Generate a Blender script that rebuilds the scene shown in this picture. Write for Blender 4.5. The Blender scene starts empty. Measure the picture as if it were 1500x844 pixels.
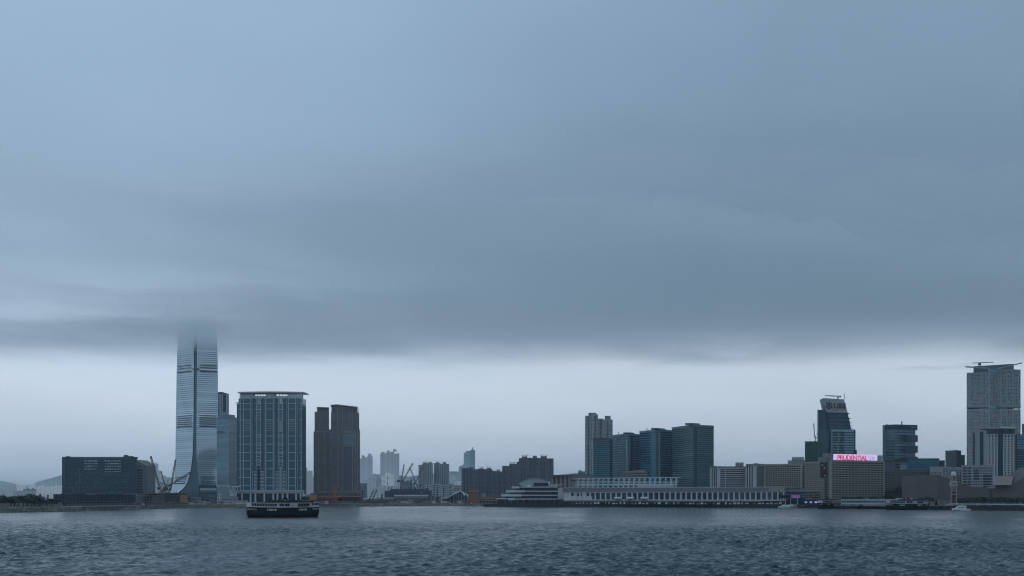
import bpy, bmesh, math, random
import numpy as np
from mathutils import Vector, Matrix
R = math.radians
random.seed(7)
scene = bpy.context.scene
COL = scene.collection

# ------------------------------------------------------------------ camera
F, YH, H = 1900.0, 729.0, 9.5          # focal length in photo pixels, horizon row, eye height (m)
cam_d = bpy.data.cameras.new('camera')
cam = bpy.data.objects.new('camera', cam_d); COL.objects.link(cam)
cam.location = (0, 0, H); cam.rotation_euler = (R(90), 0, 0)
cam_d.sensor_width = 36.0; cam_d.lens = F / 1500 * 36.0
cam_d.shift_y = (YH - 422.0) / 1500.0
cam_d.clip_start = 1.0; cam_d.clip_end = 40000.0
scene.camera = cam

# ------------------------------------------------------------------ render / exposure
vs = scene.view_settings
scene.display_settings.display_device = 'sRGB'
vs.view_transform = 'Standard'; vs.look = 'None'; vs.gamma = 1.0; vs.exposure = 0.0
vs.use_curve_mapping = False
cy = scene.cycles
DENOISE = True; cy.denoiser = 'OPENIMAGEDENOISE'; cy.denoising_input_passes = 'RGB_ALBEDO_NORMAL'; cy.denoising_prefilter = 'ACCURATE'
cy.max_bounces = 10; cy.diffuse_bounces = 2; cy.glossy_bounces = 3; cy.transmission_bounces = 2
cy.volume_bounces = 9; cy.transparent_max_bounces = 8
cy.caustics_reflective = False; cy.caustics_refractive = False
cy.use_denoising = DENOISE; cy.filter_width = 1.15
cy.volume_step_rate = 1.0; cy.volume_max_steps = 64

def lin(r, g, b):
    def c(v):
        v /= 255.0
        return v / 12.92 if v <= 0.04045 else ((v + 0.055) / 1.055) ** 2.4
    return (c(r), c(g), c(b), 1.0)

# ------------------------------------------------------------------ world: overcast Nishita sky under a cloud deck
SUN_EL, SUN_AZ = R(42), R(212)          # azimuth from +Y (the view direction) towards +X
world = bpy.data.worlds.new('World'); scene.world = world; world.use_nodes = True
def build_world():
    nt = world.node_tree; nt.nodes.clear(); N, L = nt.nodes.new, nt.links.new
    def math_(op, a=None, b=None, clamp=False):
        n = N('ShaderNodeMath'); n.operation = op; n.use_clamp = clamp
        for i, v in enumerate((a, b)):
            if v is None: continue
            if isinstance(v, (int, float)): n.inputs[i].default_value = v
            else: L(v, n.inputs[i])
        return n.outputs[0]
    tc = N('ShaderNodeTexCoord')
    nrm = N('ShaderNodeVectorMath'); nrm.operation = 'NORMALIZE'; L(tc.outputs['Generated'], nrm.inputs[0])
    sep = N('ShaderNodeSeparateXYZ'); L(nrm.outputs[0], sep.inputs[0])
    x, y, z = sep.outputs
    zz = math_('MAXIMUM', z, 0.0)
    den = math_('ADD', zz, 0.16)
    cmb = N('ShaderNodeCombineXYZ'); L(math_('DIVIDE', x, den), cmb.inputs[0]); L(math_('DIVIDE', y, den), cmb.inputs[1])
    def noise(scale, detail, rough, off):
        mp = N('ShaderNodeMapping'); mp.inputs['Location'].default_value = off; L(cmb.outputs[0], mp.inputs['Vector'])
        n = N('ShaderNodeTexNoise'); n.inputs['Scale'].default_value = scale; n.inputs['Detail'].default_value = detail
        n.inputs['Roughness'].default_value = rough; L(mp.outputs[0], n.inputs['Vector'])
        return math_('SUBTRACT', n.outputs['Fac'], 0.5)
    n1 = noise(0.55, 4.0, 0.5, (3.1, 0.4, 0.0))
    n2 = noise(1.9, 5.0, 0.55, (0.3, 2.7, 0.0))
    wamp = math_('MULTIPLY', math_('MINIMUM', zz, 0.16), 0.62)
    warp = math_('ADD', math_('MULTIPLY', n1, wamp), math_('MULTIPLY', n2, math_('MULTIPLY', wamp, 0.6)))
    e = math_('ADD', zz, warp)
    def ramp(stops):
        r = N('ShaderNodeValToRGB'); cr = r.color_ramp; cr.interpolation = 'B_SPLINE'
        L(math_('MULTIPLY', e, 2.0, True), r.inputs[0])
        while len(cr.elements) < len(stops): cr.elements.new(0.5)
        for el, (p, c) in zip(cr.elements, stops):
            el.position = min(1.0, p * 2.0); el.color = lin(*c)
        return r.outputs[0]
    left = ramp(SKY_LEFT); right = ramp(SKY_RIGHT)
    mr = N('ShaderNodeMapRange'); mr.interpolation_type = 'SMOOTHSTEP'
    mr.inputs['From Min'].default_value = -0.30; mr.inputs['From Max'].default_value = 0.24
    L(math_('ADD', x, math_('MULTIPLY', n1, 0.25)), mr.inputs['Value'])
    mx = N('ShaderNodeMix'); mx.data_type = 'RGBA'
    L(mr.outputs[0], mx.inputs['Factor']); L(left, mx.inputs['A']); L(right, mx.inputs['B'])
    mot = math_('ADD', 1.0, math_('MULTIPLY', n2, 0.10))
    mul = N('ShaderNodeVectorMath'); mul.operation = 'SCALE'
    L(mx.outputs['Result'], mul.inputs[0]); L(mot, mul.inputs['Scale'])
    bgc = N('ShaderNodeBackground'); L(mul.outputs[0], bgc.inputs['Color']); bgc.inputs['Strength'].default_value = SKY_GAIN
    sky = N('ShaderNodeTexSky'); sky.sky_type = 'NISHITA'; sky.sun_disc = False
    sky.sun_elevation = SUN_EL; sky.sun_rotation = SUN_AZ; sky.air_density = 1.6; sky.dust_density = 4.0
    bgs = N('ShaderNodeBackground'); L(sky.outputs[0], bgs.inputs['Color']); bgs.inputs['Strength'].default_value = 0.05
    ms = N('ShaderNodeMixShader'); ms.inputs[0].default_value = 0.94      # cloud cover
    L(bgs.outputs[0], ms.inputs[1]); L(bgc.outputs[0], ms.inputs[2])
    out = N('ShaderNodeOutputWorld'); L(ms.outputs[0], out.inputs['Surface'])
SKY_GAIN = 1.16
SKY_LEFT = [(0.0, (160, 178, 198)), (0.05, (190, 205, 221)), (0.085, (203, 217, 231)), (0.118, (190, 209, 228)),
            (0.15, (164, 187, 211)), (0.20, (146, 170, 195)), (0.27, (142, 167, 192)), (0.37, (154, 180, 205)), (0.5, (156, 181, 205))]
SKY_RIGHT = [(0.0, (155, 172, 190)), (0.05, (182, 196, 212)), (0.085, (196, 209, 223)), (0.115, (176, 192, 209)),
             (0.14, (138, 158, 180)), (0.17, (112, 133, 155)), (0.22, (106, 130, 153)), (0.30, (112, 139, 162)), (0.5, (140, 163, 186))]
build_world()
world.cycles.sampling_method = 'MANUAL'; world.cycles.sample_map_resolution = 512

sun_d = bpy.data.lights.new('sun', 'SUN'); sun_d.energy = 0.6; sun_d.angle = R(45); sun_d.color = (1.0, 0.98, 0.96)
sun = bpy.data.objects.new('sun', sun_d); COL.objects.link(sun)
sdir = Vector((math.sin(SUN_AZ) * math.cos(SUN_EL), math.cos(SUN_AZ) * math.cos(SUN_EL), math.sin(SUN_EL)))
sun.rotation_euler = (-sdir).to_track_quat('-Z', 'Y').to_euler(); sun.location = (0, 0, 600)

# ------------------------------------------------------------------ materials
def mat(name, col, rough=0.8, metal=0.0, mottle=0.12, scale=0.15, vary=0.0, spec=0.4, bump=0.0, bscale=2.0, ior=None, streak=0.0):
    """col = real base colour (linear). mottle: weathering noise; vary: piece-to-piece tone; streak: vertical rain streaks."""
    m = bpy.data.materials.new(name); m.use_nodes = True
    nt = m.node_tree; N, L = nt.nodes.new, nt.links.new
    b = nt.nodes['Principled BSDF']
    b.inputs['Roughness'].default_value = rough; b.inputs['Metallic'].default_value = metal
    b.inputs['Specular IOR Level'].default_value = spec
    if ior: b.inputs['IOR'].default_value = ior
    geo = N('ShaderNodeNewGeometry')
    base = N('ShaderNodeRGB'); base.outputs[0].default_value = (*col, 1)
    nz = N('ShaderNodeTexNoise'); nz.inputs['Scale'].default_value = scale; nz.inputs['Detail'].default_value = 5
    L(geo.outputs['Position'], nz.inputs['Vector'])
    fac = nz.outputs['Fac']
    def mth(op, a, bb):
        n = N('ShaderNodeMath'); n.operation = op
        for i, v in enumerate((a, bb)):
            if isinstance(v, (int, float)): n.inputs[i].default_value = v
            else: L(v, n.inputs[i])
        return n.outputs[0]
    k = mth('ADD', 1.0 - mottle, mth('MULTIPLY', fac, 2 * mottle))
    if streak:
        mp = N('ShaderNodeMapping'); mp.inputs['Scale'].default_value = (1.2, 1.2, 0.05); L(geo.outputs['Position'], mp.inputs['Vector'])
        n2 = N('ShaderNodeTexNoise'); n2.inputs['Scale'].default_value = 0.5; n2.inputs['Detail'].default_value = 4; L(mp.outputs[0], n2.inputs['Vector'])
        k = mth('MULTIPLY', k, mth('ADD', 1.0 - streak, mth('MULTIPLY', n2.outputs['Fac'], 2 * streak)))
    if vary:
        oi = N('ShaderNodeObjectInfo')
        rr = mth('FRACT', mth('ADD', oi.outputs['Random'], mth('MULTIPLY', geo.outputs['Random Per Island'], 3.7)), 0.0)
        rr = mth('POWER', rr, 2.5)
        k = mth('MULTIPLY', k, mth('ADD', 1.0 - 0.35 * vary, mth('MULTIPLY', rr, 2.2 * vary)))
    sc = N('ShaderNodeVectorMath'); sc.operation = 'SCALE'; L(base.outputs[0], sc.inputs[0]); L(k, sc.inputs['Scale'])
    L(sc.outputs[0], b.inputs['Base Color'])
    if bump:
        bn = N('ShaderNodeTexNoise'); bn.inputs['Scale'].default_value = bscale; bn.inputs['Detail'].default_value = 4
        L(geo.outputs['Position'], bn.inputs['Vector'])
        bp = N('ShaderNodeBump'); bp.inputs['Strength'].default_value = bump; bp.inputs['Distance'].default_value = 0.3
        L(bn.outputs['Fac'], bp.inputs['Height']); L(bp.outputs[0], b.inputs['Normal'])
    return m

M = {}
M['pane'] = mat('pane', (0.012, 0.022, 0.030), 0.15, vary=1.2, spec=0.5)
M['pane_teal'] = mat('pane_teal', (0.010, 0.045, 0.055), 0.15, vary=0.9, spec=0.5)
M['pane_black'] = mat('pane_black', (0.004, 0.006, 0.008), 0.2, vary=0.8, spec=0.4)
M['pane_pale'] = mat('pane_pale', (0.20, 0.27, 0.31), 0.3, vary=0.5)
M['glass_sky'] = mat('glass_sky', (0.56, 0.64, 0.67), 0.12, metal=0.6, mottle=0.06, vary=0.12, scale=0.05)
M['glass_dark'] = mat('glass_dark', (0.034, 0.105, 0.145), 0.12, metal=0.2, mottle=0.1, spec=0.5)
M['glass_louvre'] = mat('glass_louvre', (0.045, 0.065, 0.08), 0.5, mottle=0.1)
M['glass_blue'] = mat('glass_blue', (0.014, 0.095, 0.135), 0.2, metal=0.05, vary=0.5, spec=0.3)
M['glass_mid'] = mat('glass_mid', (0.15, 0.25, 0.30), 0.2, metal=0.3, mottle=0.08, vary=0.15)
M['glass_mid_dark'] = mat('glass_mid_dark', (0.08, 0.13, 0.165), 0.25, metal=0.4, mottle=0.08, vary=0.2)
M['glass_teal'] = mat('glass_teal', (0.003, 0.064, 0.092), 0.2, metal=0.0, vary=0.35, spec=0.3)
M['glass_navy'] = mat('glass_navy', (0.001, 0.030, 0.058), 0.2, metal=0.0, vary=0.35, spec=0.22)
M['glass_green'] = mat('glass_green', (0.012, 0.052, 0.062), 0.25, metal=0.0, vary=0.5, spec=0.25)
M['spandrel_navy'] = mat('spandrel_navy', (0.058, 0.178, 0.245), 0.5, vary=0.3, mottle=0.08)
M['spandrel_teal'] = mat('spandrel_teal', (0.028, 0.175, 0.235), 0.5, vary=0.3)
M['spandrel_green'] = mat('spandrel_green', (0.100, 0.170, 0.182), 0.6, vary=0.35)
M['frame_white'] = mat('frame_white', (0.46, 0.54, 0.58), 0.5, streak=0.08)
M['frame_grey'] = mat('frame_grey', (0.30, 0.34, 0.37), 0.5)
M['white'] = mat('white', (0.58, 0.61, 0.63), 0.6, streak=0.10)
M['offwhite'] = mat('offwhite', (0.50, 0.52, 0.52), 0.75, streak=0.14)
M['cream'] = mat('cream', (0.29, 0.275, 0.245), 0.85, streak=0.14, bump=0.2)
M['cream_dark'] = mat('cream_dark', (0.20, 0.19, 0.175), 0.85, streak=0.16)
M['hotel_grey'] = mat('hotel_grey', (0.30, 0.32, 0.34), 0.8, streak=0.12)
M['concrete'] = mat('concrete', (0.20, 0.20, 0.195), 0.9, streak=0.18)
M['concrete_dark'] = mat('concrete_dark', (0.10, 0.11, 0.12), 0.9, streak=0.18)
M['dark_ceramic'] = mat('dark_ceramic', (0.034, 0.070, 0.098), 0.5, mottle=0.15)
M['dark_fin'] = mat('dark_fin', (0.062, 0.105, 0.140), 0.45, mottle=0.15, vary=0.3)
M['podium_dark'] = mat('podium_dark', (0.006, 0.022, 0.036), 0.5, spec=0.2)
M['brown_tile'] = mat('brown_tile', (0.165, 0.155, 0.155), 0.7, streak=0.12)
M['brown_rib'] = mat('brown_rib', (0.31, 0.29, 0.28), 0.7, streak=0.12)
M['brown_dark'] = mat('brown_dark', (0.060, 0.052, 0.055), 0.7)
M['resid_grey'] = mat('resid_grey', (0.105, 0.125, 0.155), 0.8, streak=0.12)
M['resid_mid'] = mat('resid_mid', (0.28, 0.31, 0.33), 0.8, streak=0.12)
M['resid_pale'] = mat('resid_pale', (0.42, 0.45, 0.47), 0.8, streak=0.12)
M['resid_white'] = mat('resid_white', (0.86, 0.87, 0.87), 0.8, streak=0.08)
M['pink_tile'] = mat('pink_tile', (0.115, 0.098, 0.100), 0.75, streak=0.08, mottle=0.08)
M['pink_light'] = mat('pink_light', (0.24, 0.20, 0.19), 0.7)
M['brick'] = mat('brick', (0.20, 0.105, 0.070), 0.85, streak=0.15)
M['brick_light'] = mat('brick_light', (0.30, 0.19, 0.14), 0.85)
M['clock_brick'] = mat('clock_brick', (0.105, 0.048, 0.043), 0.85)
M['stone'] = mat('stone', (0.36, 0.35, 0.33), 0.8)
M['roof_grey'] = mat('roof_grey', (0.16, 0.175, 0.185), 0.6)
M['shell_grey'] = mat('shell_grey', (0.34, 0.36, 0.37), 0.5)
M['roof_pale'] = mat('roof_pale', (0.55, 0.58, 0.60), 0.5)
M['roof_orange'] = mat('roof_orange', (0.42, 0.11, 0.065), 0.7)
M['orange_net'] = mat('orange_net', (0.36, 0.19, 0.075), 0.9, mottle=0.3, scale=0.6)
M['green_net'] = mat('green_net', (0.006, 0.060, 0.045), 0.9, mottle=0.3, scale=0.3)
M['purple_hoard'] = mat('purple_hoard', (0.048, 0.052, 0.095), 0.7)
M['steel_dark'] = mat('steel_dark', (0.045, 0.047, 0.050), 0.6)
M['crane_paint'] = mat('crane_paint', (0.13, 0.115, 0.10), 0.6)
M['crane_orange'] = mat('crane_orange', (0.40, 0.12, 0.05), 0.6)
M['hull_green'] = mat('hull_green', (0.002, 0.010, 0.008), 0.6, spec=0.1)
M['hull_black'] = mat('hull_black', (0.003, 0.003, 0.004), 0.6, spec=0.1)
M['dark_roof'] = mat('dark_roof', (0.014, 0.014, 0.017), 0.7)
M['boat_white'] = mat('boat_white', (0.47, 0.50, 0.52), 0.4, mottle=0.06)
M['boat_grey'] = mat('boat_grey', (0.36, 0.39, 0.41), 0.5)
M['maroon'] = mat('maroon', (0.12, 0.02, 0.025), 0.5)
M['red_text'] = mat('red_text', (0.10, 0.012, 0.015), 0.6)
M['ink'] = mat('ink', (0.015, 0.020, 0.026), 0.6)
M['purple_screen'] = mat('purple_screen', (0.17, 0.09, 0.24), 0.5, mottle=0.3, scale=0.8)
M['trunk'] = mat('trunk', (0.06, 0.05, 0.04), 0.9)
M['foliage'] = mat('foliage', (0.020, 0.036, 0.026), 0.8, vary=0.8, mottle=0.3, scale=0.4)
M['earth'] = mat('earth', (0.11, 0.105, 0.095), 0.95, mottle=0.4, scale=0.05, bump=0.5)
M['quay'] = mat('quay', (0.030, 0.034, 0.038), 0.9, streak=0.2, bump=0.4)
M['rock'] = mat('rock', (0.20, 0.19, 0.165), 0.95, mottle=0.35, scale=0.25, bump=0.8, bscale=0.7, vary=0.4)
M['hill'] = mat('hill', (0.045, 0.060, 0.060), 0.95, mottle=0.35, scale=0.004)
M['car_red'] = mat('car_red', (0.30, 0.06, 0.04), 0.4)
M['tarp_teal'] = mat('tarp_teal', (0.10, 0.40, 0.38), 0.7)

def emit(name, col, strength):
    m = bpy.data.materials.new(name); m.use_nodes = True
    nt = m.node_tree; b = nt.nodes['Principled BSDF']
    b.inputs['Base Color'].default_value = (0.02, 0.02, 0.02, 1)
    nz = nt.nodes.new('ShaderNodeTexNoise'); nz.inputs['Scale'].default_value = 0.6
    g = nt.nodes.new('ShaderNodeNewGeometry'); nt.links.new(g.outputs['Position'], nz.inputs['Vector'])
    mr = nt.nodes.new('ShaderNodeMapRange'); mr.inputs['To Min'].default_value = 0.9 * strength; mr.inputs['To Max'].default_value = 1.1 * strength
    nt.links.new(nz.outputs['Fac'], mr.inputs['Value']); nt.links.new(mr.outputs[0], b.inputs['Emission Strength'])
    b.inputs['Emission Color'].default_value = (*col, 1)
    return m
M['led_lilac'] = emit('led_lilac', (0.66, 0.55, 0.93), 0.95)
M['led_red'] = emit('led_red', (0.72, 0.006, 0.10), 0.85)
M['led_blue'] = emit('led_blue', (0.25, 0.38, 0.85), 0.65)
M['led_pink'] = emit('led_pink', (0.62, 0.42, 0.80), 0.65)
M['led_violet'] = emit('led_violet', (0.26, 0.13, 0.40), 0.4)
M['lamp_warm'] = emit('lamp_warm', (1.0, 0.72, 0.45), 1.0)
M['lamp_cool'] = emit('lamp_cool', (0.62, 0.82, 0.92), 0.35)

# ------------------------------------------------------------------ helpers
def X(px, Y): return (px - 750.0) / F * Y
def Z(py, Y): return H + (YH - py) / F * Y
def P(px, Y): return Vector((X(px, Y), Y))

class MB:
    """Collects solid pieces into one mesh."""
    def __init__(s): s.v = []; s.f = []; s.m = []; s.mats = []
    def mi(s, m):
        if m not in s.mats: s.mats.append(m)
        return s.mats.index(m)
    def add(s, v, f, m):
        o = len(s.v); s.v += [tuple(q) for q in v]; s.f += [tuple(i + o for i in q) for q in f]; s.m += [s.mi(m)] * len(f)
    def box(s, c, size, m, rz=0.0):
        ca, sa = math.cos(rz), math.sin(rz); v = []
        for dz in (-.5, .5):
            for dx, dy in ((-.5, -.5), (.5, -.5), (.5, .5), (-.5, .5)):
                x, y = dx * size[0], dy * size[1]
                v.append((c[0] + x * ca - y * sa, c[1] + x * sa + y * ca, c[2] + dz * size[2]))
        s.add(v, BOXF, m)
    def hexa(s, v8, m): s.add(v8, BOXF, m)
    def bar(s, a, b, w, m, h=None):
        a, b = Vector(a), Vector(b); d = b - a
        if d.length < 1e-6: return
        d.normalize(); up = Vector((0, 0, 1)) if abs(d.z) < .95 else Vector((0, 1, 0))
        sx = d.cross(up).normalized() * (w / 2); sy = sx.cross(d).normalized() * ((h or w) / 2)
        v = [p + i * sx + j * sy for p in (a, b) for i, j in ((-1, -1), (1, -1), (1, 1), (-1, 1))]
        s.add(v, BOXF, m)
    def cyl(s, a, b, r0, r1, m, n=10):
        a, b = Vector(a), Vector(b); d = (b - a).normalized()
        up = Vector((0, 0, 1)) if abs(d.z) < .95 else Vector((1, 0, 0))
        u = d.cross(up).normalized(); w = d.cross(u)
        v = []
        for p, r in ((a, r0), (b, r1)):
            for i in range(n):
                t = 2 * math.pi * i / n; v.append(p + (u * math.cos(t) + w * math.sin(t)) * r)
        f = [(i, (i + 1) % n, n + (i + 1) % n, n + i) for i in range(n)] + [tuple(range(n))[::-1], tuple(range(n, 2 * n))]
        s.add(v, f, m)
    def lattice(s, a, b, w, t, m, step=None):
        """three-chord lattice truss from a to b"""
        a, b = Vector(a), Vector(b); d = b - a; Ln = d.length; d.normalize()
        up = Vector((0, 0, 1)) if abs(d.z) < .95 else Vector((0, 1, 0))
        u = d.cross(up).normalized(); v = u.cross(d).normalized()
        offs = [u * w / 2 - v * w / 3, -u * w / 2 - v * w / 3, v * w * .66]
        for o in offs: s.bar(a + o, b + o, t, m)
        n = max(2, int(Ln / (step or 1.6 * w)))
        for i in range(n):
            for j in range(3):
                s.bar(a + offs[j] + d * (Ln * i / n), a + offs[(j + 1) % 3] + d * (Ln * (i + 1) / n), t * .7, m)
    def prism(s, pts, z0, z1, m):
        n = len(pts)
        zt = z1 if isinstance(z1, (list, tuple)) else [z1] * n
        zb = z0 if isinstance(z0, (list, tuple)) else [z0] * n
        v = [(p[0], p[1], zb[i]) for i, p in enumerate(pts)] + [(p[0], p[1], zt[i]) for i, p in enumerate(pts)]
        s.add(v, [(i, (i + 1) % n, n + (i + 1) % n, n + i) for i in range(n)] + [tuple(range(n))[::-1], tuple(range(n, 2 * n))], m)
BOXF = [(0, 1, 5, 4), (1, 2, 6, 5), (2, 3, 7, 6), (3, 0, 4, 7), (4, 5, 6, 7), (3, 2, 1, 0)]

def mesh_of(name, mb, off=(0, 0, 0)):
    me = bpy.data.meshes.new(name)
    ox, oy, oz = off
    me.from_pydata([(x - ox, y - oy, z - oz) for x, y, z in mb.v], [], mb.f)
    for m in mb.mats: me.materials.append(M[m])
    if len(mb.mats) > 1: me.polygons.foreach_set('material_index', mb.m)
    me.update()
    bm = bmesh.new(); bm.from_mesh(me); bmesh.ops.recalc_face_normals(bm, faces=bm.faces); bm.to_mesh(me); bm.free()
    return me
UNIT = {}
def unit(m):
    if m not in UNIT:
        b = MB(); b.box((0, 0, 0), (1, 1, 1), m); UNIT[m] = mesh_of('block_' + m, b)
    return UNIT[m]

class Thing:
    def __init__(s, name, label, cat, loc=(0, 0, 0), group=None, rz=0.0):
        s.o = bpy.data.objects.new(name, None); COL.objects.link(s.o); s.o.empty_display_size = 2
        s.o.location = loc; s.o.rotation_euler = (0, 0, rz); s.off = Vector(loc) if rz == 0 else Vector((0, 0, 0))
        s.o['label'] = label; s.o['category'] = cat
        if group: s.o['group'] = group
    def child(s, name, me, parent=None, kind=None, label=None):
        o = bpy.data.objects.new(name, me); COL.objects.link(o); o.parent = parent or s.o
        if kind: o['kind'] = kind
        if label: o['label'] = label
        return o
    def part(s, name, mb, parent=None, kind=None, label=None):
        return s.child(name, mesh_of(name, mb, s.off), parent, kind, label)
    def block(s, name, m, c, size, rz=0.0, parent=None, label=None):
        """one box piece sharing the unit mesh of its material (world coordinates)"""
        o = s.child(name, unit(m), parent, None, label)
        o.location = Vector(c) - s.off; o.scale = size; o.rotation_euler = (0, 0, rz)
        return o
    def solid(s, name, m, pts, z0, z1, parent=None, label=None):
        b = MB(); b.prism(pts, z0, z1, m); return s.part(name, b, parent, label=label)
    def pbox(s, name, m, px0, px1, py0, py1, Y, dep, parent=None, label=None):
        """box facing the viewer: photo columns, rows and distance"""
        return s.solid(name, m, foot(px0, px1, Y, dep), Z(py1, Y), Z(py0, Y), parent, label)
    def face(s, A, B): return Face(s, A, B)

def foot(px0, px1, Y, dep, Y1=None):
    A, B = P(px0, Y), P(px1, Y if Y1 is None else Y1)
    m = (A + B) / 2; s = (m.length + dep) / m.length; i = (B - A) * .012      # sides run straight back from the pier
    return [A, B, B * s - i, A * s + i]

class Face:
    """One wall of a building between plan points A and B (seen from outside, A at the viewer's left)."""
    def __init__(s, t, A, B):
        s.t, s.A, s.B = t, Vector(A), Vector(B); d = s.B - s.A; s.L = d.length; s.d = d / s.L
        s.n = Vector((s.d.y, -s.d.x)); s.rz = math.atan2(s.d.y, s.d.x)
    def at(s, u, out, z): p = s.A + s.d * (u * s.L) + s.n * out; return (p.x, p.y, z)
    def block(s, name, m, u0, u1, z0, z1, out=0.3, th=1.0, label=None):
        return s.t.block(name, m, s.at((u0 + u1) / 2, out - th / 2, (z0 + z1) / 2), ((u1 - u0) * s.L, th, z1 - z0), s.rz, label=label)
    def bands(s, name, m, n, z0, z1, frac, u0=0.0, u1=1.0, out=0.4, th=0.8, ph=0.0):
        h = (z1 - z0) / n
        for i in range(n):
            a = z0 + (i + ph) * h; s.block(name, m, u0, u1, a, a + h * frac, out, th)
    def ribs(s, name, m, us, w, z0, z1, out=0.5, th=1.0):
        k = w / s.L / 2
        for u in us: s.block(name, m, u - k, u + k, z0, z1, out, th)
    def windows(s, m, nu, nz, z0, z1, fu=0.6, fz=0.5, u0=0.0, u1=1.0, out=0.12, name='window', skip=None):
        du, dz = (u1 - u0) / nu, (z1 - z0) / nz
        for i in range(nu):
            for j in range(nz):
                if skip and skip(i, j): continue
                a, z = u0 + (i + .5) * du, z0 + (j + .5) * dz
                s.block(name, m, a - du * fu / 2, a + du * fu / 2, z - dz * fz / 2, z + dz * fz / 2, out, 0.3)
    def grid(s, name, m, nu, nz, z0, z1, fu=0.6, fz=0.5, u0=0.0, u1=1.0, out=0.15, mb=None, keep=1.0, jit=0.0):
        """many small windows joined into one part"""
        b = mb or MB(); du, dz = (u1 - u0) / nu, (z1 - z0) / nz
        for i in range(nu):
            for j in range(nz):
                if keep < 1 and random.random() > keep: continue
                a, z = u0 + (i + .5) * du, z0 + (j + .5) * dz
                w = fu * (1 + random.uniform(-jit, jit)); h = fz * (1 + random.uniform(-jit, jit))
                v = []
                for o in (0.0, out):
                    for uu, z_ in ((a - du * w / 2, z - dz * h / 2), (a + du * w / 2, z - dz * h / 2), (a + du * w / 2, z + dz * h / 2), (a - du * w / 2, z + dz * h / 2)):
                        v.append(s.at(uu, o, z_))
                b.add(v, [(4, 5, 6, 7), (0, 1, 5, 4), (1, 2, 6, 5), (2, 3, 7, 6), (3, 0, 4, 7)], m)
        if mb is None: return s.t.part(name, b, kind='stuff')
        return b

def thing_mesh(name, mb, label, cat, loc=(0, 0, 0), group=None):
    o = bpy.data.objects.new(name, mesh_of(name, mb, loc)); COL.objects.link(o); o.location = loc
    o['label'] = label; o['category'] = cat
    if group: o['group'] = group
    return o
def struct(name, me, kind='structure'):
    o = bpy.data.objects.new(name, me); COL.objects.link(o); o['kind'] = kind; return o
def copy_tree(o, loc=None, rz=None, label=None, group=None, scale=None):
    kids = list(o.children); c = o.copy(); COL.objects.link(c)
    if loc is not None: c.location = loc
    if rz is not None: c.rotation_euler = (0, 0, rz)
    if scale is not None: c.scale = scale
    if label: c['label'] = label
    if group: c['group'] = group
    def rec(src, dst):
        for k in src:
            kk = list(k.children); q = k.copy(); COL.objects.link(q); q.parent = dst; rec(kk, q)
    rec(kids, c)
    return c
G0 = 3.0     # level of the reclaimed land

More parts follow.
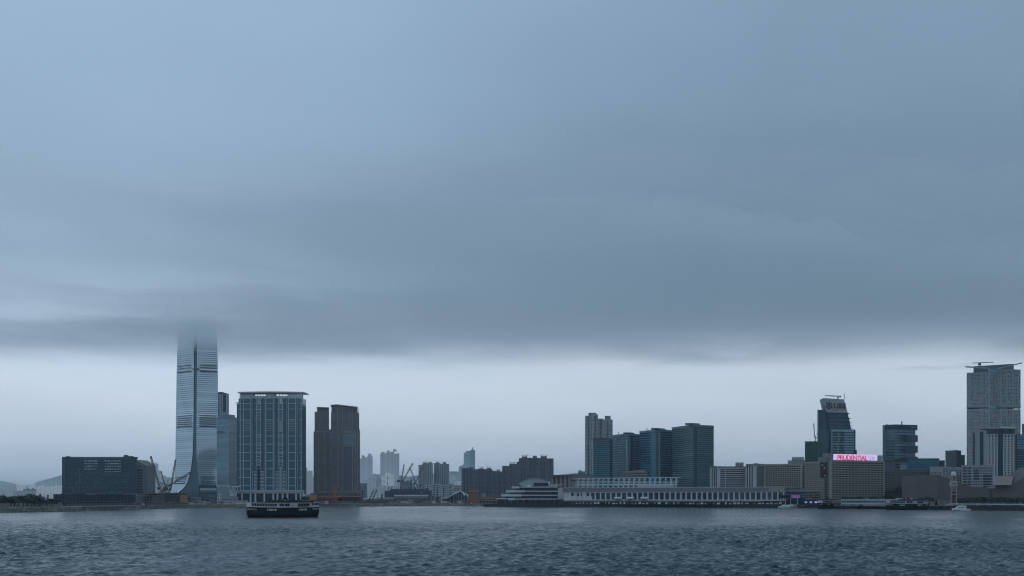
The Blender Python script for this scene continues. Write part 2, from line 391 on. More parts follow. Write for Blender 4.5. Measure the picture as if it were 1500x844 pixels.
# ================================================================== SETTING
# ------------------------------------------------------------------ harbour water: wave spectrum on a sheet graded towards the pier
def build_water():
    rng = np.random.default_rng(11)
    rows = [90.0]
    while rows[-1] < 1720: rows.append(rows[-1] + max(0.30, rows[-1] * (0.0019 if rows[-1] < 480 else 0.0032)))
    rows = np.array(rows); nc = 860
    t = np.linspace(-1, 1, nc)
    YY = np.repeat(rows[:, None], nc, 1); XX = t[None, :] * (rows[:, None] * 0.47 + 25)
    cell = np.maximum(rows * 0.0019, 0.3)[:, None]
    ZZ = np.zeros_like(XX); DX = np.zeros_like(XX); DY = np.zeros_like(XX)
    lam = np.exp(rng.uniform(np.log(0.7), np.log(4.2), 200)); wind = R(-70)
    for l in lam:
        spread = 0.62 if l > 8 else 0.95
        th = wind + rng.normal(0, spread); k = 2 * math.pi / l
        a = 0.0085 * l ** 0.95 if l < 4 else 0.0085 * 4 ** 0.95 * (l / 4) ** 0.1
        a *= WAVE * rng.uniform(0.5, 1.4)
        fade = np.clip((l / cell - 2.2) / 2.0, 0, 1)
        ph = k * (XX * math.cos(th) + YY * math.sin(th)) + rng.uniform(0, 6.28)
        s, c = np.sin(ph), np.cos(ph)
        ZZ += a * fade * c; DX -= 0.9 * a * fade * math.cos(th) * s; DY -= 0.9 * a * fade * math.sin(th) * s
    # gust patches: rougher and calmer areas
    g = np.zeros_like(XX)
    for _ in range(14):
        l = rng.uniform(60, 260); th = rng.uniform(0, 6.28); g += np.sin(2 * math.pi / l * (XX * math.cos(th) + YY * math.sin(th) * 0.6) + rng.uniform(0, 6.28))
    g = 0.95 + 0.07 * g
    ZZ *= g
    co = np.stack([XX + DX, YY + DY, ZZ], -1).reshape(-1, 3)
    nr = len(rows)
    i = np.arange(nr - 1)[:, None] * nc + np.arange(nc - 1)[None, :]
    quads = np.stack([i, i + 1, i + nc + 1, i + nc], -1).reshape(-1, 4)
    # calm far sheet under it, out to the horizon
    nv = len(co); Zf = -1.3
    far = np.array([(-15000, -2300, Zf), (15000, -2300, Zf), (15000, 19500, Zf), (-15000, 19500, Zf)], float)
    co = np.concatenate([co, far]); quads = np.concatenate([quads, [[nv, nv + 1, nv + 2, nv + 3]]])
    me = bpy.data.meshes.new('water'); n = len(quads)
    me.vertices.add(len(co)); me.vertices.foreach_set('co', co.ravel())
    me.loops.add(n * 4); me.loops.foreach_set('vertex_index', quads.ravel().astype(np.int32))
    me.polygons.add(n); me.polygons.foreach_set('loop_start', np.arange(0, n * 4, 4, dtype=np.int32))
    me.polygons.foreach_set('use_smooth', np.ones(n, bool))
    me.update(); me.validate()
    m = bpy.data.materials.new('sea_water'); m.use_nodes = True
    nt = m.node_tree; N, L = nt.nodes.new, nt.links.new; b = nt.nodes['Principled BSDF']
    b.inputs['Base Color'].default_value = WATER_COL; b.inputs['Roughness'].default_value = 0.17
    b.inputs['IOR'].default_value = 1.33; b.inputs['Specular IOR Level'].default_value = 0.30
    geo = N('ShaderNodeNewGeometry')
    # wind lanes and slicks: long streaks where the ripples stand higher or lie flatter
    gm = N('ShaderNodeMapping'); gm.inputs['Scale'].default_value = (0.55, 0.22, 1); gm.inputs['Rotation'].default_value = (0, 0, R(9)); L(geo.outputs['Position'], gm.inputs['Vector'])
    gn = N('ShaderNodeTexNoise'); gn.inputs['Scale'].default_value = 0.035; gn.inputs['Detail'].default_value = 5; gn.inputs['Roughness'].default_value = 0.62; L(gm.outputs[0], gn.inputs['Vector'])
    gr = N('ShaderNodeMapRange'); gr.inputs['From Min'].default_value = 0.36; gr.inputs['From Max'].default_value = 0.62; gr.inputs['To Min'].default_value = 0.40; gr.inputs['To Max'].default_value = 1.6; L(gn.outputs['Fac'], gr.inputs['Value']); gust = gr.outputs[0]
    def bump(scale, sx, dist, detail, prev):
        mp = N('ShaderNodeMapping'); mp.inputs['Rotation'].default_value = (0, 0, R(18)); mp.inputs['Scale'].default_value = (sx, 1, 1)
        L(geo.outputs['Position'], mp.inputs['Vector'])
        nz = N('ShaderNodeTexNoise'); nz.inputs['Scale'].default_value = scale; nz.inputs['Detail'].default_value = detail
        nz.inputs['Roughness'].default_value = 0.6; L(mp.outputs[0], nz.inputs['Vector'])
        bp = N('ShaderNodeBump'); bp.inputs['Strength'].default_value = 1.0; bp.inputs['Distance'].default_value = dist
        L(nz.outputs['Fac'], bp.inputs['Height'])
        if prev: L(prev, bp.inputs['Normal'])
        L(gust, bp.inputs['Strength'])
        return bp.outputs[0]
    n0 = bump(0.22, 0.6, 0.80, 2, None)
    n1 = bump(0.9, 0.75, 0.70 * RIPPLE, 3, n0)
    n2 = bump(2.6, 0.8, 0.30 * RIPPLE, 4, n1)
    L(n2, b.inputs['Normal'])
    me.materials.append(m)
    return struct('water', me)
WAVE, RIPPLE = 0.70, 0.45
WATER_COL = (0.002, 0.028, 0.040, 1)
build_water()

# ------------------------------------------------------------------ shore, land, quays
SHORE = [(-420, 700), (-120, 770), (0, 822), (100, 880), (200, 1062), (300, 1203), (400, 1245), (530, 1388), (620, 1470), (706, 1504),
         (708.5, 1338), (825, 1328), (1000, 1289), (1150, 1210), (1200, 1150), (1300, 1064), (1350, 1034), (1400, 990), (1500, 928), (1620, 880), (1900, 850), (2500, 900)]
def ray(px, Y, dd):
    """plan point dd metres farther along the line from the pier"""
    p = P(px, Y); L = p.length; return p * ((L + dd) / L)
def build_land():
    b = MB(); n = len(SHORE); v = []
    for px, Y in SHORE:
        e = ray(px, Y, 3.0); f = ray(px, 17500, 0)
        a = P(px, Y)
        v += [(a.x, a.y, -2.0), (a.x, a.y, G0 - 0.2), (e.x, e.y, G0), (f.x, f.y, G0 + 4)]
    f = []
    for i in range(n - 1):
        o, q = i * 4, i * 4 + 4
        for k in range(3): f.append((o + k, q + k, q + k + 1, o + k + 1))
    b.add(v, f, 'earth'); return struct('ground', mesh_of('ground', b))
build_land()

def build_quay(pxs, top, m, out, name='quay_wall'):
    """vertical sea wall with a coping, a little in front of the land edge"""
    b = MB()
    def Yat(px):
        for (a, ya), (c, yc) in zip(SHORE, SHORE[1:]):
            if a <= px <= c: return ya + (yc - ya) * (px - a) / (c - a)
    for a, c in zip(pxs, pxs[1:]):
        A, B = ray(a, Yat(a), -out), ray(c, Yat(c), -out); A2, B2 = ray(a, Yat(a), 6), ray(c, Yat(c), 6)
        b.prism([A, B, B2, A2], -2.0, top, m)
        L = (B - A).length; k = max(1, int(L / 6)); d = (B - A) / k; nn = Vector((d.y, -d.x)).normalized()
        for i in range(k):
            p = A + d * (i + .5) + nn * 0.35
            b.box((p.x, p.y, top / 2 - 1.2), (0.9, 0.7, top + 1.4), m, math.atan2(d.y, d.x))       # fender piles
        b.prism([A - nn * -0.4, B - nn * -0.4, B + (B2 - B) * .2, A + (A2 - A) * .2], top + .004, top + .35, 'quay')
    return struct(name, mesh_of(name, b))
build_quay([708.6, 760, 825, 900, 1000, 1080, 1150, 1185], 3.0, 'quay', 1.5)
build_quay([1185, 1200, 1250, 1300, 1350, 1378], 2.6, 'quay', 1.5)
build_quay([1378, 1400, 1450, 1500, 1560, 1620], 2.8, 'quay', 1.5)

def build_rocks():
    """rock revetment along the reclaimed shore"""
    rng = random.Random(3); b = MB()
    pts = [q for q in SHORE if q[0] <= 706]
    for (a, ya), (c, yc) in zip(pts, pts[1:]):
        n = max(2, int((c - a) / 0.55))
        for i in range(n):
            t = (i + rng.random()) / n; px = a + (c - a) * t; Y = ya + (yc - ya) * t
            if px < -60: continue
            for row in range(3):
                s = rng.uniform(0.7, 1.7); p = ray(px + rng.uniform(-.3, .3), Y, row * 2.0 - 3.2 + rng.uniform(-.6, .6))
                z = -0.2 + row * 1.15 + rng.uniform(-.2, .3); v = []
                for dz in (-1, 1):
                    for dx, dy in ((-1, -1), (1, -1), (1, 1), (-1, 1)):
                        v.append((p.x + dx * s * rng.uniform(.6, 1.2), p.y + dy * s * rng.uniform(.6, 1.2), z + dz * s * .7 * rng.uniform(.5, 1.1)))
                b.hexa(v, 'rock')
    return struct('rock_revetment', mesh_of('rock_revetment', b), 'stuff')
build_rocks()

def build_hill(prof, Y, depth, seed):
    """a ridge of real thickness: crest heights given in photo rows, slopes falling to both sides with gullies"""
    rng = np.random.default_rng(seed); nx, ny = 160, 26
    xs = np.linspace(prof[0][0], prof[-1][0], nx); crest = np.interp(xs, [p[0] for p in prof], [p[1] for p in prof])
    v = []
    for j in range(ny):
        t = j / (ny - 1) * 2 - 1
        for i in range(nx):
            y = Y + t * depth; h = max(0.0, Z(crest[i], Y)) * max(0.0, 1 - abs(t) ** 1.3)
            g = sum(math.sin(i * f_ + j * q + p_) for f_, q, p_ in ((.31, .5, 1), (.83, .9, 2), (1.7, 1.3, 4)))
            v.append((X(xs[i], Y) + t * 60, y, 2 + h * (1 + .05 * g * (abs(t)))))
    f = [(j * nx + i, j * nx + i + 1, (j + 1) * nx + i + 1, (j + 1) * nx + i) for j in range(ny - 1) for i in range(nx - 1)]
    b = MB(); b.add(v, f, 'hill'); me = mesh_of('hills', b)
    me.polygons.foreach_set('use_smooth', np.ones(len(me.polygons), bool))
    return struct('hills', me)
HILLD = 17000
build_hill([(-300, 690), (-120, 694), (-20, 703), (5, 705), (22, 709), (34, 713), (50, 709), (62, 704), (78, 700), (95, 695), (130, 688), (170, 690), (230, 698), (300, 702),
            (420, 700), (500, 696), (545, 694), (600, 698), (660, 690), (700, 692), (725, 689), (745, 691), (770, 697), (800, 698), (822, 695), (850, 692), (880, 690), (930, 694), (1000, 700)], HILLD, 700, 5)
FARK = 1.35

# ================================================================== BUILDINGS, WEST SHORE
def base(px, Y, z=G0): p = P(px, Y); return (p.x, p.y, z)

# ---- far white estate behind the trees
def far_block(name, label, px0, px1, top, Y, m, wm, n_bays, n_fl, group=None, roof=True, cat='tower block', dep=18, bot=733):
    Y *= FARK
    t = Thing(name, label, cat, base((px0 + px1) / 2, Y), group)
    ft = foot(px0, px1, Y, dep); z1 = Z(top, Y)
    t.solid('wall', m, ft, G0, z1)
    fc = t.face(ft[0], ft[1]); z0 = max(G0 + 1, Z(bot, Y))
    us = [i / n_bays for i in range(1, n_bays)]
    for u in us: fc.block('recess', wm, u - .06 / n_bays, u + .06 / n_bays, z0, z1 - 1, 0.15, 0.4)  # toned strips put the shade of the gaps between bays into colour
    fc.grid('window_grid', wm, n_bays * 2, n_fl, z0, z1 - 2, 0.30, 0.32)
    if roof:
        for k in range(max(1, n_bays // 2)):
            u = (k + .5) / max(1, n_bays // 2) * .8 + .1
            t.block('roof_tank', m, fc.at(u, -dep / 2, z1 + 1.6), (fc.L * .5 / n_bays, dep * .4, 3.2 + 1.3 * (k % 2)), fc.rz)
    return t
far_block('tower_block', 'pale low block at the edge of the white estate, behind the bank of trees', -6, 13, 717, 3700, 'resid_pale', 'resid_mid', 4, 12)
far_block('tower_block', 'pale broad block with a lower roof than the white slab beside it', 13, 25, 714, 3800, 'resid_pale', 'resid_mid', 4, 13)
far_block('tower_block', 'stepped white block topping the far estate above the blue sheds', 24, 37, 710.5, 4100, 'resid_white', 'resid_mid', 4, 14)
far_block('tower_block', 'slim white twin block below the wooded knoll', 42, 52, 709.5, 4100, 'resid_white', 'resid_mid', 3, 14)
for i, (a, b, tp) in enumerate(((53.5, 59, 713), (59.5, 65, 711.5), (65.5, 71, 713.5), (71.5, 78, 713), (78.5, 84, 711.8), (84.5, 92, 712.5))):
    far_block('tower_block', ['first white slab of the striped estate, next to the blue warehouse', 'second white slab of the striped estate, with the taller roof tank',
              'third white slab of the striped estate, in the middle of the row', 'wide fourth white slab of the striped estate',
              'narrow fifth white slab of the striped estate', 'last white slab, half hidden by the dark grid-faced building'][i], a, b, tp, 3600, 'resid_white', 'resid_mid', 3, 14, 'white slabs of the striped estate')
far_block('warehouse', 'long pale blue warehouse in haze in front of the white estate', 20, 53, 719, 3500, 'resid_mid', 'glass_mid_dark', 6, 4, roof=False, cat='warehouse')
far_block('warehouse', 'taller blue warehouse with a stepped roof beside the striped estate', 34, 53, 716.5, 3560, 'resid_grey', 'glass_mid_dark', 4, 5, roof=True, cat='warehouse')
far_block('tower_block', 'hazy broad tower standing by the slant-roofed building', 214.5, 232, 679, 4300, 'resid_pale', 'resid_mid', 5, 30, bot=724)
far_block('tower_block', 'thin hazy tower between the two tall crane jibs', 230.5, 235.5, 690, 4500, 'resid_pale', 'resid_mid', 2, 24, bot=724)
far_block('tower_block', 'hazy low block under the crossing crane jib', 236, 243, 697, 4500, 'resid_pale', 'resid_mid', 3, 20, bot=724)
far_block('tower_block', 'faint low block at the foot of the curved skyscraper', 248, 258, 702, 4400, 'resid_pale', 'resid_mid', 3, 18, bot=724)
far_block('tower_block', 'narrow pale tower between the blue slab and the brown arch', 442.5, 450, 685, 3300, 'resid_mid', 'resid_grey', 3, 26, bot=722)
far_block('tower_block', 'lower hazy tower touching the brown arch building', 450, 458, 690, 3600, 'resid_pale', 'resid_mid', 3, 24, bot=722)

# ---- dark grid-faced museum slab on its podium
def museum():
    Y = 1150; t = Thing('museum_building', 'dark wide slab with faint pale window patches on a low black podium', 'building', base(145, Y))
    ft = foot(91, 200.3, Y, 16); z0, z1 = Z(723.5, Y), Z(669.5, Y)
    t.solid('tower_wall', 'dark_ceramic', ft, z0, z1 - 1.2)
    f = t.face(ft[0], ft[1])
    f.bands('floor_fin', 'dark_fin', 40, z0 + .5, z1 - 1.6, 0.34, 0.03, 0.985, 0.35, 0.5)
    f.block('edge_frame', 'dark_ceramic', 0, .028, z0, z1 - 1.2, 0.5, 1); f.block('edge_frame', 'dark_ceramic', .985, 1, z0, z1, 0.5, 1)
    f.block('parapet_cap', 'dark_ceramic', .0, .11, z1 - 1.5, z1, .4, 4); f.block('parapet_cap', 'dark_ceramic', .89, 1, z1 - 1.5, z1, .4, 4)
    b = MB()
    for i in range(64):
        u = .11 + .78 * i / 64
        b.box(f.at(u, -1, z1 - .7), (.45, 1, 1.5), 'dark_fin', f.rz)
    for i in range(3): b.box(f.at(.5, -1, z1 - 1.2 + i * .62), (f.L * .78, .4, .22), 'dark_fin', f.rz)
    t.part('roof_balustrade', b, kind='stuff')
    for (u, w, h) in ((.05, 3, 1.2), (.83, 3.5, 2.2), (.865, 2, 1.2), (.91, 2.2, 1.3)):
        t.block('roof_plant', 'dark_fin', f.at(u, -6, z1 + h / 2 - .3), (w, 3, h), f.rz)
    # gallery windows in rows, their lit look painted as pale panes
    rows = [(675.2, .5), (679.2, .5), (683.2, .5), (687.2, .45), (690.8, .3)]
    for (py, hh) in rows:
        z = Z(py, Y)
        for (ua, ub, n) in ((.30, .475, 8), (.57, .795, 10)):
            if py > 690 and ua < .5: continue
            for i in range(n):
                if py > 686 and ua < .5 and i == n - 1: continue
                a = ua + (ub - ua) * (i + .12) / n; c = ua + (ub - ua) * (i + .84) / n
                f.block('window', 'pane_glow_tone' if py < 690 else 'pane_pale', a, c, z - hh, z + hh, .5, .4)
    for i in range(14):
        z = Z(674.5 + i * 3.3, Y); f.block('window', 'pane_pale', .022, .033, z - .35, z + .35, .6, .4)
    for i in range(9):
        z = Z(688 + i * 3.3, Y); f.block('window', 'pane_pale', .232, .243, z - .3, z + .3, .5, .4)
    b = MB()
    for j in range(10):
        z0_ = Z(694 + j * 2.9, Y); f.grid('', 'pane_dim', 70, 1, z0_ - .35, z0_ + .35, .6, .9, .1, .9, .42, b, keep=.45)
    t.part('window_grid', b, kind='stuff')
    # podium: overhanging dark box over a set-back glazed base
    Yp = Y - 14; fp = foot(78, 199, Yp, 60)
    t.solid('podium', 'podium_dark', fp, Z(735.5, Yp), Z(724, Yp))
    fq = t.face(fp[0], fp[1])
    fb = foot(93, 196, Yp + 6, 50); t.solid('podium_base', 'podium_dark', fb, G0, Z(735.5, Yp) - .01)
    for i in range(7):
        u = .03 + i * .015; t.block('podium_column', 'frame_grey', fq.at(u, -3, (G0 + Z(735.5, Yp)) / 2), (.7, .7, Z(735.5, Yp) - G0))
    for u in (.955, .965): fq.block('lamp_panel', 'lamp_cool', u, u + .008, Z(735.8, Yp) - 1.2, Z(735.8, Yp) - .4, -1.5, .3)
    fq.bands('panel_joint', 'dark_fin', 3, Z(735, Yp), Z(724.5, Yp), .03, 0, 1, .06, .2)
    for i in range(24):
        u = (i + .5) / 24; fq.block('mullion', 'dark_fin', u - .0012, u + .0012, Z(735.4, Yp), Z(724.1, Yp), .09, .2)
    for (u, w) in ((.10, 5), (.22, 16), (.55, 9), (.72, 12)):
        t.block('roof_plant', 'dark_fin', fq.at(u, -9, Z(723.4, Yp)), (w, 4, 1.6), fq.rz)
M['pane_glow_tone'] = mat('pane_glow_tone', (0.27, 0.36, 0.40), 0.3, vary=0.6)  # no emission: the lit look sits in the pale base colour
M['pane_dim'] = mat('pane_dim', (0.10, 0.14, 0.165), 0.3, vary=0.8)
museum()

def slant_office():
    Y = 1330; t = Thing('office_block', 'pale office block with a slanted roof edge beside the dark slab', 'building', base(208, Y))
    A, C, B = P(199.5, Y), P(208.5, Y + 4), P(215.5, Y + 12); D = A + (B - C) + Vector((0, 24)); Bk = B + Vector((2, 24))
    z0 = G0
    b = MB(); b.prism([A, B, Bk, D], z0, [Z(673.5, Y), Z(682.5, Y + 12), Z(682.5, Y + 12), Z(673.5, Y)], 'concrete'); t.part('wall', b)
    f = t.face(A, B)
    def zt(u): return Z(673.5 + 9 * u, Y)
    f.windows('glass_navy', 8, 16, Z(723, Y), Z(686, Y), .72, .72, .04, .60, .15)
    f.windows('glass_mid_dark', 3, 16, Z(723, Y), Z(686, Y), .5, .5, .66, .97, .15)
    f.block('window', 'pane', .10, .42, Z(684.5, Y), Z(682.3, Y), .2, .4); f.block('window', 'pane', .70, .82, Z(685.5, Y), Z(683.5, Y), .2, .4)
    b = MB(); b.bar((*A, Z(673.2, Y)), (*B, Z(682.2, Y + 12)), 1.1, 'roof_pale', .8); t.part('roof_edge', b)
slant_office()

# ---- the tall tower that runs up into the cloud
def skyscraper():
    Y = 2000.0; t = Thing('glass_skyscraper', 'tallest glass tower with a flared curved base and its top lost in cloud', 'skyscraper', base(288, Y))
    K = [(472, 261.0, 283.3, 288.8, 317.2), (480, 260.6, 283.6, 288.6, 318.0), (540, 258.7, 284, 288.5, 319.2), (600, 257.8, 283.6, 288.0, 319.3), (640, 257.3, 283, 287.6, 319.1),
         (665, 257.0, 282.2, 288.0, 318.5), (680, 256.7, 280.6, 288.6, 318.0), (692, 256.0, 278.6, 289.6, 317.5), (702, 254.6, 276.0, 290.3, 317.2), (709, 252.8, 273.2, 290.9, 318.0),
         (715, 250.4, 269.0, 291.3, 319.8), (719, 248.0, 264.5, 291.6, 321.8), (723, 245.2, 259.5, 291.9, 324.2), (737, 245, 259, 292, 326)]
    ky = [k[0] for k in K]
    def prof(py): return [float(np.interp(py, ky, [k[i] for k in K])) for i in (1, 2, 3, 4)]
    YL, YR = Y + 31, Y + 13
    def pt(px, Yq, py): p = P(px, Yq); return (p.x, p.y, Z(py, Y))
    # dark glass core
    lv = [472, 488, 510, 540, 570, 600, 625, 645, 660, 672, 682, 692, 700, 706, 711, 715, 719, 723, 737]
    b = MB(); v = []
    for py in lv:
        l, m1, m2, r = prof(py)
        v += [pt(l + .15, YL + 1, py), pt(m1, Y + 3.0, py), pt(m2, Y + 3.0, py), pt(r - .15, YR + 1, py), pt(r - 4, YR + 30, py), pt((l + r) / 2 + 2, Y + 66, py), pt(l + 6, YL + 30, py)]
    f = []
    for i in range(len(lv) - 1):
        for k in range(7): f.append((i * 7 + k, i * 7 + (k + 1) % 7, i * 7 + 7 + (k + 1) % 7, i * 7 + 7 + k))
    f += [tuple(range(7)), tuple(range((len(lv) - 1) * 7, len(lv) * 7))]
    b.add(v, f, 'glass_dark'); t.part('core', b)
    # shingled floor bands, one piece per floor and face
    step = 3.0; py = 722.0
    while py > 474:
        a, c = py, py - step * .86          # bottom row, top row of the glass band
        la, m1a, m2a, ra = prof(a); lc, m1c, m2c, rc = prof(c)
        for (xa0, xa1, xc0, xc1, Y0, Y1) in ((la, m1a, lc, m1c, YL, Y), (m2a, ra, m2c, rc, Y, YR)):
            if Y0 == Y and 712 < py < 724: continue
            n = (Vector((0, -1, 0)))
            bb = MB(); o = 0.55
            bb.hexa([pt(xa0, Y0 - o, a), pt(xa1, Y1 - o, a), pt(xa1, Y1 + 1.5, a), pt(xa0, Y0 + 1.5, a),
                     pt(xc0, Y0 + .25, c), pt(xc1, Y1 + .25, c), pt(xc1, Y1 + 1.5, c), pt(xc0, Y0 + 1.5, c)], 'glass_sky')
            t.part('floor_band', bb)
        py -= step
    # louvred plant floors
    for (rows, ulo, uhi) in (((534.5, 538, 543.5), .05, .84), ((608.5, 612, 615, 618, 621, 624.3), .08, .88), ((698.5, 701.5, 704.7, 708), .12, .85)):
        for j, py in enumerate(rows):
            l, m1, m2, r = prof(py); last = j == len(rows) - 1
            h = .62 if (last or py > 690) else .34
            for (x0, x1, Y0, Y1) in ((l, m1, YL, Y), (m2, r, Y, YR)):
                A = P(x0, Y0 - .8); B = P(x1, Y1 - .8)
                if Y0 == Y: a_, b_ = A.lerp(B, .14), A.lerp(B, .94)
                else: a_, b_ = A.lerp(B, ulo), A.lerp(B, uhi)
                Face(t, a_, b_).block('louvre_band', 'glass_louvre', 0, 1, Z(py + h, Y), Z(py - h, Y), .5, 2)
    for py in (540.6,):
        l, m1, m2, r = prof(py); Face(t, P(m1 - 2, Y - 1), P(m2 + 3, Y - 1)).block('belt', 'glass_louvre', 0, 1, Z(541.2, Y), Z(540, Y), .6, 3)
    # entrance canopies and lower hall
    f = Face(t, P(293, Y - 12), P(317, Y - 6))
    f.block('canopy', 'white', 0, 1, Z(717.6, Y), Z(715.6, Y), .3, 14); f.block('canopy', 'frame_grey', .02, 1, Z(720, Y), Z(718.6, Y), .1, 12)
    f.windows('glass_dark', 6, 1, G0, Z(720, Y), .86, .96, 0, 1, -6)
    t.pbox('base_hall', 'concrete_dark', 262, 292, 722, 738, Y - 6, 20)
skyscraper()

def slab_pair():
    Y = 2160; t = Thing('residential_tower', 'tall striped tower peeking out from behind the cloud-topped skyscraper', 'tower block', base(327, Y))
    ft = foot(315, 335.2, Y, 26); z1 = Z(577, Y); t.solid('wall', 'resid_grey', ft, G0, z1)
    f = t.face(ft[0], ft[1])
    f.block('roof_block', 'resid_grey', 0, .55, z1, Z(574.2, Y), 0, 14); f.block('roof_block', 'resid_grey', .5, .8, z1, Z(575.8, Y), -1, 12)
    for u in (.30, .42, .53, .84, .92): f.block('pilaster', 'frame_white', u - .03, u + .03, Z(720, Y), z1 - 1, .8, 1.5)
    for u in (.66, .74): f.block('window_strip', 'glass_navy', u - .035, u + .035, Z(720, Y), z1 - 2, .3, .6)
    f.block('window_strip', 'glass_navy', .55, .8, Z(582, Y), Z(580.5, Y), .9, 1)
    f.grid('window_grid', 'glass_navy', 9, 46, Z(720, Y), z1 - 2, .35, .5)
    Y = 1930; t = Thing('office_tower', 'grey-blue glass office tower with louvre bands, between the skyscraper and the blue slab', 'office tower', base(333, Y))
    A, C, B = P(317.5, Y + 4), P(336, Y - 6), P(350, Y + 24); D = A + (B - C)
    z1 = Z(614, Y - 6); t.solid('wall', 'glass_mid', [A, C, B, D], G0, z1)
    fa, fb = t.face(A, C), t.face(C, B)
    n = 46
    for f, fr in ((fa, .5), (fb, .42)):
        f.bands('floor_band', 'glass_mid' if f is fa else 'glass_mid_dark', 36, Z(721, Y), z1 - 1, .82, 0, 1, .22, .4)  # right-hand face in darker glass, its shade put into the colour
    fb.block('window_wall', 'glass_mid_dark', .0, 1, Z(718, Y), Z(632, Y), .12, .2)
    for py in (632, 634, 706, 708): fa.block('louvre_band', 'glass_louvre', .06, .66, Z(py + .6, Y), Z(py - .6, Y), .35, .6)
    for py in (634.5,): fb.block('louvre_band', 'glass_louvre', .3, 1, Z(py + .8, Y), Z(py - .8, Y), .35, .6)
    fa.block('roof_plant', 'glass_mid_dark', 0, 1, z1, Z(611, Y), -1, 16); fa.block('roof_plant', 'glass_mid_dark', .25, .9, Z(611, Y), Z(607.5, Y), -2, 14)
    t.block('roof_plant', 'glass_mid', fa.at(.35, -8, Z(605.5, Y)), (8, 8, Z(603, Y) - Z(608, Y)), fa.rz)
    fb.block('roof_plant', 'glass_mid_dark', 0, .5, z1, Z(609.3, Y), -1, 10); fb.block('roof_plant', 'resid_mid', .5, 1, z1, Z(612.2, Y), -1, 10)
    fa.block('base_frame', 'frame_grey', 0, 1, Z(713, Y), Z(711, Y), .8, 2)
slab_pair()

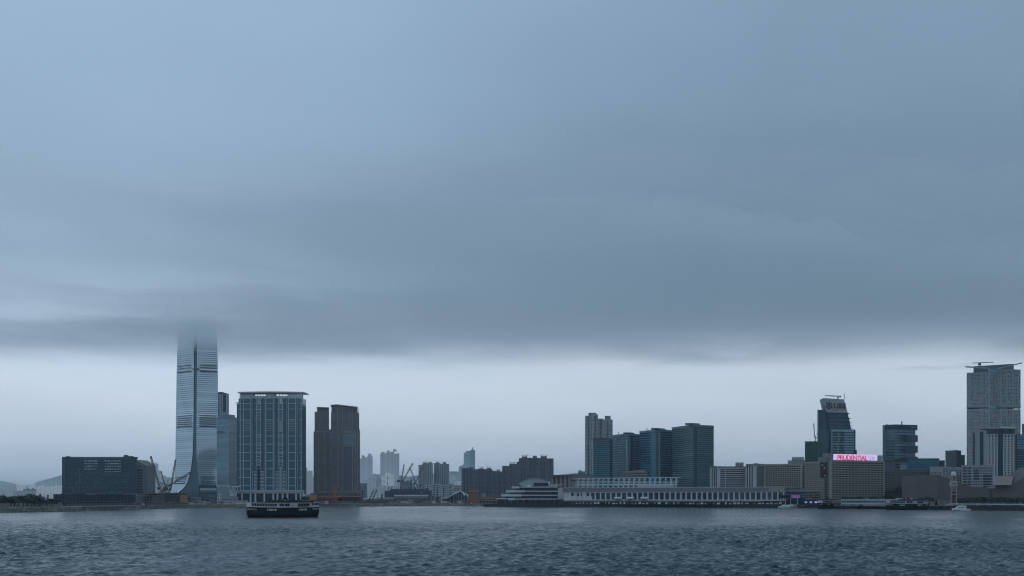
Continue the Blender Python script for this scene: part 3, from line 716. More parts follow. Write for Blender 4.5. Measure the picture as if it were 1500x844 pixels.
# ---- wide blue glass slab with white frames
def blue_slab():
    Y = 1750; t = Thing('glass_apartment_slab', 'wide blue glass apartment slab with white vertical frames and a flat canopy roof', 'apartment building', base(396, Y))
    A, B = P(349.5, Y), P(443, Y - 4); d = (B - A).normalized(); n = Vector((-d.y, d.x)); zt, zb = Z(584, Y), Z(724, Y)
    t.solid('wall', 'glass_blue', [A, B, B + n * 24, A + n * 24], zb, zt)
    f = t.face(A, B)
    def u(px): return (px - 349.5) / 93.5
    # white rooftop storey with openings, then the canopy
    segs = [(351, 356.5), (358.4, 367.5), (369.6, 375.0), (389.5, 401.5), (403.5, 408.5), (419.5, 421.5), (423.5, 432.5), (434.3, 442)]
    f.block('attic_wall', 'frame_white', u(351), u(442), Z(584, Y), Z(580.2, Y), -.2, 10)
    for a, c in ((351, 371), (390, 402), (422, 442)): f.block('attic_wall', 'frame_white', u(a), u(c), Z(580.2, Y), Z(577.2, Y), -.3, 10)
    b = MB(); pts = []
    for i in range(13):
        q = i / 12; px = 347.8 + 97.2 * q; sag = .5 - .5 * (2 * q - 1) ** 2; pts.append((px, sag))
    for (p0, s0), (p1, s1) in zip(pts, pts[1:]):
        Aq, Bq = P(p0, Y - 4 - 7 * s0), P(p1, Y - 4 - 7 * s1); A2, B2 = Aq + n * 34, Bq + n * 34
        b.prism([Aq, Bq, B2, A2], [Z(576.0 - .6 * s, Y) for s in (s0, s1, s1, s0)], [Z(574.5 - .9 * s, Y) for s in (s0, s1, s1, s0)], 'frame_white')
    t.part('roof_canopy', b)
    for px in range(353, 443, 4): f.block('canopy_post', 'frame_grey', u(px), u(px + .5), Z(580.2, Y), Z(575.5, Y), -.5, 1)
    # mechanical band
    zg = Z(719.2, Y)
    for px in (356.8, 367.6, 389.6, 400.4, 422.6, 433.2): f.block('pilaster', 'frame_white', u(px) - .0042, u(px) + .0042, zg, Z(580, Y), 1.0, 1.6)
    for px in (369.8, 387.0, 402.6, 420.2, 435.6): f.block('pilaster', 'frame_grey', u(px) - .0035, u(px) + .0035, zg, Z(582, Y), .7, 1.2)
    for px in (352.0, 441.2): f.block('pilaster', 'frame_white', u(px) - .004, u(px) + .004, zg, Z(584, Y), .7, 1.2)
    for px in (371.5, 385.5, 404.4, 418.6): f.block('recess', 'glass_navy', u(px) - .008, u(px) + .008, zg, Z(583, Y), .25, .5)
    # tie beams across bays
    for i, py in enumerate((591.3, 599.5, 615.3, 639, 650.8, 663, 675.2, 687, 699.5, 711)):
        for a, c in ((356.8, 367.6), (389.6, 400.4), (422.6, 433.2)): f.block('tie_beam', 'frame_white', u(a), u(c), Z(py + .35, Y), Z(py - .35, Y), .8, 1.4)
        if py < 690:
            for cx in (379.0, 411.2): f.block('tie_beam', 'frame_white', u(cx - 5), u(cx + 5), Z(py + .3, Y), Z(py - .3, Y), .9, 1.4)
        for a, c in ((349.5, 354.5), (438.5, 443)): f.block('tie_beam', 'frame_white', u(a), u(c), Z(py + .35, Y), Z(py - .35, Y), .8, 1.4)
    for py in (602.5, 605, 615.5, 618, 620.5, 623, 625.5, 628, 630.5):
        if py > 606:
            for a, c in ((357.5, 367), (390, 400), (423, 432.5)): f.block('balcony_rail', 'frame_grey', u(a), u(c), Z(py + .3, Y), Z(py - .3, Y), .5, .8)
    # central ladders
    for cx in (379.0, 411.2):
        for dx in (-2.6, 2.6): f.block('ladder_post', 'frame_white', u(cx + dx) - .004, u(cx + dx) + .004, Z(684, Y) if True else zg, Z(583, Y), .9, 1.4)
        for py in np.arange(588, 682, 4.05):
            if 616 < py < 633: continue
            f.block('ladder_rung', 'frame_white', u(cx - 2.6), u(cx + 2.6), Z(py + .3, Y), Z(py - .3, Y), .8, 1.2)
        f.block('sky_slot', 'glass_dark' if cx < 400 else 'frame_grey', u(cx - 1.5), u(cx + 1.5), Z(633, Y), Z(617, Y), 1.0, 1.2)
        f.block('sky_slot', 'podium_dark' if cx < 400 else 'hotel_grey', u(cx - 1.7), u(cx + 1.7), zg, Z(684, Y), .9, 1.2)
        for j in range(14):
            py = 691 + j * 2.05
            for a, c in ((cx - 7.4, cx - 2.4), (cx + 2.4, cx + 7.4)): f.block('balcony_rail', 'frame_white', u(a), u(c), Z(py + .33, Y), Z(py - .33, Y), .5, .8)
        f.block('roof_opening', 'white' if cx > 400 else 'frame_grey', u(cx - 1.4), u(cx + 1.4), Z(590.7, Y), Z(584.5, Y), .35, .5)
    f.grid('window_grid', 'pane_teal', 62, 54, zg, Z(586, Y), .5, .45, .0, 1, .12, keep=.55, jit=.3)
    # side wings set back
    for (a, c, tp) in ((346.8, 350.2, 592), (442.6, 443.8, 591)):
        t.pbox('side_wing', 'glass_blue', a, c, tp, 722, Y + 7, 14)
    t.pbox('wing_roof', 'frame_white', 346.2, 350, 589.4, 590.4, Y + 6, 14)
    # podium deck on columns
    Yp = Y - 40; fp = foot(345.5, 446, Yp, 60); t.solid('podium_deck', 'hotel_grey', fp, Z(722.8, Yp), Z(718.6, Yp)); fq = t.face(fp[0], fp[1])
    fq.block('deck_edge', 'frame_white', 0, 1, Z(719.6, Yp), Z(718.4, Yp), .5, 1)
    for px in (354, 366.5, 373.5, 386.5, 399.5, 405.5, 413, 420, 432.5, 439, 443): fq.block('column', 'frame_white', (px - 346.4) / 99.6, (px - 344.2) / 99.6, G0, Z(722.8, Yp), -.3, 2.2)
    t.solid('podium_glass', 'glass_navy', foot(347, 444, Yp + 6, 40), G0, Z(722.85, Yp))
blue_slab()

# ---- brown twin tower with a tall recess (an arch)
def arch_tower():
    Y = 1850; t = Thing('arch_tower', 'brown twin residential tower joined as an arch with a tall dark recess', 'apartment building', base(493, Y))
    def wing(px0, px1, top, bot, Yq, dep, m='brown_tile', slope=0.0):
        ft = foot(px0, px1, Yq, dep, Yq + .145 * (px1 - px0) * Yq / F); b = MB(); z0, za, zb_ = Z(bot, Yq), Z(top, Yq), Z(top + slope, Yq)
        b.prism(ft, z0, [za, zb_, zb_, za], m); t.part('wing', b); return t.face(ft[0], ft[1])
    g = 724
    # west tower, stepped
    f1 = wing(459.3, 482.2, 632, g, Y, 30); f1b = wing(460.8, 482.0, 603, 632, Y + .6, 29); f1c = wing(464.5, 481.8, 597.5, 603, Y + 1.2, 27, slope=.6)
    # east tower
    f2 = wing(482.2, 527.3, 629, g, Y - 2, 30); f2b = wing(484.8, 526.2, 604, 629, Y - 1.6, 29); f2c = wing(485.5, 523.8, 594, 604, Y - 1.2, 27, slope=2.6)
    b = MB()
    for (a, c, tp, sl, Yq) in ((464, 482, 596.2, .7, Y), (484.6, 524.4, 592.4, 3.4, Y - 2)):
        A, B = P(a, Yq - 3), P(c, Yq - 3 + .145 * (c - a) * Yq / F); n = Vector((-.145, .99))
        m_ = A.lerp(B, .22); zA, zM, zB = (Z(tp + (.8 if a > 470 else .2), Yq), Z(tp, Yq), Z(tp + sl, Yq))
        b.prism([A, m_, m_ + n * 34, A + n * 34], [zA - 1.2, zM - 1.2, zM - 1.2, zA - 1.2], [zA, zM, zM, zA], 'brown_rib')
        b.prism([m_, B, B + n * 34, m_ + n * 34], [zM - 1.2, zB - 1.2, zB - 1.2, zM - 1.2], [zM, zB, zB, zM], 'brown_rib')
    t.part('roof_slab', b)
    def u2(px): return (px - 482.2) / 45.1
    def u1(px): return (px - 459.3) / 22.9
    zg = Z(719, Y)
    # recess of the arch with its glazed bridge
    f2.block('arch_recess', 'resid_grey', u2(502.8), u2(515.6), zg, Z(654.5, Y), .35, .5)
    for px in (502.2, 516.2): f2.block('arch_pier', 'brown_rib', u2(px) - .010, u2(px) + .010, zg, Z(651, Y), 1.0, 1.6)
    f2.block('arch_lintel', 'brown_rib', u2(501.5), u2(520), Z(653.8, Y), Z(651.8, Y), 1.1, 1.8); f2.block('arch_lintel', 'brown_rib', u2(501.5), u2(518), Z(633.6, Y), Z(632, Y), 1.1, 1.8)
    for py in (638, 641.8, 645.6, 648.8): f2.block('bridge_glazing', 'glass_mid', u2(503.5), u2(519.5), Z(py + .9, Y), Z(py - .9, Y), .7, 1)
    for i in range(6): f2.block('bridge_pier', 'brown_rib', u2(503.8 + i * 2.6), u2(504.8 + i * 2.6), Z(636.5, Y), Z(634.5, Y), .8, 1)
    for py in (640, 644.5): f2.block('bridge_glazing', 'glass_mid_dark', u2(488), u2(494), Z(py + 1.2, Y), Z(py - 1.2, Y), .4, .8); f2.block('bridge_glazing', 'glass_mid_dark', u2(496.5), u2(500.5), Z(py + 1.6, Y), Z(py - 1.6, Y), .4, .8)
    for px in (466.0, 475.6): f1.block('pilaster', 'brown_rib', u1(px) - .018, u1(px) + .018, zg, Z(633, Y), .6, 1.2)
    for px in (486.2, 495.5, 520.5, 523.8): f2.block('pilaster', 'brown_rib', u2(px) - .008, u2(px) + .008, zg, Z(634, Y), .6, 1.2)
    for px in (494.5, 501.8, 511.5, 516.8): f2b.block('pilaster', 'brown_rib', (px - 484.8) / 41.4 - .008, (px - 484.8) / 41.4 + .008, Z(630, Y), Z(594, Y), .6, 1.2)
    f1.block('belt', 'brown_rib', 0, 1, Z(633, Y), Z(632, Y), .5, 1); f2.block('belt', 'brown_rib', 0, .42, Z(635, Y), Z(634, Y), .5, 1)
    b = MB()
    f1.grid('', 'pane', 13, 52, zg, Z(634, Y), .55, .5, .02, .98, .12, b, .85, .2); f1b.grid('', 'pane_teal', 12, 17, Z(631, Y), Z(604, Y), .6, .5, .02, .98, .12, b, .85, .2)
    f2.grid('', 'pane', 11, 52, zg, Z(637, Y), .55, .5, .01, u2(501.5), .12, b, .85, .2); f2.grid('', 'pane', 6, 52, zg, Z(637, Y), .55, .5, u2(517.2), .99, .12, b, .85, .2)
    f2b.grid('', 'pane_teal', 23, 20, Z(631, Y), Z(599, Y), .6, .5, .01, .99, .12, b, .9, .2)
    t.part('window_grid', b, kind='stuff')
    # podium storeys
    fp = foot(454.5, 528.5, Y - 45, 60); t.solid('podium', 'concrete_dark', fp, G0, Z(722.5, Y - 45)); fq = t.face(fp[0], fp[1])
    for i, (a, c) in enumerate(((.17, .3), (.3, .54), (.58, .66), (.7, .98))): fq.block('parapet', 'concrete', a, c, Z(721.6 - (i % 2) * 1.2, Y - 45), Z(718.6, Y - 45), .4, 2)
    fq.windows('pane', 14, 2, Z(733, Y), Z(723, Y), .7, .5, 0, 1, .3)
arch_tower()

# ---- concrete frame under construction on the shore
def concrete_frame():
    Y = 1300; t = Thing('building_under_construction', 'unfinished brown concrete frame with open floors below the tower cranes', 'building', base(236, Y))
    ft = foot(198.5, 274, Y, 45); f = t.face(ft[0], ft[1]); sp = 75.5
    t.solid('back_wall', 'concrete_dark', foot(200, 272, Y + 9, 30), G0, Z(722.5, Y))
    for py, a, c in ((722.6, 215, 268), (726.2, 198.5, 274), (730.4, 198.5, 274), (734.6, 198.5, 274), (739, 198.5, 274)):
        f.block('floor_slab', 'cream_dark' if py < 736 else 'concrete', (a - 198.5) / sp, (c - 198.5) / sp, Z(py + .55, Y), Z(py - .35, Y), .4, 14)
    for i in range(16):
        u = .01 + i * .064; f.block('column', 'concrete', u, u + .008, G0, Z(726, Y), -.2, 1)
    for a, c, m in ((223, 233, 'concrete_dark'), (242, 262, 'brown_dark'), (200, 210, 'concrete_dark')): f.block('scaffold_screen', m, (a - 198.5) / sp, (c - 198.5) / sp, Z(738, Y), Z(726.5, Y), .6, .3)
    f.block('debris_net', 'orange_net', (264.5 - 198.5) / sp, (273.6 - 198.5) / sp, Z(737, Y), Z(725.2, Y), .9, .4, label='orange debris netting hung over the corner bay')
    b = MB()
    for i in range(34):
        u = random.uniform(.02, .95); b.box(f.at(u, -random.uniform(0, 6), Z(722.6 if u > .25 and u < .9 else 726, Y) + .9), (.3 + random.random() * .5, .3, random.uniform(1, 2.6)), 'steel_dark')
    t.part('starter_bar', b, kind='stuff')
concrete_frame()
for (a, c, tp, Y, m, lb) in ((276, 281, 723, 1310, 'concrete', 'tall narrow concrete stair shaft beside the orange netting'), (281, 294, 728, 1320, 'frame_grey', 'open grey steel frame hut between the shaft and the concrete box'),
                        (305.5, 314.5, 725.3, 1330, 'concrete', 'plain concrete box on the shore under the tower entrance canopy'),
                        (318.5, 324.5, 723, 1330, 'offwhite', 'tall pale concrete lift core standing alone on the shore'), (325, 349, 728, 1330, 'hotel_grey', 'long grey shed beside the pale lift core'),
                        (295, 305, 730, 1316, 'concrete_dark', 'low dark shed in front of the skyscraper base')):
    t = Thing('site_building', lb, 'shed', base((a + c) / 2, Y)); ft = foot(a, c, Y, 12); t.solid('wall', m, ft, G0, Z(tp, Y)); f = t.face(ft[0], ft[1])
    f.block('roof', 'roof_grey', -.02, 1.02, Z(tp, Y), Z(tp - .35, Y), .4, 12.8)
    n = max(1, int((c - a) / 3)); f.windows('pane', n, max(1, int((738 - tp) / 4.5)), Z(737.5, Y), Z(tp + 1.5, Y), .45, .4)
# white tree-like columns by the blue slab
t = Thing('canopy_frame', 'white branching steel canopy frame beside the blue slab podium', 'structure', base(343, 1700))
b = MB()
for px in (338.6, 341.5, 345):
    p = P(px, 1700); 
    for dx in (-3.5, -1, 3): b.bar((p.x, p.y, Z(730, 1700)), (p.x + dx, p.y, Z(712.5, 1700)), .8, 'frame_white')
t.part('column', b); t.pbox('canopy_slab', 'offwhite', 335, 352, 712, 713.2, 1700, 16)

# ---- orange site canopy and hoardings below the arch
def orange_hall():
    Y = 1430; t = Thing('site_canopy', 'long orange-red roofed open hall on the shore below the brown arch', 'shed', base(497, Y))
    ft = foot(466, 527, Y, 14); f = t.face(ft[0], ft[1])
    f.block('roof', 'roof_orange', 0, 1, Z(728, Y), Z(726.2, Y), .5, 15); f.block('upper_wall', 'brick', .02, .6, Z(731, Y), Z(728, Y), -.3, 8)
    f.block('floor_slab', 'roof_orange', .03, .56, Z(733.4, Y), Z(732.6, Y), .3, 10); f.block('lower_wall', 'brick', .03, .22, Z(737, Y), Z(733.4, Y), -.1, 8); f.block('lower_wall', 'brick', .36, .56, Z(736.5, Y), Z(729, Y), -.1, 8)
    for i in range(17): f.block('post', 'steel_dark', i / 16 - .004, i / 16 + .004, G0, Z(728, Y), .1, .5)
    f.block('back_wall', 'concrete_dark', 0, 1, G0, Z(728, Y), -10, 1)
    t = Thing('site_canopy', 'small orange-netted scaffold beside the orange-red hall', 'shed', base(457, Y)); ft = foot(451, 464, Y, 8); f = t.face(ft[0], ft[1])
    t.solid('frame', 'concrete', foot(448, 465, Y + 3, 8), G0, Z(724.5, Y)); f.block('debris_net', 'orange_net', .05, .6, Z(733, Y), Z(724.8, Y), .2, .3); f.block('debris_net', 'orange_net', .62, .97, Z(731, Y), Z(727, Y), .2, .3)
orange_hall()

# ================================================================== CRANES
def luffing_crane(label, px, Y, py_base, py_slew, tip, tail=None, thick=1.0, m='crane_paint', cat='crane'):
    """tower crane with a raised jib: mast, slewing cab, lattice jib, A-frame, counterweight"""
    p = P(px, Y); z0, z1 = Z(py_base, Y), Z(py_slew, Y); s = Y / F
    t = Thing('tower_crane', label, cat, (p.x, p.y, z0))
    w = 1.7 * thick
    b = MB(); b.lattice((p.x, p.y, z0), (p.x, p.y, z1), w, .42 * thick, m); t.part('mast', b)
    tx, tz = X(tip[0], Y), Z(tip[1], Y); sg = 1 if tx > p.x else -1
    b = MB(); b.box((p.x - sg * 2.2, p.y, z1 + .6), (7.5 * thick, 2.2, 1.0), m); b.box((p.x + sg * .8, p.y - 1.2, z1 + 2), (1.8, 1.6, 2), m); t.part('slewing_deck', b)
    b = MB(); b.box((p.x - sg * 4.8, p.y, z1 + 1.3), (2.2 * thick, 2.4, 2.6 * thick), 'steel_dark'); t.part('counterweight', b)
    root = Vector((p.x + sg * 1.2, p.y, z1 + 1.4)); tip3 = Vector((tx, p.y - 2, tz))
    b = MB(); b.lattice(root, tip3, 1.25 * thick, .36 * thick, m, step=2.6); b.box(tip3, (1.5, 1.2, 1.5), 'steel_dark'); t.part('jib', b)
    af = Vector((p.x - sg * 2.6, p.y, z1 + 7.5 * thick))
    b = MB(); b.bar((p.x + sg * .8, p.y, z1 + 1), af, .4 * thick, m); b.bar((p.x - sg * 4.2, p.y, z1 + 1), af, .4 * thick, m); t.part('a_frame', b)
    b = MB(); b.bar(af, root.lerp(tip3, .9), .12 * thick, 'steel_dark'); b.bar(tip3, tip3 - Vector((0, 0, min(18, .5 * (tz - z1)))), .1 * thick, 'steel_dark'); t.part('cable', b)
    return t
luffing_crane('crane on the concrete frame with its long jib raised steeply away from the skyscraper', 236.3, 1290, 739, 717.5, (222.0, 669.5), thick=1.25)
luffing_crane('crane whose jib points up along the skyscraper edge', 248.3, 1305, 727, 719, (258.0, 674.5), thick=1.05)
luffing_crane('crane with its low jib reaching across the skyscraper base', 239.5, 1275, 739, 717.5, (279.0, 693.0), thick=1.0)
luffing_crane('small crane with short raised jib behind the concrete frame', 242.5, 1420, 722, 712, (237.2, 691.5), thick=.8)
luffing_crane('crane with a near-vertical jib on the purple site hall', 587.0, 2050, 720, 706, (592, 681), thick=1.15)
luffing_crane('crane with the longest slanting jib on the purple site hall', 589.2, 2040, 720, 706, (604.6, 679.5), thick=1.35)
luffing_crane('crane with jib leaning towards the longest jib, on the purple site hall', 611.5, 2045, 720, 712, (600.8, 686.5), thick=1.15)
luffing_crane('crane in front of the four grey towers with its jib up', 606.3, 2035, 720, 711, (621.5, 683.5), thick=1.15)
luffing_crane('short crane stub at the east end of the purple site hall', 603.2, 2060, 720, 709, (602.5, 700.5), thick=1.0)
luffing_crane('orange crane standing in front of the brown arch', 490.0, 1500, 738, 719, (486.5, 707.5), thick=1.0, m='crane_orange')
luffing_crane('thin crane over the trees at the reclaimed point', 36.5, 1050, 741, 736.5, (29.5, 727.5), thick=.7)
for (px, tp, Y, lb) in ((59, 723.5, 1080, 'dark piling rig mast beside the white slab estate'), (70.2, 725, 1100, 'thinner grey piling rig mast near the podium overhang'), (531, 718, 1440, 'tall piling rig east of the orange-red hall'),
                        (545.8, 718, 1445, 'leaning piling rig in front of the dark blue low block'), (550.3, 717.5, 1450, 'upright piling rig next to the leaning rig'), (559.5, 723, 1450, 'short thin piling rig before the pale wall')):
    p = P(px, Y); t = Thing('piling_rig', lb, 'piling rig', (p.x, p.y, G0)); b = MB(); lean = 4.5 if 'leaning' in lb else .6
    b.lattice((p.x - lean, p.y, G0 + 1.5), (p.x + lean * .3, p.y, Z(tp, Y)), 1.1, .4, 'steel_dark'); t.part('mast', b)
    b = MB(); b.box((p.x + 1.2, p.y, G0 + 2.2), (3.6, 2.6, 2), 'crane_paint'); t.part('cab', b)
    b = MB(); b.box((p.x + 1, p.y - 1.1, G0 + .6), (4.6, .8, 1.2), 'steel_dark'); b.box((p.x + 1, p.y + 1.1, G0 + .6), (4.6, .8, 1.2), 'steel_dark'); t.part('track', b)

# ================================================================== CENTRAL SHORE
def resid(label, px0, px1, top, Y, m, bays, nfl, wings=None, tanks=(), bot=725, wm='pane', dep=22, rec='pane_black', cat='tower block', group=None, fu=.5, fz=.42, rib=None, keep=.92):
    """residential tower: flat bays split by dark strips that paint the shade between them, rows of windows, rooftop tanks and frames"""
    if Y > 2500: Y = 2500 + (Y - 2500) * 1.9
    t = Thing('residential_tower', label, cat, base((px0 + px1) / 2, Y), group)
    wings = wings or [(px0, px1, top)]
    mbw = MB()
    for k, (a, c, tp) in enumerate(wings):
        ft = foot(a, c, Y, dep); z1 = Z(tp, Y); t.solid('wing', m, ft, G0, z1)
        f = t.face(ft[0], ft[1]); n = max(1, round(bays * (c - a) / (px1 - px0))); zb = max(G0 + 1, Z(bot, Y))
        for i in range(1, n): u = i / n; f.block('well_shade_strip', rec, u - .09 / n, u + .09 / n, zb, z1 - .5, .12, .3)  # dark strip on the flat wall paints the shade between bays
        if rib:
            for i in range(n): u = (i + .5) / n; f.block('pilaster', rib, u - .06 / n, u + .06 / n, zb, z1 - .3, .6, 1)
        f.grid('', wm, n * 3, max(3, int(nfl * (bot - tp) / (bot - top))), zb, z1 - 1, fu, fz, 0, 1, .1, mbw, keep, .15)
        f.block('parapet', m, 0, 1, z1, z1 + .9, .25, .5)
    t.part('window_grid', mbw, kind='stuff')
    for (px, w, tp, hb, fr) in tanks:
        ft = foot(px - w / 2, px + w / 2, Y + 4, 10); t.solid('roof_tank', m, ft, Z(hb, Y), Z(tp, Y))
        if fr:
            b = MB(); A, B = P(px - w * .62, Y + 3), P(px + w * .62, Y + 3); z = Z(tp - 1.6, Y)
            b.bar((*A, z), (*B, z), .8, 'resid_pale'); b.bar((*A.lerp(B, .2), Z(tp, Y)), (*A.lerp(B, .2), z), .6, 'resid_pale'); b.bar((*A.lerp(B, .8), Z(tp, Y)), (*A.lerp(B, .8), z), .6, 'resid_pale'); t.part('roof_frame', b)
    return t
far = 7000
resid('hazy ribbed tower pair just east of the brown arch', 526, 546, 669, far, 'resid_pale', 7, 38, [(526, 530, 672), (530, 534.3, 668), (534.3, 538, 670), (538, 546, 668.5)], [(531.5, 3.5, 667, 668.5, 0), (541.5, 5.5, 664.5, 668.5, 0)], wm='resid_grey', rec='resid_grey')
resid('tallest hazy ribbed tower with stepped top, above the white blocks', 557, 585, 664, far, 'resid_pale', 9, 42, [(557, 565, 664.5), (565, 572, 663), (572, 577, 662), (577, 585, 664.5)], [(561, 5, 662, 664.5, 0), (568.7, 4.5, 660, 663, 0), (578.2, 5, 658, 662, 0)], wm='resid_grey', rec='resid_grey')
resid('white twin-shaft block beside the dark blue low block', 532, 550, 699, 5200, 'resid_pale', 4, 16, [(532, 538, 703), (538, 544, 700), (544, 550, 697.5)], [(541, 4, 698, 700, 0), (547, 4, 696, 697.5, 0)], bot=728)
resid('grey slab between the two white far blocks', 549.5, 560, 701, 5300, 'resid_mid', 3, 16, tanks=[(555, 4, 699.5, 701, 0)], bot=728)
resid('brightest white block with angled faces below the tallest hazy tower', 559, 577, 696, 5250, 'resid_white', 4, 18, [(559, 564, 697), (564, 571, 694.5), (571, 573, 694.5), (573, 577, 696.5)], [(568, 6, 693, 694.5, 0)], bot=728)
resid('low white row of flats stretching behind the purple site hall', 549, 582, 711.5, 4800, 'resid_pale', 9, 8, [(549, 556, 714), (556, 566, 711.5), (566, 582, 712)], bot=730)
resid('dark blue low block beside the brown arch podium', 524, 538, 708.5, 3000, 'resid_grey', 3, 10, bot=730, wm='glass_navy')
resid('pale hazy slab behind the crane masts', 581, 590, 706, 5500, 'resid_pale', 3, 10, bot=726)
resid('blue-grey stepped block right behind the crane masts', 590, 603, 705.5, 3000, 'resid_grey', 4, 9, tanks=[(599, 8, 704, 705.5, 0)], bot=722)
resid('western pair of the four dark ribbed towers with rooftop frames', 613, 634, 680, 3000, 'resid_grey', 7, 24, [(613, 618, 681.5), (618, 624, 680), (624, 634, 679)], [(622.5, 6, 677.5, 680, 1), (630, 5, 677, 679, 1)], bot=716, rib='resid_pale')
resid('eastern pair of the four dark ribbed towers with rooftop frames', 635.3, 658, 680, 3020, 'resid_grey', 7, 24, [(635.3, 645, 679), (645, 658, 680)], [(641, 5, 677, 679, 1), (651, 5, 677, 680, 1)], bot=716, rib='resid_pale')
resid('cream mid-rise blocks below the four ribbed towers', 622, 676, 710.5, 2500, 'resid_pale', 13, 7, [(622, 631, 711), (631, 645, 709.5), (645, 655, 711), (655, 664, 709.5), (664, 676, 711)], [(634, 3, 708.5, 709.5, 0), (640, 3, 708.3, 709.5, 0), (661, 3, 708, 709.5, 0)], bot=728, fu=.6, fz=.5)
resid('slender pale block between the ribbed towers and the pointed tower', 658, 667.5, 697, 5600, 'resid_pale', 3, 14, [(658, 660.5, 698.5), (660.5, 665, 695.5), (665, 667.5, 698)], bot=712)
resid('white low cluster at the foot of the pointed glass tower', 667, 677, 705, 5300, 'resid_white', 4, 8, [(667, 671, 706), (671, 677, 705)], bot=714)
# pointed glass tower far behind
def pointed():
    Y = 11500; t = Thing('pointed_tower', 'hazy blue glass tower with a rounded stepped crown and a lower wing', 'skyscraper', base(686, Y))
    def sl(n, m, a, c, tp, dep=40, Yo=0): ft = foot(a, c, Y + Yo, dep); t.solid(n, m, ft, G0, Z(tp, Y + Yo)); return t.face(ft[0], ft[1])
    f = sl('shaft', 'glass_mid', 679.3, 688.5, 663); f2 = sl('shaft', 'glass_mid_dark', 688.5, 696, 659.5)
    sl('crown_step', 'glass_mid', 682.5, 688.6, 660.6, 30, 5)
    b = MB(); cx = P(692.3, Y + 12); b.cyl((cx.x, cx.y, Z(660, Y)), (cx.x, cx.y, Z(657, Y)), 8.2, 7.6, 'glass_mid', 14); b.cyl((cx.x, cx.y, Z(657, Y)), (cx.x, cx.y, Z(655.2, Y)), 7.6, 3.4, 'glass_mid', 14); t.part('crown', b)
    f3 = sl('lower_wing', 'glass_mid', 672, 679.6, 684, 40, -8)
    b = MB(); q = foot(672, 679.6, Y - 10, 30); b.prism(q, Z(684, Y), [Z(684, Y), Z(680, Y), Z(680, Y), Z(684, Y)], 'glass_mid'); t.part('wing_roof', b)
    for g_, tp in ((f, 663), (f2, 659.5), (f3, 684)): g_.bands('floor_band', 'glass_mid_dark', 14, Z(720, Y), Z(tp, Y) - 2, .2, 0, 1, .3, .5)
pointed()
resid('long dark grey residential cluster with stepped roofs behind the brick hall', 676, 735.5, 687, 1950, 'resid_grey', 15, 22,
      [(676, 693.5, 686.5), (693.5, 699, 688.5), (699, 710, 687.7), (710, 721.5, 688.2), (721.5, 727, 690.8), (727, 735.5, 692.5)],
      [(689.5, 6, 684.3, 686.5, 1), (705, 5, 686, 687.7, 1), (716, 6, 685.7, 688.2, 1), (730, 5, 689, 692.5, 1)], bot=728, dep=20, fu=.55, fz=.4)
resid('taller dark grey residential cluster behind the terraced terminal', 735.5, 811, 672, 1900, 'resid_grey', 18, 28,
      [(735.5, 746, 683.3), (746, 756.5, 680.5), (756.5, 760, 677.5), (760, 773, 672), (773, 789, 671.5), (789, 801, 671.8), (801, 811, 672.5)],
      [(750.5, 7, 679, 683, 1), (768.5, 8, 668.5, 672, 1), (783.5, 6, 667.5, 671.5, 0), (796.5, 9, 668.2, 672, 1)], bot=722, dep=20, fu=.55, fz=.4)

def purple_hall():
    Y = 2000; t = Thing('site_hall', 'low wide dark purple hall behind hoardings below the crane cluster', 'building', base(597, Y))
    ft = foot(563.5, 632.5, Y, 50); t.solid('wall', 'purple_hoard', ft, G0, Z(718.8, Y)); f = t.face(ft[0], ft[1])
    f.block('upper_wall', 'purple_hoard', .11, .91, Z(719, Y), Z(716.5, Y), -.4, 40)
    for i in range(28): u = .01 + i * .0357; f.block('panel_joint', 'pane_black', u - .0012, u + .0012, G0, Z(719, Y), .1, .2)
    f.block('notice_panel', 'resid_pale', .76, .80, Z(722, Y), Z(721.2, Y), .2, .3)
    b = MB()
    for i in range(14): u = random.uniform(.05, .8); b.box(f.at(u, -4, Z(716, Y) + 1.0), (1, 1, random.uniform(1, 4)), 'steel_dark')
    t.part('site_clutter', b, kind='stuff')
    for (a, c, tp, lb, Yq, m) in ((578, 626, 725.0, 'long pale-roofed shed in front of the purple hall', 1640, 'roof_pale'), (551, 577, 728.8, 'low shed with a flat pale roof beside the purple hall', 1600, 'frame_grey'), (531, 551, 729.5, 'short low shed with a light roof near the piling rigs', 1580, 'roof_pale')):
        t = Thing('shed', lb, 'shed', base((a + c) / 2, Yq)); ft = foot(a, c, Yq, 16); t.solid('wall', 'concrete', ft, G0, Z(tp + 1.6, Yq)); f = t.face(ft[0], ft[1]); f.block('roof', m, -.01, 1.01, Z(tp + 1.8, Yq), Z(tp, Yq), .6, 17)
        f.windows('pane', int((c - a) / 3), 1, G0 + 1, Z(tp + 2.5, Yq), .5, .5)
    Yq = 1560; t = Thing('gatehouse', 'small concrete gatehouse with two tall dark doorways on the shore', 'building', base(639, Yq)); ft = foot(631, 646, Yq, 9); t.solid('wall', 'concrete', ft, G0, Z(727.2, Yq)); f = t.face(ft[0], ft[1])
    f.block('doorway', 'pane_black', .12, .24, G0, Z(728, Yq), .1, .3); f.block('doorway', 'pane_black', .55, .78, G0, Z(728, Yq), .1, .3); f.block('roof', 'roof_grey', -.1, 1.05, Z(727.2, Yq), Z(726.3, Yq), .5, 10)
purple_hall()

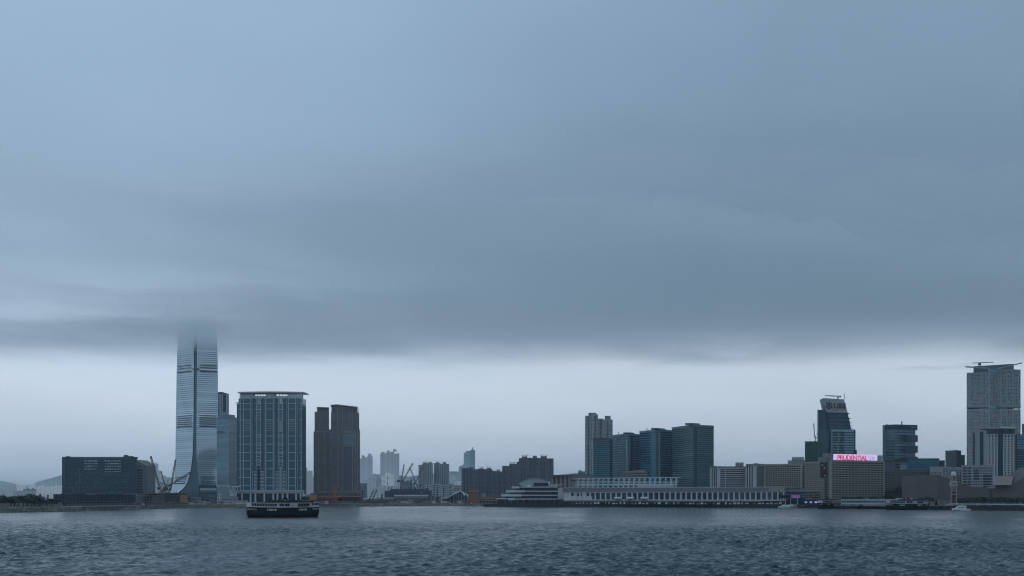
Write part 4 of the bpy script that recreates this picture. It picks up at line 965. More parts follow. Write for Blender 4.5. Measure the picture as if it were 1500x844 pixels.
def tent_hall():
    Y = 1620; t = Thing('glass_gable_hall', 'dark glass gabled hall with white folded roof edges', 'building', base(668, Y))
    A, Mx, B = P(650, Y), P(673, Y), P(686, Y); n = Vector((0, 30)); b = MB()
    pts = [(650, 731.5), (673, 719), (684, 724.5), (687, 731)]
    z0 = G0
    v = [(*P(px, Y), Z(py, Y)) for px, py in pts] + [(*P(687, Y), z0), (*P(650, Y), z0)]
    v2 = [(x, y + 30, z) for x, y, z in v]; b.add(v + v2, [(5, 4, 3, 2, 1, 0), (6, 7, 8, 9, 10, 11)] + [(i, (i + 1) % 6, 6 + (i + 1) % 6, 6 + i) for i in range(6)], 'glass_navy'); t.part('glass_wall', b)
    b = MB()
    def slab(pa, pb, w, th):
        (x0, y0), (x1, y1) = pa, pb; a = Vector((*P(x0, Y - 3), Z(y0, Y))); c = Vector((*P(x1, Y - 3), Z(y1, Y))); k = Vector((0, 36, 0)); q = Vector((0, 0, th))
        b.hexa([a - q, c - q, c - q + k, a - q + k, a, c, c + k, a + k], 'roof_pale')
    slab((648.5, 732.3), (673.2, 718.4), 0, 1.3); slab((673.2, 718.4), (687, 726.0), 0, 1.3); t.part('roof', b)
    b = MB()
    for (pa, pb, pc) in (((664, 723.5), (668.5, 718.8), (669.5, 723.8)), ((668, 721), (674, 718.5), (671.5, 722.3)), ((675, 719), (683, 723.6), (680, 727.2)), ((682, 723), (687.5, 725.5), (685.5, 729))):
        v = [(*P(px, Y - 3.4), Z(py, Y)) for px, py in (pa, pb, pc)]; v += [(x, y + 1.2, z) for x, y, z in v]; b.add(v, [(0, 1, 2), (5, 4, 3), (0, 3, 4, 1), (1, 4, 5, 2), (2, 5, 3, 0)], 'white')
    t.part('roof_fold', b)
    for px in (656, 660, 664, 668, 672, 676, 680): t.block('mullion', 'frame_grey', (X(px, Y), Y - .3, (G0 + Z(724, Y)) / 2 if 662 < px < 682 else (G0 + Z(731, Y)) / 2), (.5, .5, (Z(724, Y) if 662 < px < 682 else Z(731, Y)) - G0))
tent_hall()

def brick_hall():
    Y = 1545; t = Thing('brick_hall', 'red-brown brick hall with a stepped square tower and dark arches along the quay', 'building', base(708, Y))
    ft = foot(683, 733, Y, 26); t.solid('wall', 'brick', ft, G0, Z(727.5, Y)); f = t.face(ft[0], ft[1])
    tw = foot(686.2, 700.5, Y - 2, 22); t.solid('tower', 'brick', tw, G0, Z(718.5, Y)); g = t.face(tw[0], tw[1])
    g.block('tower_cornice', 'brick_light', -.06, 1.07, Z(720.8, Y), Z(719, Y), .8, 23); g.block('tower_top', 'brick', .03, .93, Z(718.6, Y), Z(715.3, Y), -.3, 18)
    g.block('tower_cornice', 'brick_light', 0, 1, Z(724, Y), Z(723.2, Y), .5, 2)
    g.block('recess_band', 'brown_dark', .1, .9, Z(722.8, Y), Z(721.2, Y), .15, .4)
    for py in (728, 730.6, 733.2): f.block('string_course', 'brick_light', 0, 1, Z(py + .45, Y), Z(py - .35, Y), .5, 1)
    f.windows('pane', 24, 1, Z(732.6, Y), Z(731, Y), .5, .7, .1, .98)
    for i in range(9):
        u = .12 + i * .1; b = MB()
        pts = [(u - .032, G0 + .1), (u + .032, G0 + .1), (u + .032, Z(735.2, Y))] + [(u + .032 * math.cos(a), Z(735.2, Y) + 1.6 * math.sin(a)) for a in (R(40), R(90), R(140))] + [(u - .032, Z(735.2, Y))]
        v = [f.at(q, .25, z) for q, z in pts] + [f.at(q, -.3, z) for q, z in pts]; k = len(pts)
        b.add(v, [tuple(range(k)), tuple(range(k, 2 * k))[::-1]] + [(i_, (i_ + 1) % k, k + (i_ + 1) % k, k + i_) for i_ in range(k)], 'pane_black'); t.part('arch_opening', b)
    f.block('roof_lantern', 'frame_grey', .44, .56, Z(727.5, Y), Z(722.8, Y), -4, 6)
    for u in (.465, .53): f.block('lantern_window', 'pane_black', u - .012, u + .012, Z(726, Y), Z(724, Y), -3.7, .6)
brick_hall()

# ---- terraced ship-like end of the terminal with its curved roof
def terraced_terminal():
    Y = 1345; t = Thing('terraced_terminal', 'terraced glass terminal end with stepped white ledges and a curved grey roof', 'terminal building', base(775, Y))
    lv = [(735, 731.5, 727.5, 817), (731.5, 725.5, 734, 817), (725.5, 719.3, 741.5, 817), (719.3, 713.2, 749.5, 817)]     # bottom, top, west end, east end
    t.solid('base_wall', 'podium_dark', foot(728, 824, Y + 3, 50), G0, Z(731.5, Y))
    for k, (b0, tp, xl, xr) in enumerate(lv[1:]):
        A, K_, B = P(xl + 6, Y + 22), P(xl + 30, Y + 1), P(xr, Y + 1)
        t.solid('glazing', 'glass_navy', [A, K_, B, B + Vector((0, 40)), A + Vector((0, 40))], Z(b0, Y), Z(tp, Y))
        for i in range(14): Face(t, K_, B).block('mullion', 'pane_black', i / 14 - .004, i / 14 + .004, Z(b0, Y), Z(tp, Y), .25, .3)
    def ledge(xl, xk, xr, top, bot, pale_end):
        A, K_, B = P(xl, Y + 14), P(xk, Y - 3), P(xr, Y - 3); n = Vector((0, 40))
        b = MB(); b.prism([A, K_, K_ + n, A + n], Z(bot + .9, Y), Z(top - .5, Y), 'boat_white'); t.part('ledge', b, label='broad pale end of the ledge')
        b = MB(); b.prism([K_, B, B + n, K_ + n], Z(bot, Y), Z(top + .25, Y), 'offwhite'); t.part('ledge', b)
    ledge(727.3, 754, 816.6, 730.2, 731.9, 1); ledge(734, 764, 816.6, 724.6, 726.4, 1); ledge(741, 769, 816.6, 718.7, 720.4, 1); ledge(749.5, 760.5, 816.6, 712.8, 714.4, 1)
    b = MB(); A, K_ = P(766.5, Y + 8), P(778, Y - 1); n = Vector((0, 34)); b.prism([A, K_, K_ + n, A + n], Z(714.6, Y), Z(711.4, Y), 'white'); t.part('ledge', b)
    t.pbox('roof_deck', 'frame_grey', 763, 818, 709.6, 712.6, Y + 4, 40); t.pbox('penthouse', 'podium_dark', 782, 803, 707.3, 711.6, Y + 2, 26)
    t.pbox('parapet', 'frame_grey', 800, 825, 709.5, 710.7, Y + 6, 30)
    # shell roof
    b = MB(); nx, ny = 26, 8; v = []
    for j in range(ny + 1):
        for i in range(nx + 1):
            q = i / nx; px = 759.5 + (805.8 - 759.5) * q; top = 709.8 - 10.2 * (math.sin(math.pi * min(1, .08 + q * .80)) ** 1.0) * (1 if q < .97 else .97)
            bz = Z(709.8, Y); w = j / ny; arch = math.sin(math.pi * (.5 + .5 * w)) if w else 1
            v.append((X(px, Y), Y + 6 + w * 44, bz + (Z(top, Y) - bz) * max(0.0, math.cos(w * math.pi / 2)) ** .8))
    nvt = (nx + 1) * (ny + 1); v += [(x, y + .5, z - 1.0) for x, y, z in v]; f = []
    for o in (0, nvt):
        for j in range(ny):
            for i in range(nx): a = o + j * (nx + 1) + i; f.append((a, a + 1, a + nx + 2, a + nx + 1))
    for i in range(nx): f.append((i, i + 1, nvt + i + 1, nvt + i))
    b.add(v, f, 'shell_grey'); me = mesh_of('shell_roof', b, t.off); t.child('shell_roof', me)
    # wall closing the shell's front
    b = MB(); pts = []
    for i in range(nx + 1):
        q = i / nx; px = 759.5 + 46.3 * q; pts.append((px, 709.8 - 10.2 * math.sin(math.pi * min(1, .08 + q * .80)) + .5))
    for (p0, t0), (p1, t1) in zip(pts, pts[1:]): b.prism([P(p0, Y + 7), P(p1, Y + 7), P(p1, Y + 8), P(p0, Y + 8)], Z(710, Y), [Z(t0, Y), Z(t1, Y), Z(t1, Y), Z(t0, Y)], 'shell_grey')
    t.part('gable_wall', b); t.pbox('roof_fin', 'white', 803.2, 805.6, 704.8, 710, Y + 6, 12)
    # ship-side link block
    t.pbox('link_block', 'offwhite', 817.2, 826.5, 714.8, 731.6, Y - 1, 40)
    for i in range(9):
        t.block('quay_lamp', 'frame_grey', (X(740 + i * 9, Y - 6), Y - 6, G0 + 2.4), (.25, .25, 4.8))
terraced_terminal()

# ---- long cruise terminal
def cruise_terminal():
    Y0, Y1 = 1332, 1222; t = Thing('cruise_terminal', 'long low white cruise terminal with a column gallery and a lattice roof walk', 'terminal building', base(990, 1300))
    A, B = P(826.5, Y0), P(1152, Y1); d = (B - A).normalized(); n = Vector((-d.y, d.x)); f = t.face(A, B)
    def zz(py): return Z(py, 1300)
    zt = zz(714.8)
    t.solid('wall', 'glass_navy', [A, B, B + n * 48, A + n * 48], G0, zt - .5)
    f.block('roof_fascia', 'roof_grey', -.004, 1, zz(720.6), zt, 2.2, 46); f.block('fascia_edge', 'frame_white', -.004, 1, zt, zt + .45, 2.5, 46); f.block('soffit_edge', 'offwhite', 0, 1, zz(721.7), zz(720.6), 1.8, 4)
    def u(px): return (px - 826.5) / 325.5
    f.block('lower_slab', 'offwhite', 0, 1, zz(733.4), zz(731.9), 1.9, 6); f.block('lower_slab', 'concrete', 0, .9, zz(734.9), zz(733.9), 1.2, 5)
    px = 836.0
    while px < 1152:
        f.block('column', 'white', u(px - .8), u(px + .9), zz(732), zz(721.4), 1.5, 2); px += 8.05 if px < 1000 else 7.55
    for a, c in ((826.5, 838), (845.5, 847.5), (855.5, 862.5)): f.block('wall_panel', 'offwhite', u(a), u(c), zz(732), zz(721.6), 1.2, 1.6)
    for a, c in ((838, 846), (847, 855), (862.5, 871)): f.block('wall_panel', 'offwhite', u(a), u(c), zz(732), zz(727), 1.0, 1.4)
    i = 0; px = 838
    while px < 1150:
        if i % 3 == 1: f.block('balustrade', 'glass_mid_dark', u(px), u(px + 5), zz(731.8), zz(730.2), .9, .2)
        f.block('window', ('pane_teal', 'pane', 'glass_teal')[i % 3], u(px + .3), u(px + 5.4), zz(731.6), zz(722.5), .3, .4); px += 7.8; i += 1
    for i in range(56):
        a = .005 + i / 57.0; m = random.choice(('white', 'offwhite', 'pane_black', 'concrete', 'boat_white'))
        f.block('quay_bay', m, a, a + random.uniform(.004, .013), G0, zz(random.uniform(735.2, 737)), 1.2, 1.5)
    f.block('dark_entry', 'podium_dark', -.03, .0, G0, zz(732), 1, 4)
    # roof-top block and lattice walk
    f.block('roof_house', 'offwhite', u(932), u(979), zt, zz(709.6), -14, 14); f.block('roof_house', 'concrete', u(826), u(836), zt, zz(711), -16, 10)
    f.block('sign_block', 'cream', u(1130), u(1150), zz(720.5), zz(716), 2.6, 1)
    # space-frame promenade: parallel trusses leaning back
    def at(px_, out, z): return Vector(f.at(u(px_), out, z))
    b = None
    ztop, zmid = zz(699.8), zz(710.3)
    for k in range(20):
        px_ = 841.5 + k * 7.9; b = MB(); w = .55
        b.bar(at(px_, -10, zt), at(px_, -10, zmid), 1.0, 'frame_white'); b.bar(at(px_, -10, zmid), at(px_, -10, ztop), w, 'frame_white')
        b.bar(at(px_ - 6, -22, ztop), at(px_ + 3, -8, zmid), w, 'frame_white'); b.bar(at(px_ - 6, -22, ztop), at(px_, -10, ztop), w, 'frame_white'); b.bar(at(px_ - 3, -16, (ztop + zmid) / 2), at(px_ + 4, -10, ztop), .4, 'frame_white')
        t.part('roof_truss', b)
    b = MB()
    for (z, o) in ((ztop, -10), (zmid, -10), (ztop, -22), ((ztop + zmid) / 2, -16), (zz(707), -12)): b.bar(at(836, o, z), at(993, o, z), .5, 'frame_white')
    t.part('roof_rail', b)
    for px_ in range(842, 993, 8): f.block('roof_panel', 'frame_white', u(px_), u(px_ + 6.5), zmid - .4, zmid + .9, -9.4, .5)
    # moored lifeboat-like covers on the gallery
    for px_ in (912, 931, 952): 
        b = MB(); p = f.at(u(px_), 3.0, zz(729.8)); b.cyl((p[0] - 3.6, p[1] + .6, p[2]), (p[0] + 3.6, p[1] - .6, p[2]), 1.35, 1.35, 'white', 10); b.box((p[0], p[1], p[2] - 1.6), (4, 1, .8), 'steel_dark'); t.part('gangway_cover', b)
cruise_terminal()

# ================================================================== EAST SIDE
# ---- plain residential twin behind the teal tower
def grey_twin():
    Y = 1900; t = Thing('residential_tower', 'tall grey-brown twin-shaft tower behind the narrow teal glass tower', 'tower block', base(877, Y))
    S = [(857, 867.5, 609), (862, 873.5, 604.5), (867.5, 876, 607), (876, 884, 613), (883, 897.5, 614.5), (886, 894.5, 609)]
    mb = MB()
    for k, (a, c, tp) in enumerate(S):
        dz = 0 if k in (0, 2, 4) else 3 + k * .2
        ft = foot(a, c, Y + dz, 20); t.solid('shaft', 'resid_mid' if k not in (1, 5) else 'concrete', ft, G0, Z(tp, Y)); f = t.face(ft[0], ft[1])
        if k in (1, 5): continue
        n = max(2, int((c - a) / 2)); f.grid('', 'pane', n, 44, Z(700, Y), Z(tp + 2, Y), .5, .5, .02, .98, .12, mb, .9, .2)
        f.block('pilaster', 'resid_pale', .0, .07, Z(700, Y), Z(tp, Y), .6, 1); f.block('well_shade_strip', 'pane_black', .46, .56, Z(700, Y), Z(tp + 1, Y), .15, .3)  # black strip painted for the shaded gap in the shaft
    t.part('window_grid', mb, kind='stuff')
    for (a, c, tp) in ((847, 852, 689), (851.5, 857, 690.5)):
        tt = Thing('roof_house', 'small pale roof house above the brown ribbed building' if a < 850 else 'second small pale roof house beside the grey twin tower', 'rooftop block', base((a + c) / 2, 1880))
        q = foot(a, c, 1880, 8); tt.solid('wall', 'resid_mid', q, G0, Z(tp, 1880)); tt.face(q[0], q[1]).windows('pane', 2, 1, Z(696, 1880), Z(tp + 1, 1880), .4, .6)
grey_twin()

def corner_tower(label, pa, pc, pb, top, Y, dl, dr, m, nfl, bandm, lab_cat='office tower', extra=None, frac=.5, bot=716):
    t = Thing('glass_office_tower', label, lab_cat, base(pc, Y))
    A, C, B = P(pa, Y + dl), P(pc, Y), P(pb, Y + dr); D = A + (B - C); z1 = Z(top, Y)
    t.solid('wall', m, [A, C, B, D], G0, z1); fa, fb = t.face(A, C), t.face(C, B); z0 = Z(bot, Y)
    for f in (fa, fb):
        f.bands('floor_band', bandm, nfl, z0, z1 - 2.5, frac, .01, .99, .35, .6)
        f.grid('window_grid', 'pane_black', 24, nfl, z0, z1 - 2.5, .7, .34, .02, .98, .42, keep=.2, jit=.5); f.grid('blind_grid', 'glass_mid', 24, nfl, z0, z1 - 2.5, .6, .34, .02, .98, .42, keep=.05, jit=.4)
        f.block('parapet', bandm if bandm != 'glass_teal' else 'brown_dark', 0, 1, z1 - 2.2, z1 + .5, .45, .8)
    return t, fa, fb, z0, z1
t, fa, fb, z0, z1 = corner_tower('narrow teal glass tower in front of the grey twin tower', 868.3, 892, 897.3, 643, 1650, 8, 10, 'glass_teal', 24, 'spandrel_teal', frac=.22)
fa.block('corner_strip', 'glass_mid', 0, .05, z0, z1 - 3, .6, 1); fb.block('corner_strip', 'glass_mid', .0, .12, z0, z1 - 3, .5, 1)
fa.block('roof_parapet', 'brown_dark', 0, 1, z1 - 1.8, z1 + 1.2, .7, 2)
# three office towers, corner-on
t, fa, fb, z0, z1 = corner_tower('first of three banded office towers, lowest, next to the narrow teal tower', 897, 921.5, 938, 635.5, 1660, 45, 24, 'glass_navy', 22, 'spandrel_navy', frac=.42)
fa.block('corner_bay', 'glass_mid', .86, .93, Z(692, 1660), Z(641, 1660), .7, 1); fb.block('glass_fin', 'glass_mid', .02, .10, Z(680, 1660), Z(641, 1660), .6, 1); fb.block('glass_bay', 'glass_navy', .12, .3, z0, z1 - 3, .7, 1)
fb.block('roof_house', 'glass_navy', 0, .45, z1, z1 + 1.9, -.5, 8); fa.block('ladder_strip', 'glass_mid_dark', .24, .27, Z(664, 1660), Z(640, 1660), .6, .8)
t, fa, fb, z0, z1 = corner_tower('middle one of three banded office towers with a bright glass corner strip', 937, 966, 986, 629.5, 1620, 46, 24, 'glass_navy', 24, 'spandrel_navy', frac=.45)
fa.block('corner_bay', 'glass_blue', .62, .84, z0, z1 - 3, .7, 1); fb.block('glass_fin', 'glass_mid', -.02, .10, z0, Z(634, 1620), .6, 1); fa.block('dark_slot', 'pane_black', .86, .97, z0, z1 - 4, .5, .8); fb.block('edge_strip', 'glass_mid_dark', .80, .98, z0, z1 - 3, .55, .8)
fb.block('roof_house', 'glass_navy', -.2, .45, z1, z1 + 1.9, -.5, 8)
t, fa, fb, z0, z1 = corner_tower('broad grey-green office tower, easternmost and nearest of the banded trio', 984.5, 1016, 1045.5, 622.5, 1560, 66, 26, 'glass_green', 30, 'spandrel_green', frac=.5)
fb.block('roof_house', 'spandrel_green', -.15, .32, z1, z1 + 2.2, -.5, 8); fb.block('corner_strip', 'glass_teal', .03, .16, z0, z1 - 3, .7, 1)
for f in (fa, fb): f.grid('window_grid', 'pane_black', 26, 30, z0, z1 - 3, .6, .38, .02, .98, .2, keep=.3, jit=.5)
for (px, py, Y, lb) in ((906, 634.5, 1680, 'tiny rooftop antenna on the lowest banded office tower'), (948, 628.8, 1640, 'tiny rooftop antenna on the middle banded office tower')):
    p = P(px, Y); b = MB(); b.bar((p.x, p.y, Z(py + 4.5, Y)), (p.x, p.y, Z(py - .6, Y)), .5, 'steel_dark'); b.bar((p.x - 1.5, p.y, Z(py - .3, Y)), (p.x + 1.2, p.y, Z(py - .6, Y)), .6, 'steel_dark'); thing_mesh('antenna', b, lb, 'antenna', (p.x, p.y, Z(py + 4.5, Y)))

def brown_blocks():
    Y = 1480; t = Thing('ribbed_block', 'brown vertically ribbed block rising behind the curved grey roof', 'building', base(820, Y))
    ft = foot(807.5, 836, Y + 6, 22, Y); t.solid('wall', 'brown_tile', ft, G0, Z(697.2, Y)); f = t.face(ft[0], ft[1])
    for i in range(9): f.block('rib', ('brown_rib', 'brown_dark')[i % 2], .02 + i * .11, .09 + i * .11, G0, Z(698, Y), .7, 1)
    t.pbox('roof_edge', 'concrete_dark', 806.5, 836, 695.6, 697.4, Y - 2, 26)
    t = Thing('ribbed_block', 'grey-brown block with small dark windows behind the start of the lattice walk', 'building', base(853, Y)); ft = foot(836, 872, Y - 4, 22); t.solid('wall', 'cream_dark', ft, G0, Z(695.6, Y)); f = t.face(ft[0], ft[1])
    f.block('roof_edge', 'concrete_dark', 0, 1, Z(696.8, Y), Z(695.2, Y), .5, 22)
    f.windows('pane_black', 9, 2, Z(706, Y), Z(698, Y), .6, .45)
    t = Thing('ribbed_block', 'small brown grid-windowed block in front of the banded office towers', 'building', base(928, 1500)); A, B = P(910, 1512), P(945.5, 1480); C = P(947, 1500); z1 = Z(689, 1500)
    b = MB(); b.prism([A, B, C, A + Vector((4, 24))], G0, [Z(691, 1500), Z(688, 1500), Z(688, 1500), Z(691, 1500)], 'brown_tile'); t.part('wall', b); f = t.face(A, B)
    f.windows('pane_black', 10, 4, Z(706, 1500), Z(692.5, 1500), .6, .45); f.block('coping', 'brown_rib', 0, 1, Z(691.5, 1500), Z(690.8, 1500), .4, .8)
brown_blocks()

# ---- row of pale hotel blocks behind the terminal
def hotels():
    Y = 1450
    def start(name_lab, a, c, tl, tr, Yl, Yr, m, dep=26):
        t = Thing('hotel_block', name_lab, 'hotel', base((a + c) / 2, Yl)); ft = foot(a, c, Yl, dep, Yr); ft[2], ft[3] = ray(c - .5, Yr, dep), ray(a + .5, Yl, dep)
        b = MB(); b.prism(ft, G0, [Z(tl, Yl), Z(tr, Yr), Z(tr, Yr), Z(tl, Yl)], m); t.part('wall', b)
        return t, t.face(ft[0], ft[1])
    def strips(f, px_a, px_c, lo, hi, xs, m, w):
        for x in xs: f.block('window_strip', m, (x - px_a) / (px_c - px_a) - w / 2, (x - px_a) / (px_c - px_a) + w / 2, Z(lo, Y), Z(hi, Y), .3, .5)
    t, f = start('pale hotel block with vertical slots and long dark window bands, westmost of the row', 1040, 1092.5, 684.3, 683.8, Y, Y, 'resid_pale')
    strips(f, 1040, 1092.5, 718, 686, (1043.2, 1046.5, 1049.2), 'pane_black', .025)
    for i in range(11):
        z = Z(688.3 + i * 2.75, Y); f.block('window_band', 'pane', .285, .97, z - .75, z + .75, .25, .5); f.block('spandrel', 'resid_pale', .285, .975, z + .8, z + 1.4, .7, 1)
    f.block('mullion', 'resid_pale', .42, .435, Z(718, Y), Z(686, Y), .5, .6); f.block('parapet', 'roof_grey', 0, 1, Z(685.2, Y), Z(683.3, Y), .6, 2)
    for px, tp in ((1047, 682.5), (1055, 682.9)): t.pbox('roof_plant', 'hotel_grey', px - 2, px + 2.5, tp, 684.5, Y + 5, 8)
    t2 = Thing('roof_house', 'cream roof house with an arched side standing on the banded hotel', 'rooftop block', base(1084, Y + 6)); q = foot(1077.2, 1089.3, Y + 6, 10); t2.solid('wall', 'cream', q, Z(684.5, Y), Z(677.3, Y)); fq = t2.face(q[0], q[1]); fq.windows('pane', 4, 2, Z(683.5, Y), Z(678.5, Y), .4, .5)
    t, f = start('narrow hotel block with three vertical slots beside the dark recessed corner', 1092.5, 1120.5, 681.2, 680.3, Y - 6, Y - 10, 'resid_pale')
    strips(f, 1092.5, 1120.5, 718, 682.5, (1094.8, 1098.4, 1101.8), 'pane_black', .055)
    for i in range(11): z = Z(684.5 + i * 2.9, Y); f.block('window_band', 'pane_black', .56, .97, z - .8, z + .8, .25, .5)
    f.block('parapet', 'roof_grey', 0, 1, Z(682, Y), Z(680, Y), .6, 2)
    for px in (1106, 1109): t.pbox('roof_plant', 'hotel_grey', px - 2, px + 2, 678.6, 681.5, Y, 8)
    t, f = start('cream hotel wing with deep rows of balcony bays, above the terminal roof', 1120.5, 1175, 681.3, 678.4, Y - 8, Y - 30, 'cream')
    for i in range(12):
        zb = Z(683.8 + i * 3.0, Y - 18)
        f.block('balcony_slab', 'cream', .0, 1, zb - 1.55, zb - .75, 1.2, 1.6)
    def wrow(f, nu, rows, lo, hi, u0, u1, fu, fz, m='pane_black'): f.windows(m, nu, rows, lo, hi, fu, fz, u0, u1, .2)
    wrow(f, 15, 12, Z(718.3, Y - 18), Z(682.2, Y - 18), .03, .97, .72, .45)
    for i in range(16): u = .03 + i * .0627; f.block('balcony_fin', 'cream', u - .004, u + .004, Z(718, Y - 18), Z(682, Y - 18), 1.1, 1.4)
    f.block('parapet', 'cream', 0, 1, Z(681.7, Y - 18), Z(679.7, Y - 18), .7, 2); f.block('end_pier', 'cream', .965, 1, G0, Z(680, Y - 18), 1.4, 3)
    # recessed joint + next wing
    t, f = start('dark recessed joint with small balconies between the two cream hotel wings', 1174.5, 1179.5, 680, 680, Y - 14, Y - 14, 'cream_dark', 20); wrow(f, 1, 12, Z(718, Y - 18), Z(682, Y - 18), .1, .9, .8, .55)
    Yb = 1330
    t, f = start('cream hotel wing with small bay windows beside the tall dark mural banner', 1179, 1202.5, 679.5, 677, Yb, Yb - 18, 'cream')
    wrow(f, 6, 14, Z(719, Yb - 9), Z(679.6, Yb - 9), .02, .99, .7, .42)
    for i in range(15): z = Z(678.6 + i * 2.82, Yb - 9); f.block('sill_band', 'cream', 0, 1, z - .45, z + .45, .9, 1.2)
    for i in range(7): u = .02 + i * .1617; f.block('fin', 'cream_dark', u - .008, u + .008, Z(719, Yb - 9), Z(678, Yb - 9), .7, 1)
    f.block('parapet', 'cream', 0, 1, Z(679.2, Yb - 9), Z(676.5, Yb - 9), .5, 2)
    t, f = start('lower cream podium of flats with four rows of dark windows', 1176, 1204, 719, 719, Yb - 30, Yb - 30, 'cream', 30); wrow(f, 7, 4, Z(734.5, Yb - 30), Z(720, Yb - 30), .03, .97, .68, .45)
    for i in range(5): z = Z(719.4 + i * 3.7, Yb - 30); f.block('sill_band', 'cream', 0, 1, z - .5, z + .5, .7, 1.2)
    Yc = 1290
    t, f = start('plain cream corner tower carrying the mural banner, beside the long hotel', 1201.5, 1217, 675.5, 675.5, Yc, Yc, 'cream')
    for i in range(9): z = Z(703.5 + i * 3.45, Yc); [f.block('window', 'pane_black', a, a + .1, z - .7, z + .7, .2, .4) for a in (.4, .54)]
    f.block('pier', 'pink_light', .78, .96, G0, Z(675.5, Yc), .8, 1.5); f.block('pier', 'cream', .66, .72, G0, Z(676, Yc), .5, 1)
    bn = Thing('mural_banner', 'tall dark mural banner with a grey and maroon figure shape on the cream corner tower', 'banner', f.at(.3, .6, Z(700.5, Yc))); b = MB()
    fB = Face(bn, P(1201.5, Yc - .8), P(1212, Yc - .8)); fB.block('cloth', 'ink', 0, 1, Z(700.5, Yc), Z(676.3, Yc), .1, .3)
    def patch(m, pts):
        k = len(pts); b = MB(); v = [fB.at((x - 1201.5) / 10.5, .13 + o, Z(y, Yc)) for o in (.05, -.02) for x, y in pts]
        b.add(v, [tuple(range(k)), tuple(range(k, 2 * k))[::-1]] + [(i_, (i_ + 1) % k, k + (i_ + 1) % k, k + i_) for i_ in range(k)], m); bn.part('printed_shape', b)
    patch('maroon', [(1202, 685.5), (1204.5, 687), (1206.5, 688.5), (1206.6, 692), (1204.6, 696.5), (1202.2, 696.5), (1203.2, 691)])
    patch('boat_grey', [(1202.5, 681), (1204, 679.8), (1206, 681.3), (1206.8, 683), (1205, 682.2), (1203.5, 681.8)]); patch('boat_grey', [(1206.3, 686.8), (1207.3, 684), (1209, 684.2), (1209.2, 686), (1208, 687), (1207.2, 688)])
    patch('boat_white', [(1206.4, 676.9), (1208, 676.8), (1208.2, 678), (1206.6, 678.1)]); patch('hotel_grey', [(1202, 698.5), (1203.2, 698.3), (1203, 700), (1202, 700)]); patch('hotel_grey', [(1207, 695), (1210, 696), (1209.5, 698.5), (1207.3, 698)])
    # long hotel with the LED sign
    Yd = 1235; t, f = start('long cream grid-windowed hotel carrying the bright lilac rooftop sign', 1216, 1295, 675.4, 676.9, Yd, Yd + 32, 'cream', 26)
    lo, hi = Z(733.2, Yd + 14), Z(676.8, Yd + 14)
    f.windows('pane_black', 16, 17, lo, hi, .66, .48, .03, .985, .2)
    for i in range(18): z = hi - (hi - lo) * i / 17; f.block('sill_band', 'cream', .02, 1, z - .38, z + .38, .7, 1)
    for i in range(17): u = .03 + i * .0597; f.block('fin', 'cream_dark', u - .0045, u + .0045, lo, hi, .6, 1)
    f.block('end_pier', 'cream', .0, .025, G0, hi + 2, 1.0, 2); f.block('end_pier', 'cream', .985, 1.0, G0, hi + 1, 1.0, 2); f.block('parapet', 'cream', 0, 1, hi, hi + 1.6, .3, 2)
    # sign
    zs0, zs1 = Z(676.3, Yd + 14), Z(665.6, Yd + 14); L0 = f.at(.085, -1.2, zs0)
    s = Thing('rooftop_sign', 'bright lilac rooftop sign board with red capital letters', 'sign', L0)
    fs = Face(s, Vector(f.at(.085, -1.2, 0)[:2]), Vector(f.at(.885, -1.2, 0)[:2])); fs.block('panel', 'led_lilac', 0, 1, zs0 + .7, zs1, .3, 1.2); fs.block('frame', 'steel_dark', -.01, 1.01, zs0 - .2, zs0 + .65, .35, 1.6)
    letters(s, 'PRUDENTIAL', fs, .075, .765, zs0 + 1.15, (zs1 - zs0) * .68, 'led_red', .36, space=.88, bold=.018)
    for (u_, zf, w, h, m) in ((.815, .66, .035, .07, 'led_red'), (.87, .70, .03, .10, 'led_red'), (.90, .58, .012, .14, 'purple_screen'), (.835, .34, .014, .22, 'purple_screen'), (.895, .3, .02, .05, 'purple_screen'), (.885, .42, .012, .12, 'purple_screen'), (.925, .5, .014, .1, 'purple_screen')):
        zc = zs0 + (zs1 - zs0) * zf; fs.block('emblem_mark', m, u_ - w / 2, u_ + w / 2, zc - (zs1 - zs0) * h / 2, zc + (zs1 - zs0) * h / 2, .42, .2)
    for i in range(7): fs.t.block('strut', 'steel_dark', fs.at(.04 + i * .153, -2.5, (zs0 + zs1) / 2), (.35, .35, zs1 - zs0), fs.rz)
    g = Thing('sign_scaffold', 'grey lattice scaffold standing at the east end of the lilac sign', 'scaffold', f.at(.94, -1, zs0)); b = MB()
    for i in range(4):
        a = .90 + i * .028; b.bar(f.at(a, -1, zs0), f.at(a, -1, zs1 - .6), .3, 'frame_grey'); b.bar(f.at(.90, -1, zs0 + (zs1 - zs0 - .6) * i / 3), f.at(.984, -1, zs0 + (zs1 - zs0 - .6) * i / 3), .3, 'frame_grey')
        if i < 3: b.bar(f.at(a, -1, zs0), f.at(a + .028, -1, zs1 - .6), .25, 'frame_grey')
    b.box(f.at(.942, -2, (zs0 + zs1) / 2 - .4), (f.L * .08, .3, (zs1 - zs0) * .9), 'frame_grey', f.rz); g.part('lattice', b)
    g = Thing('roof_house', 'grey roof house standing at the west end of the lilac sign', 'rooftop block', f.at(.04, -4, zs0)); g.block('wall', 'concrete', f.at(.035, -6, (zs0 + zs1) / 2 + .6), (f.L * .085, 8, zs1 - zs0), f.rz); g.block('lower_step', 'concrete', f.at(-.04, -7, zs0 + 1.8), (f.L * .07, 8, 4.5), f.rz)
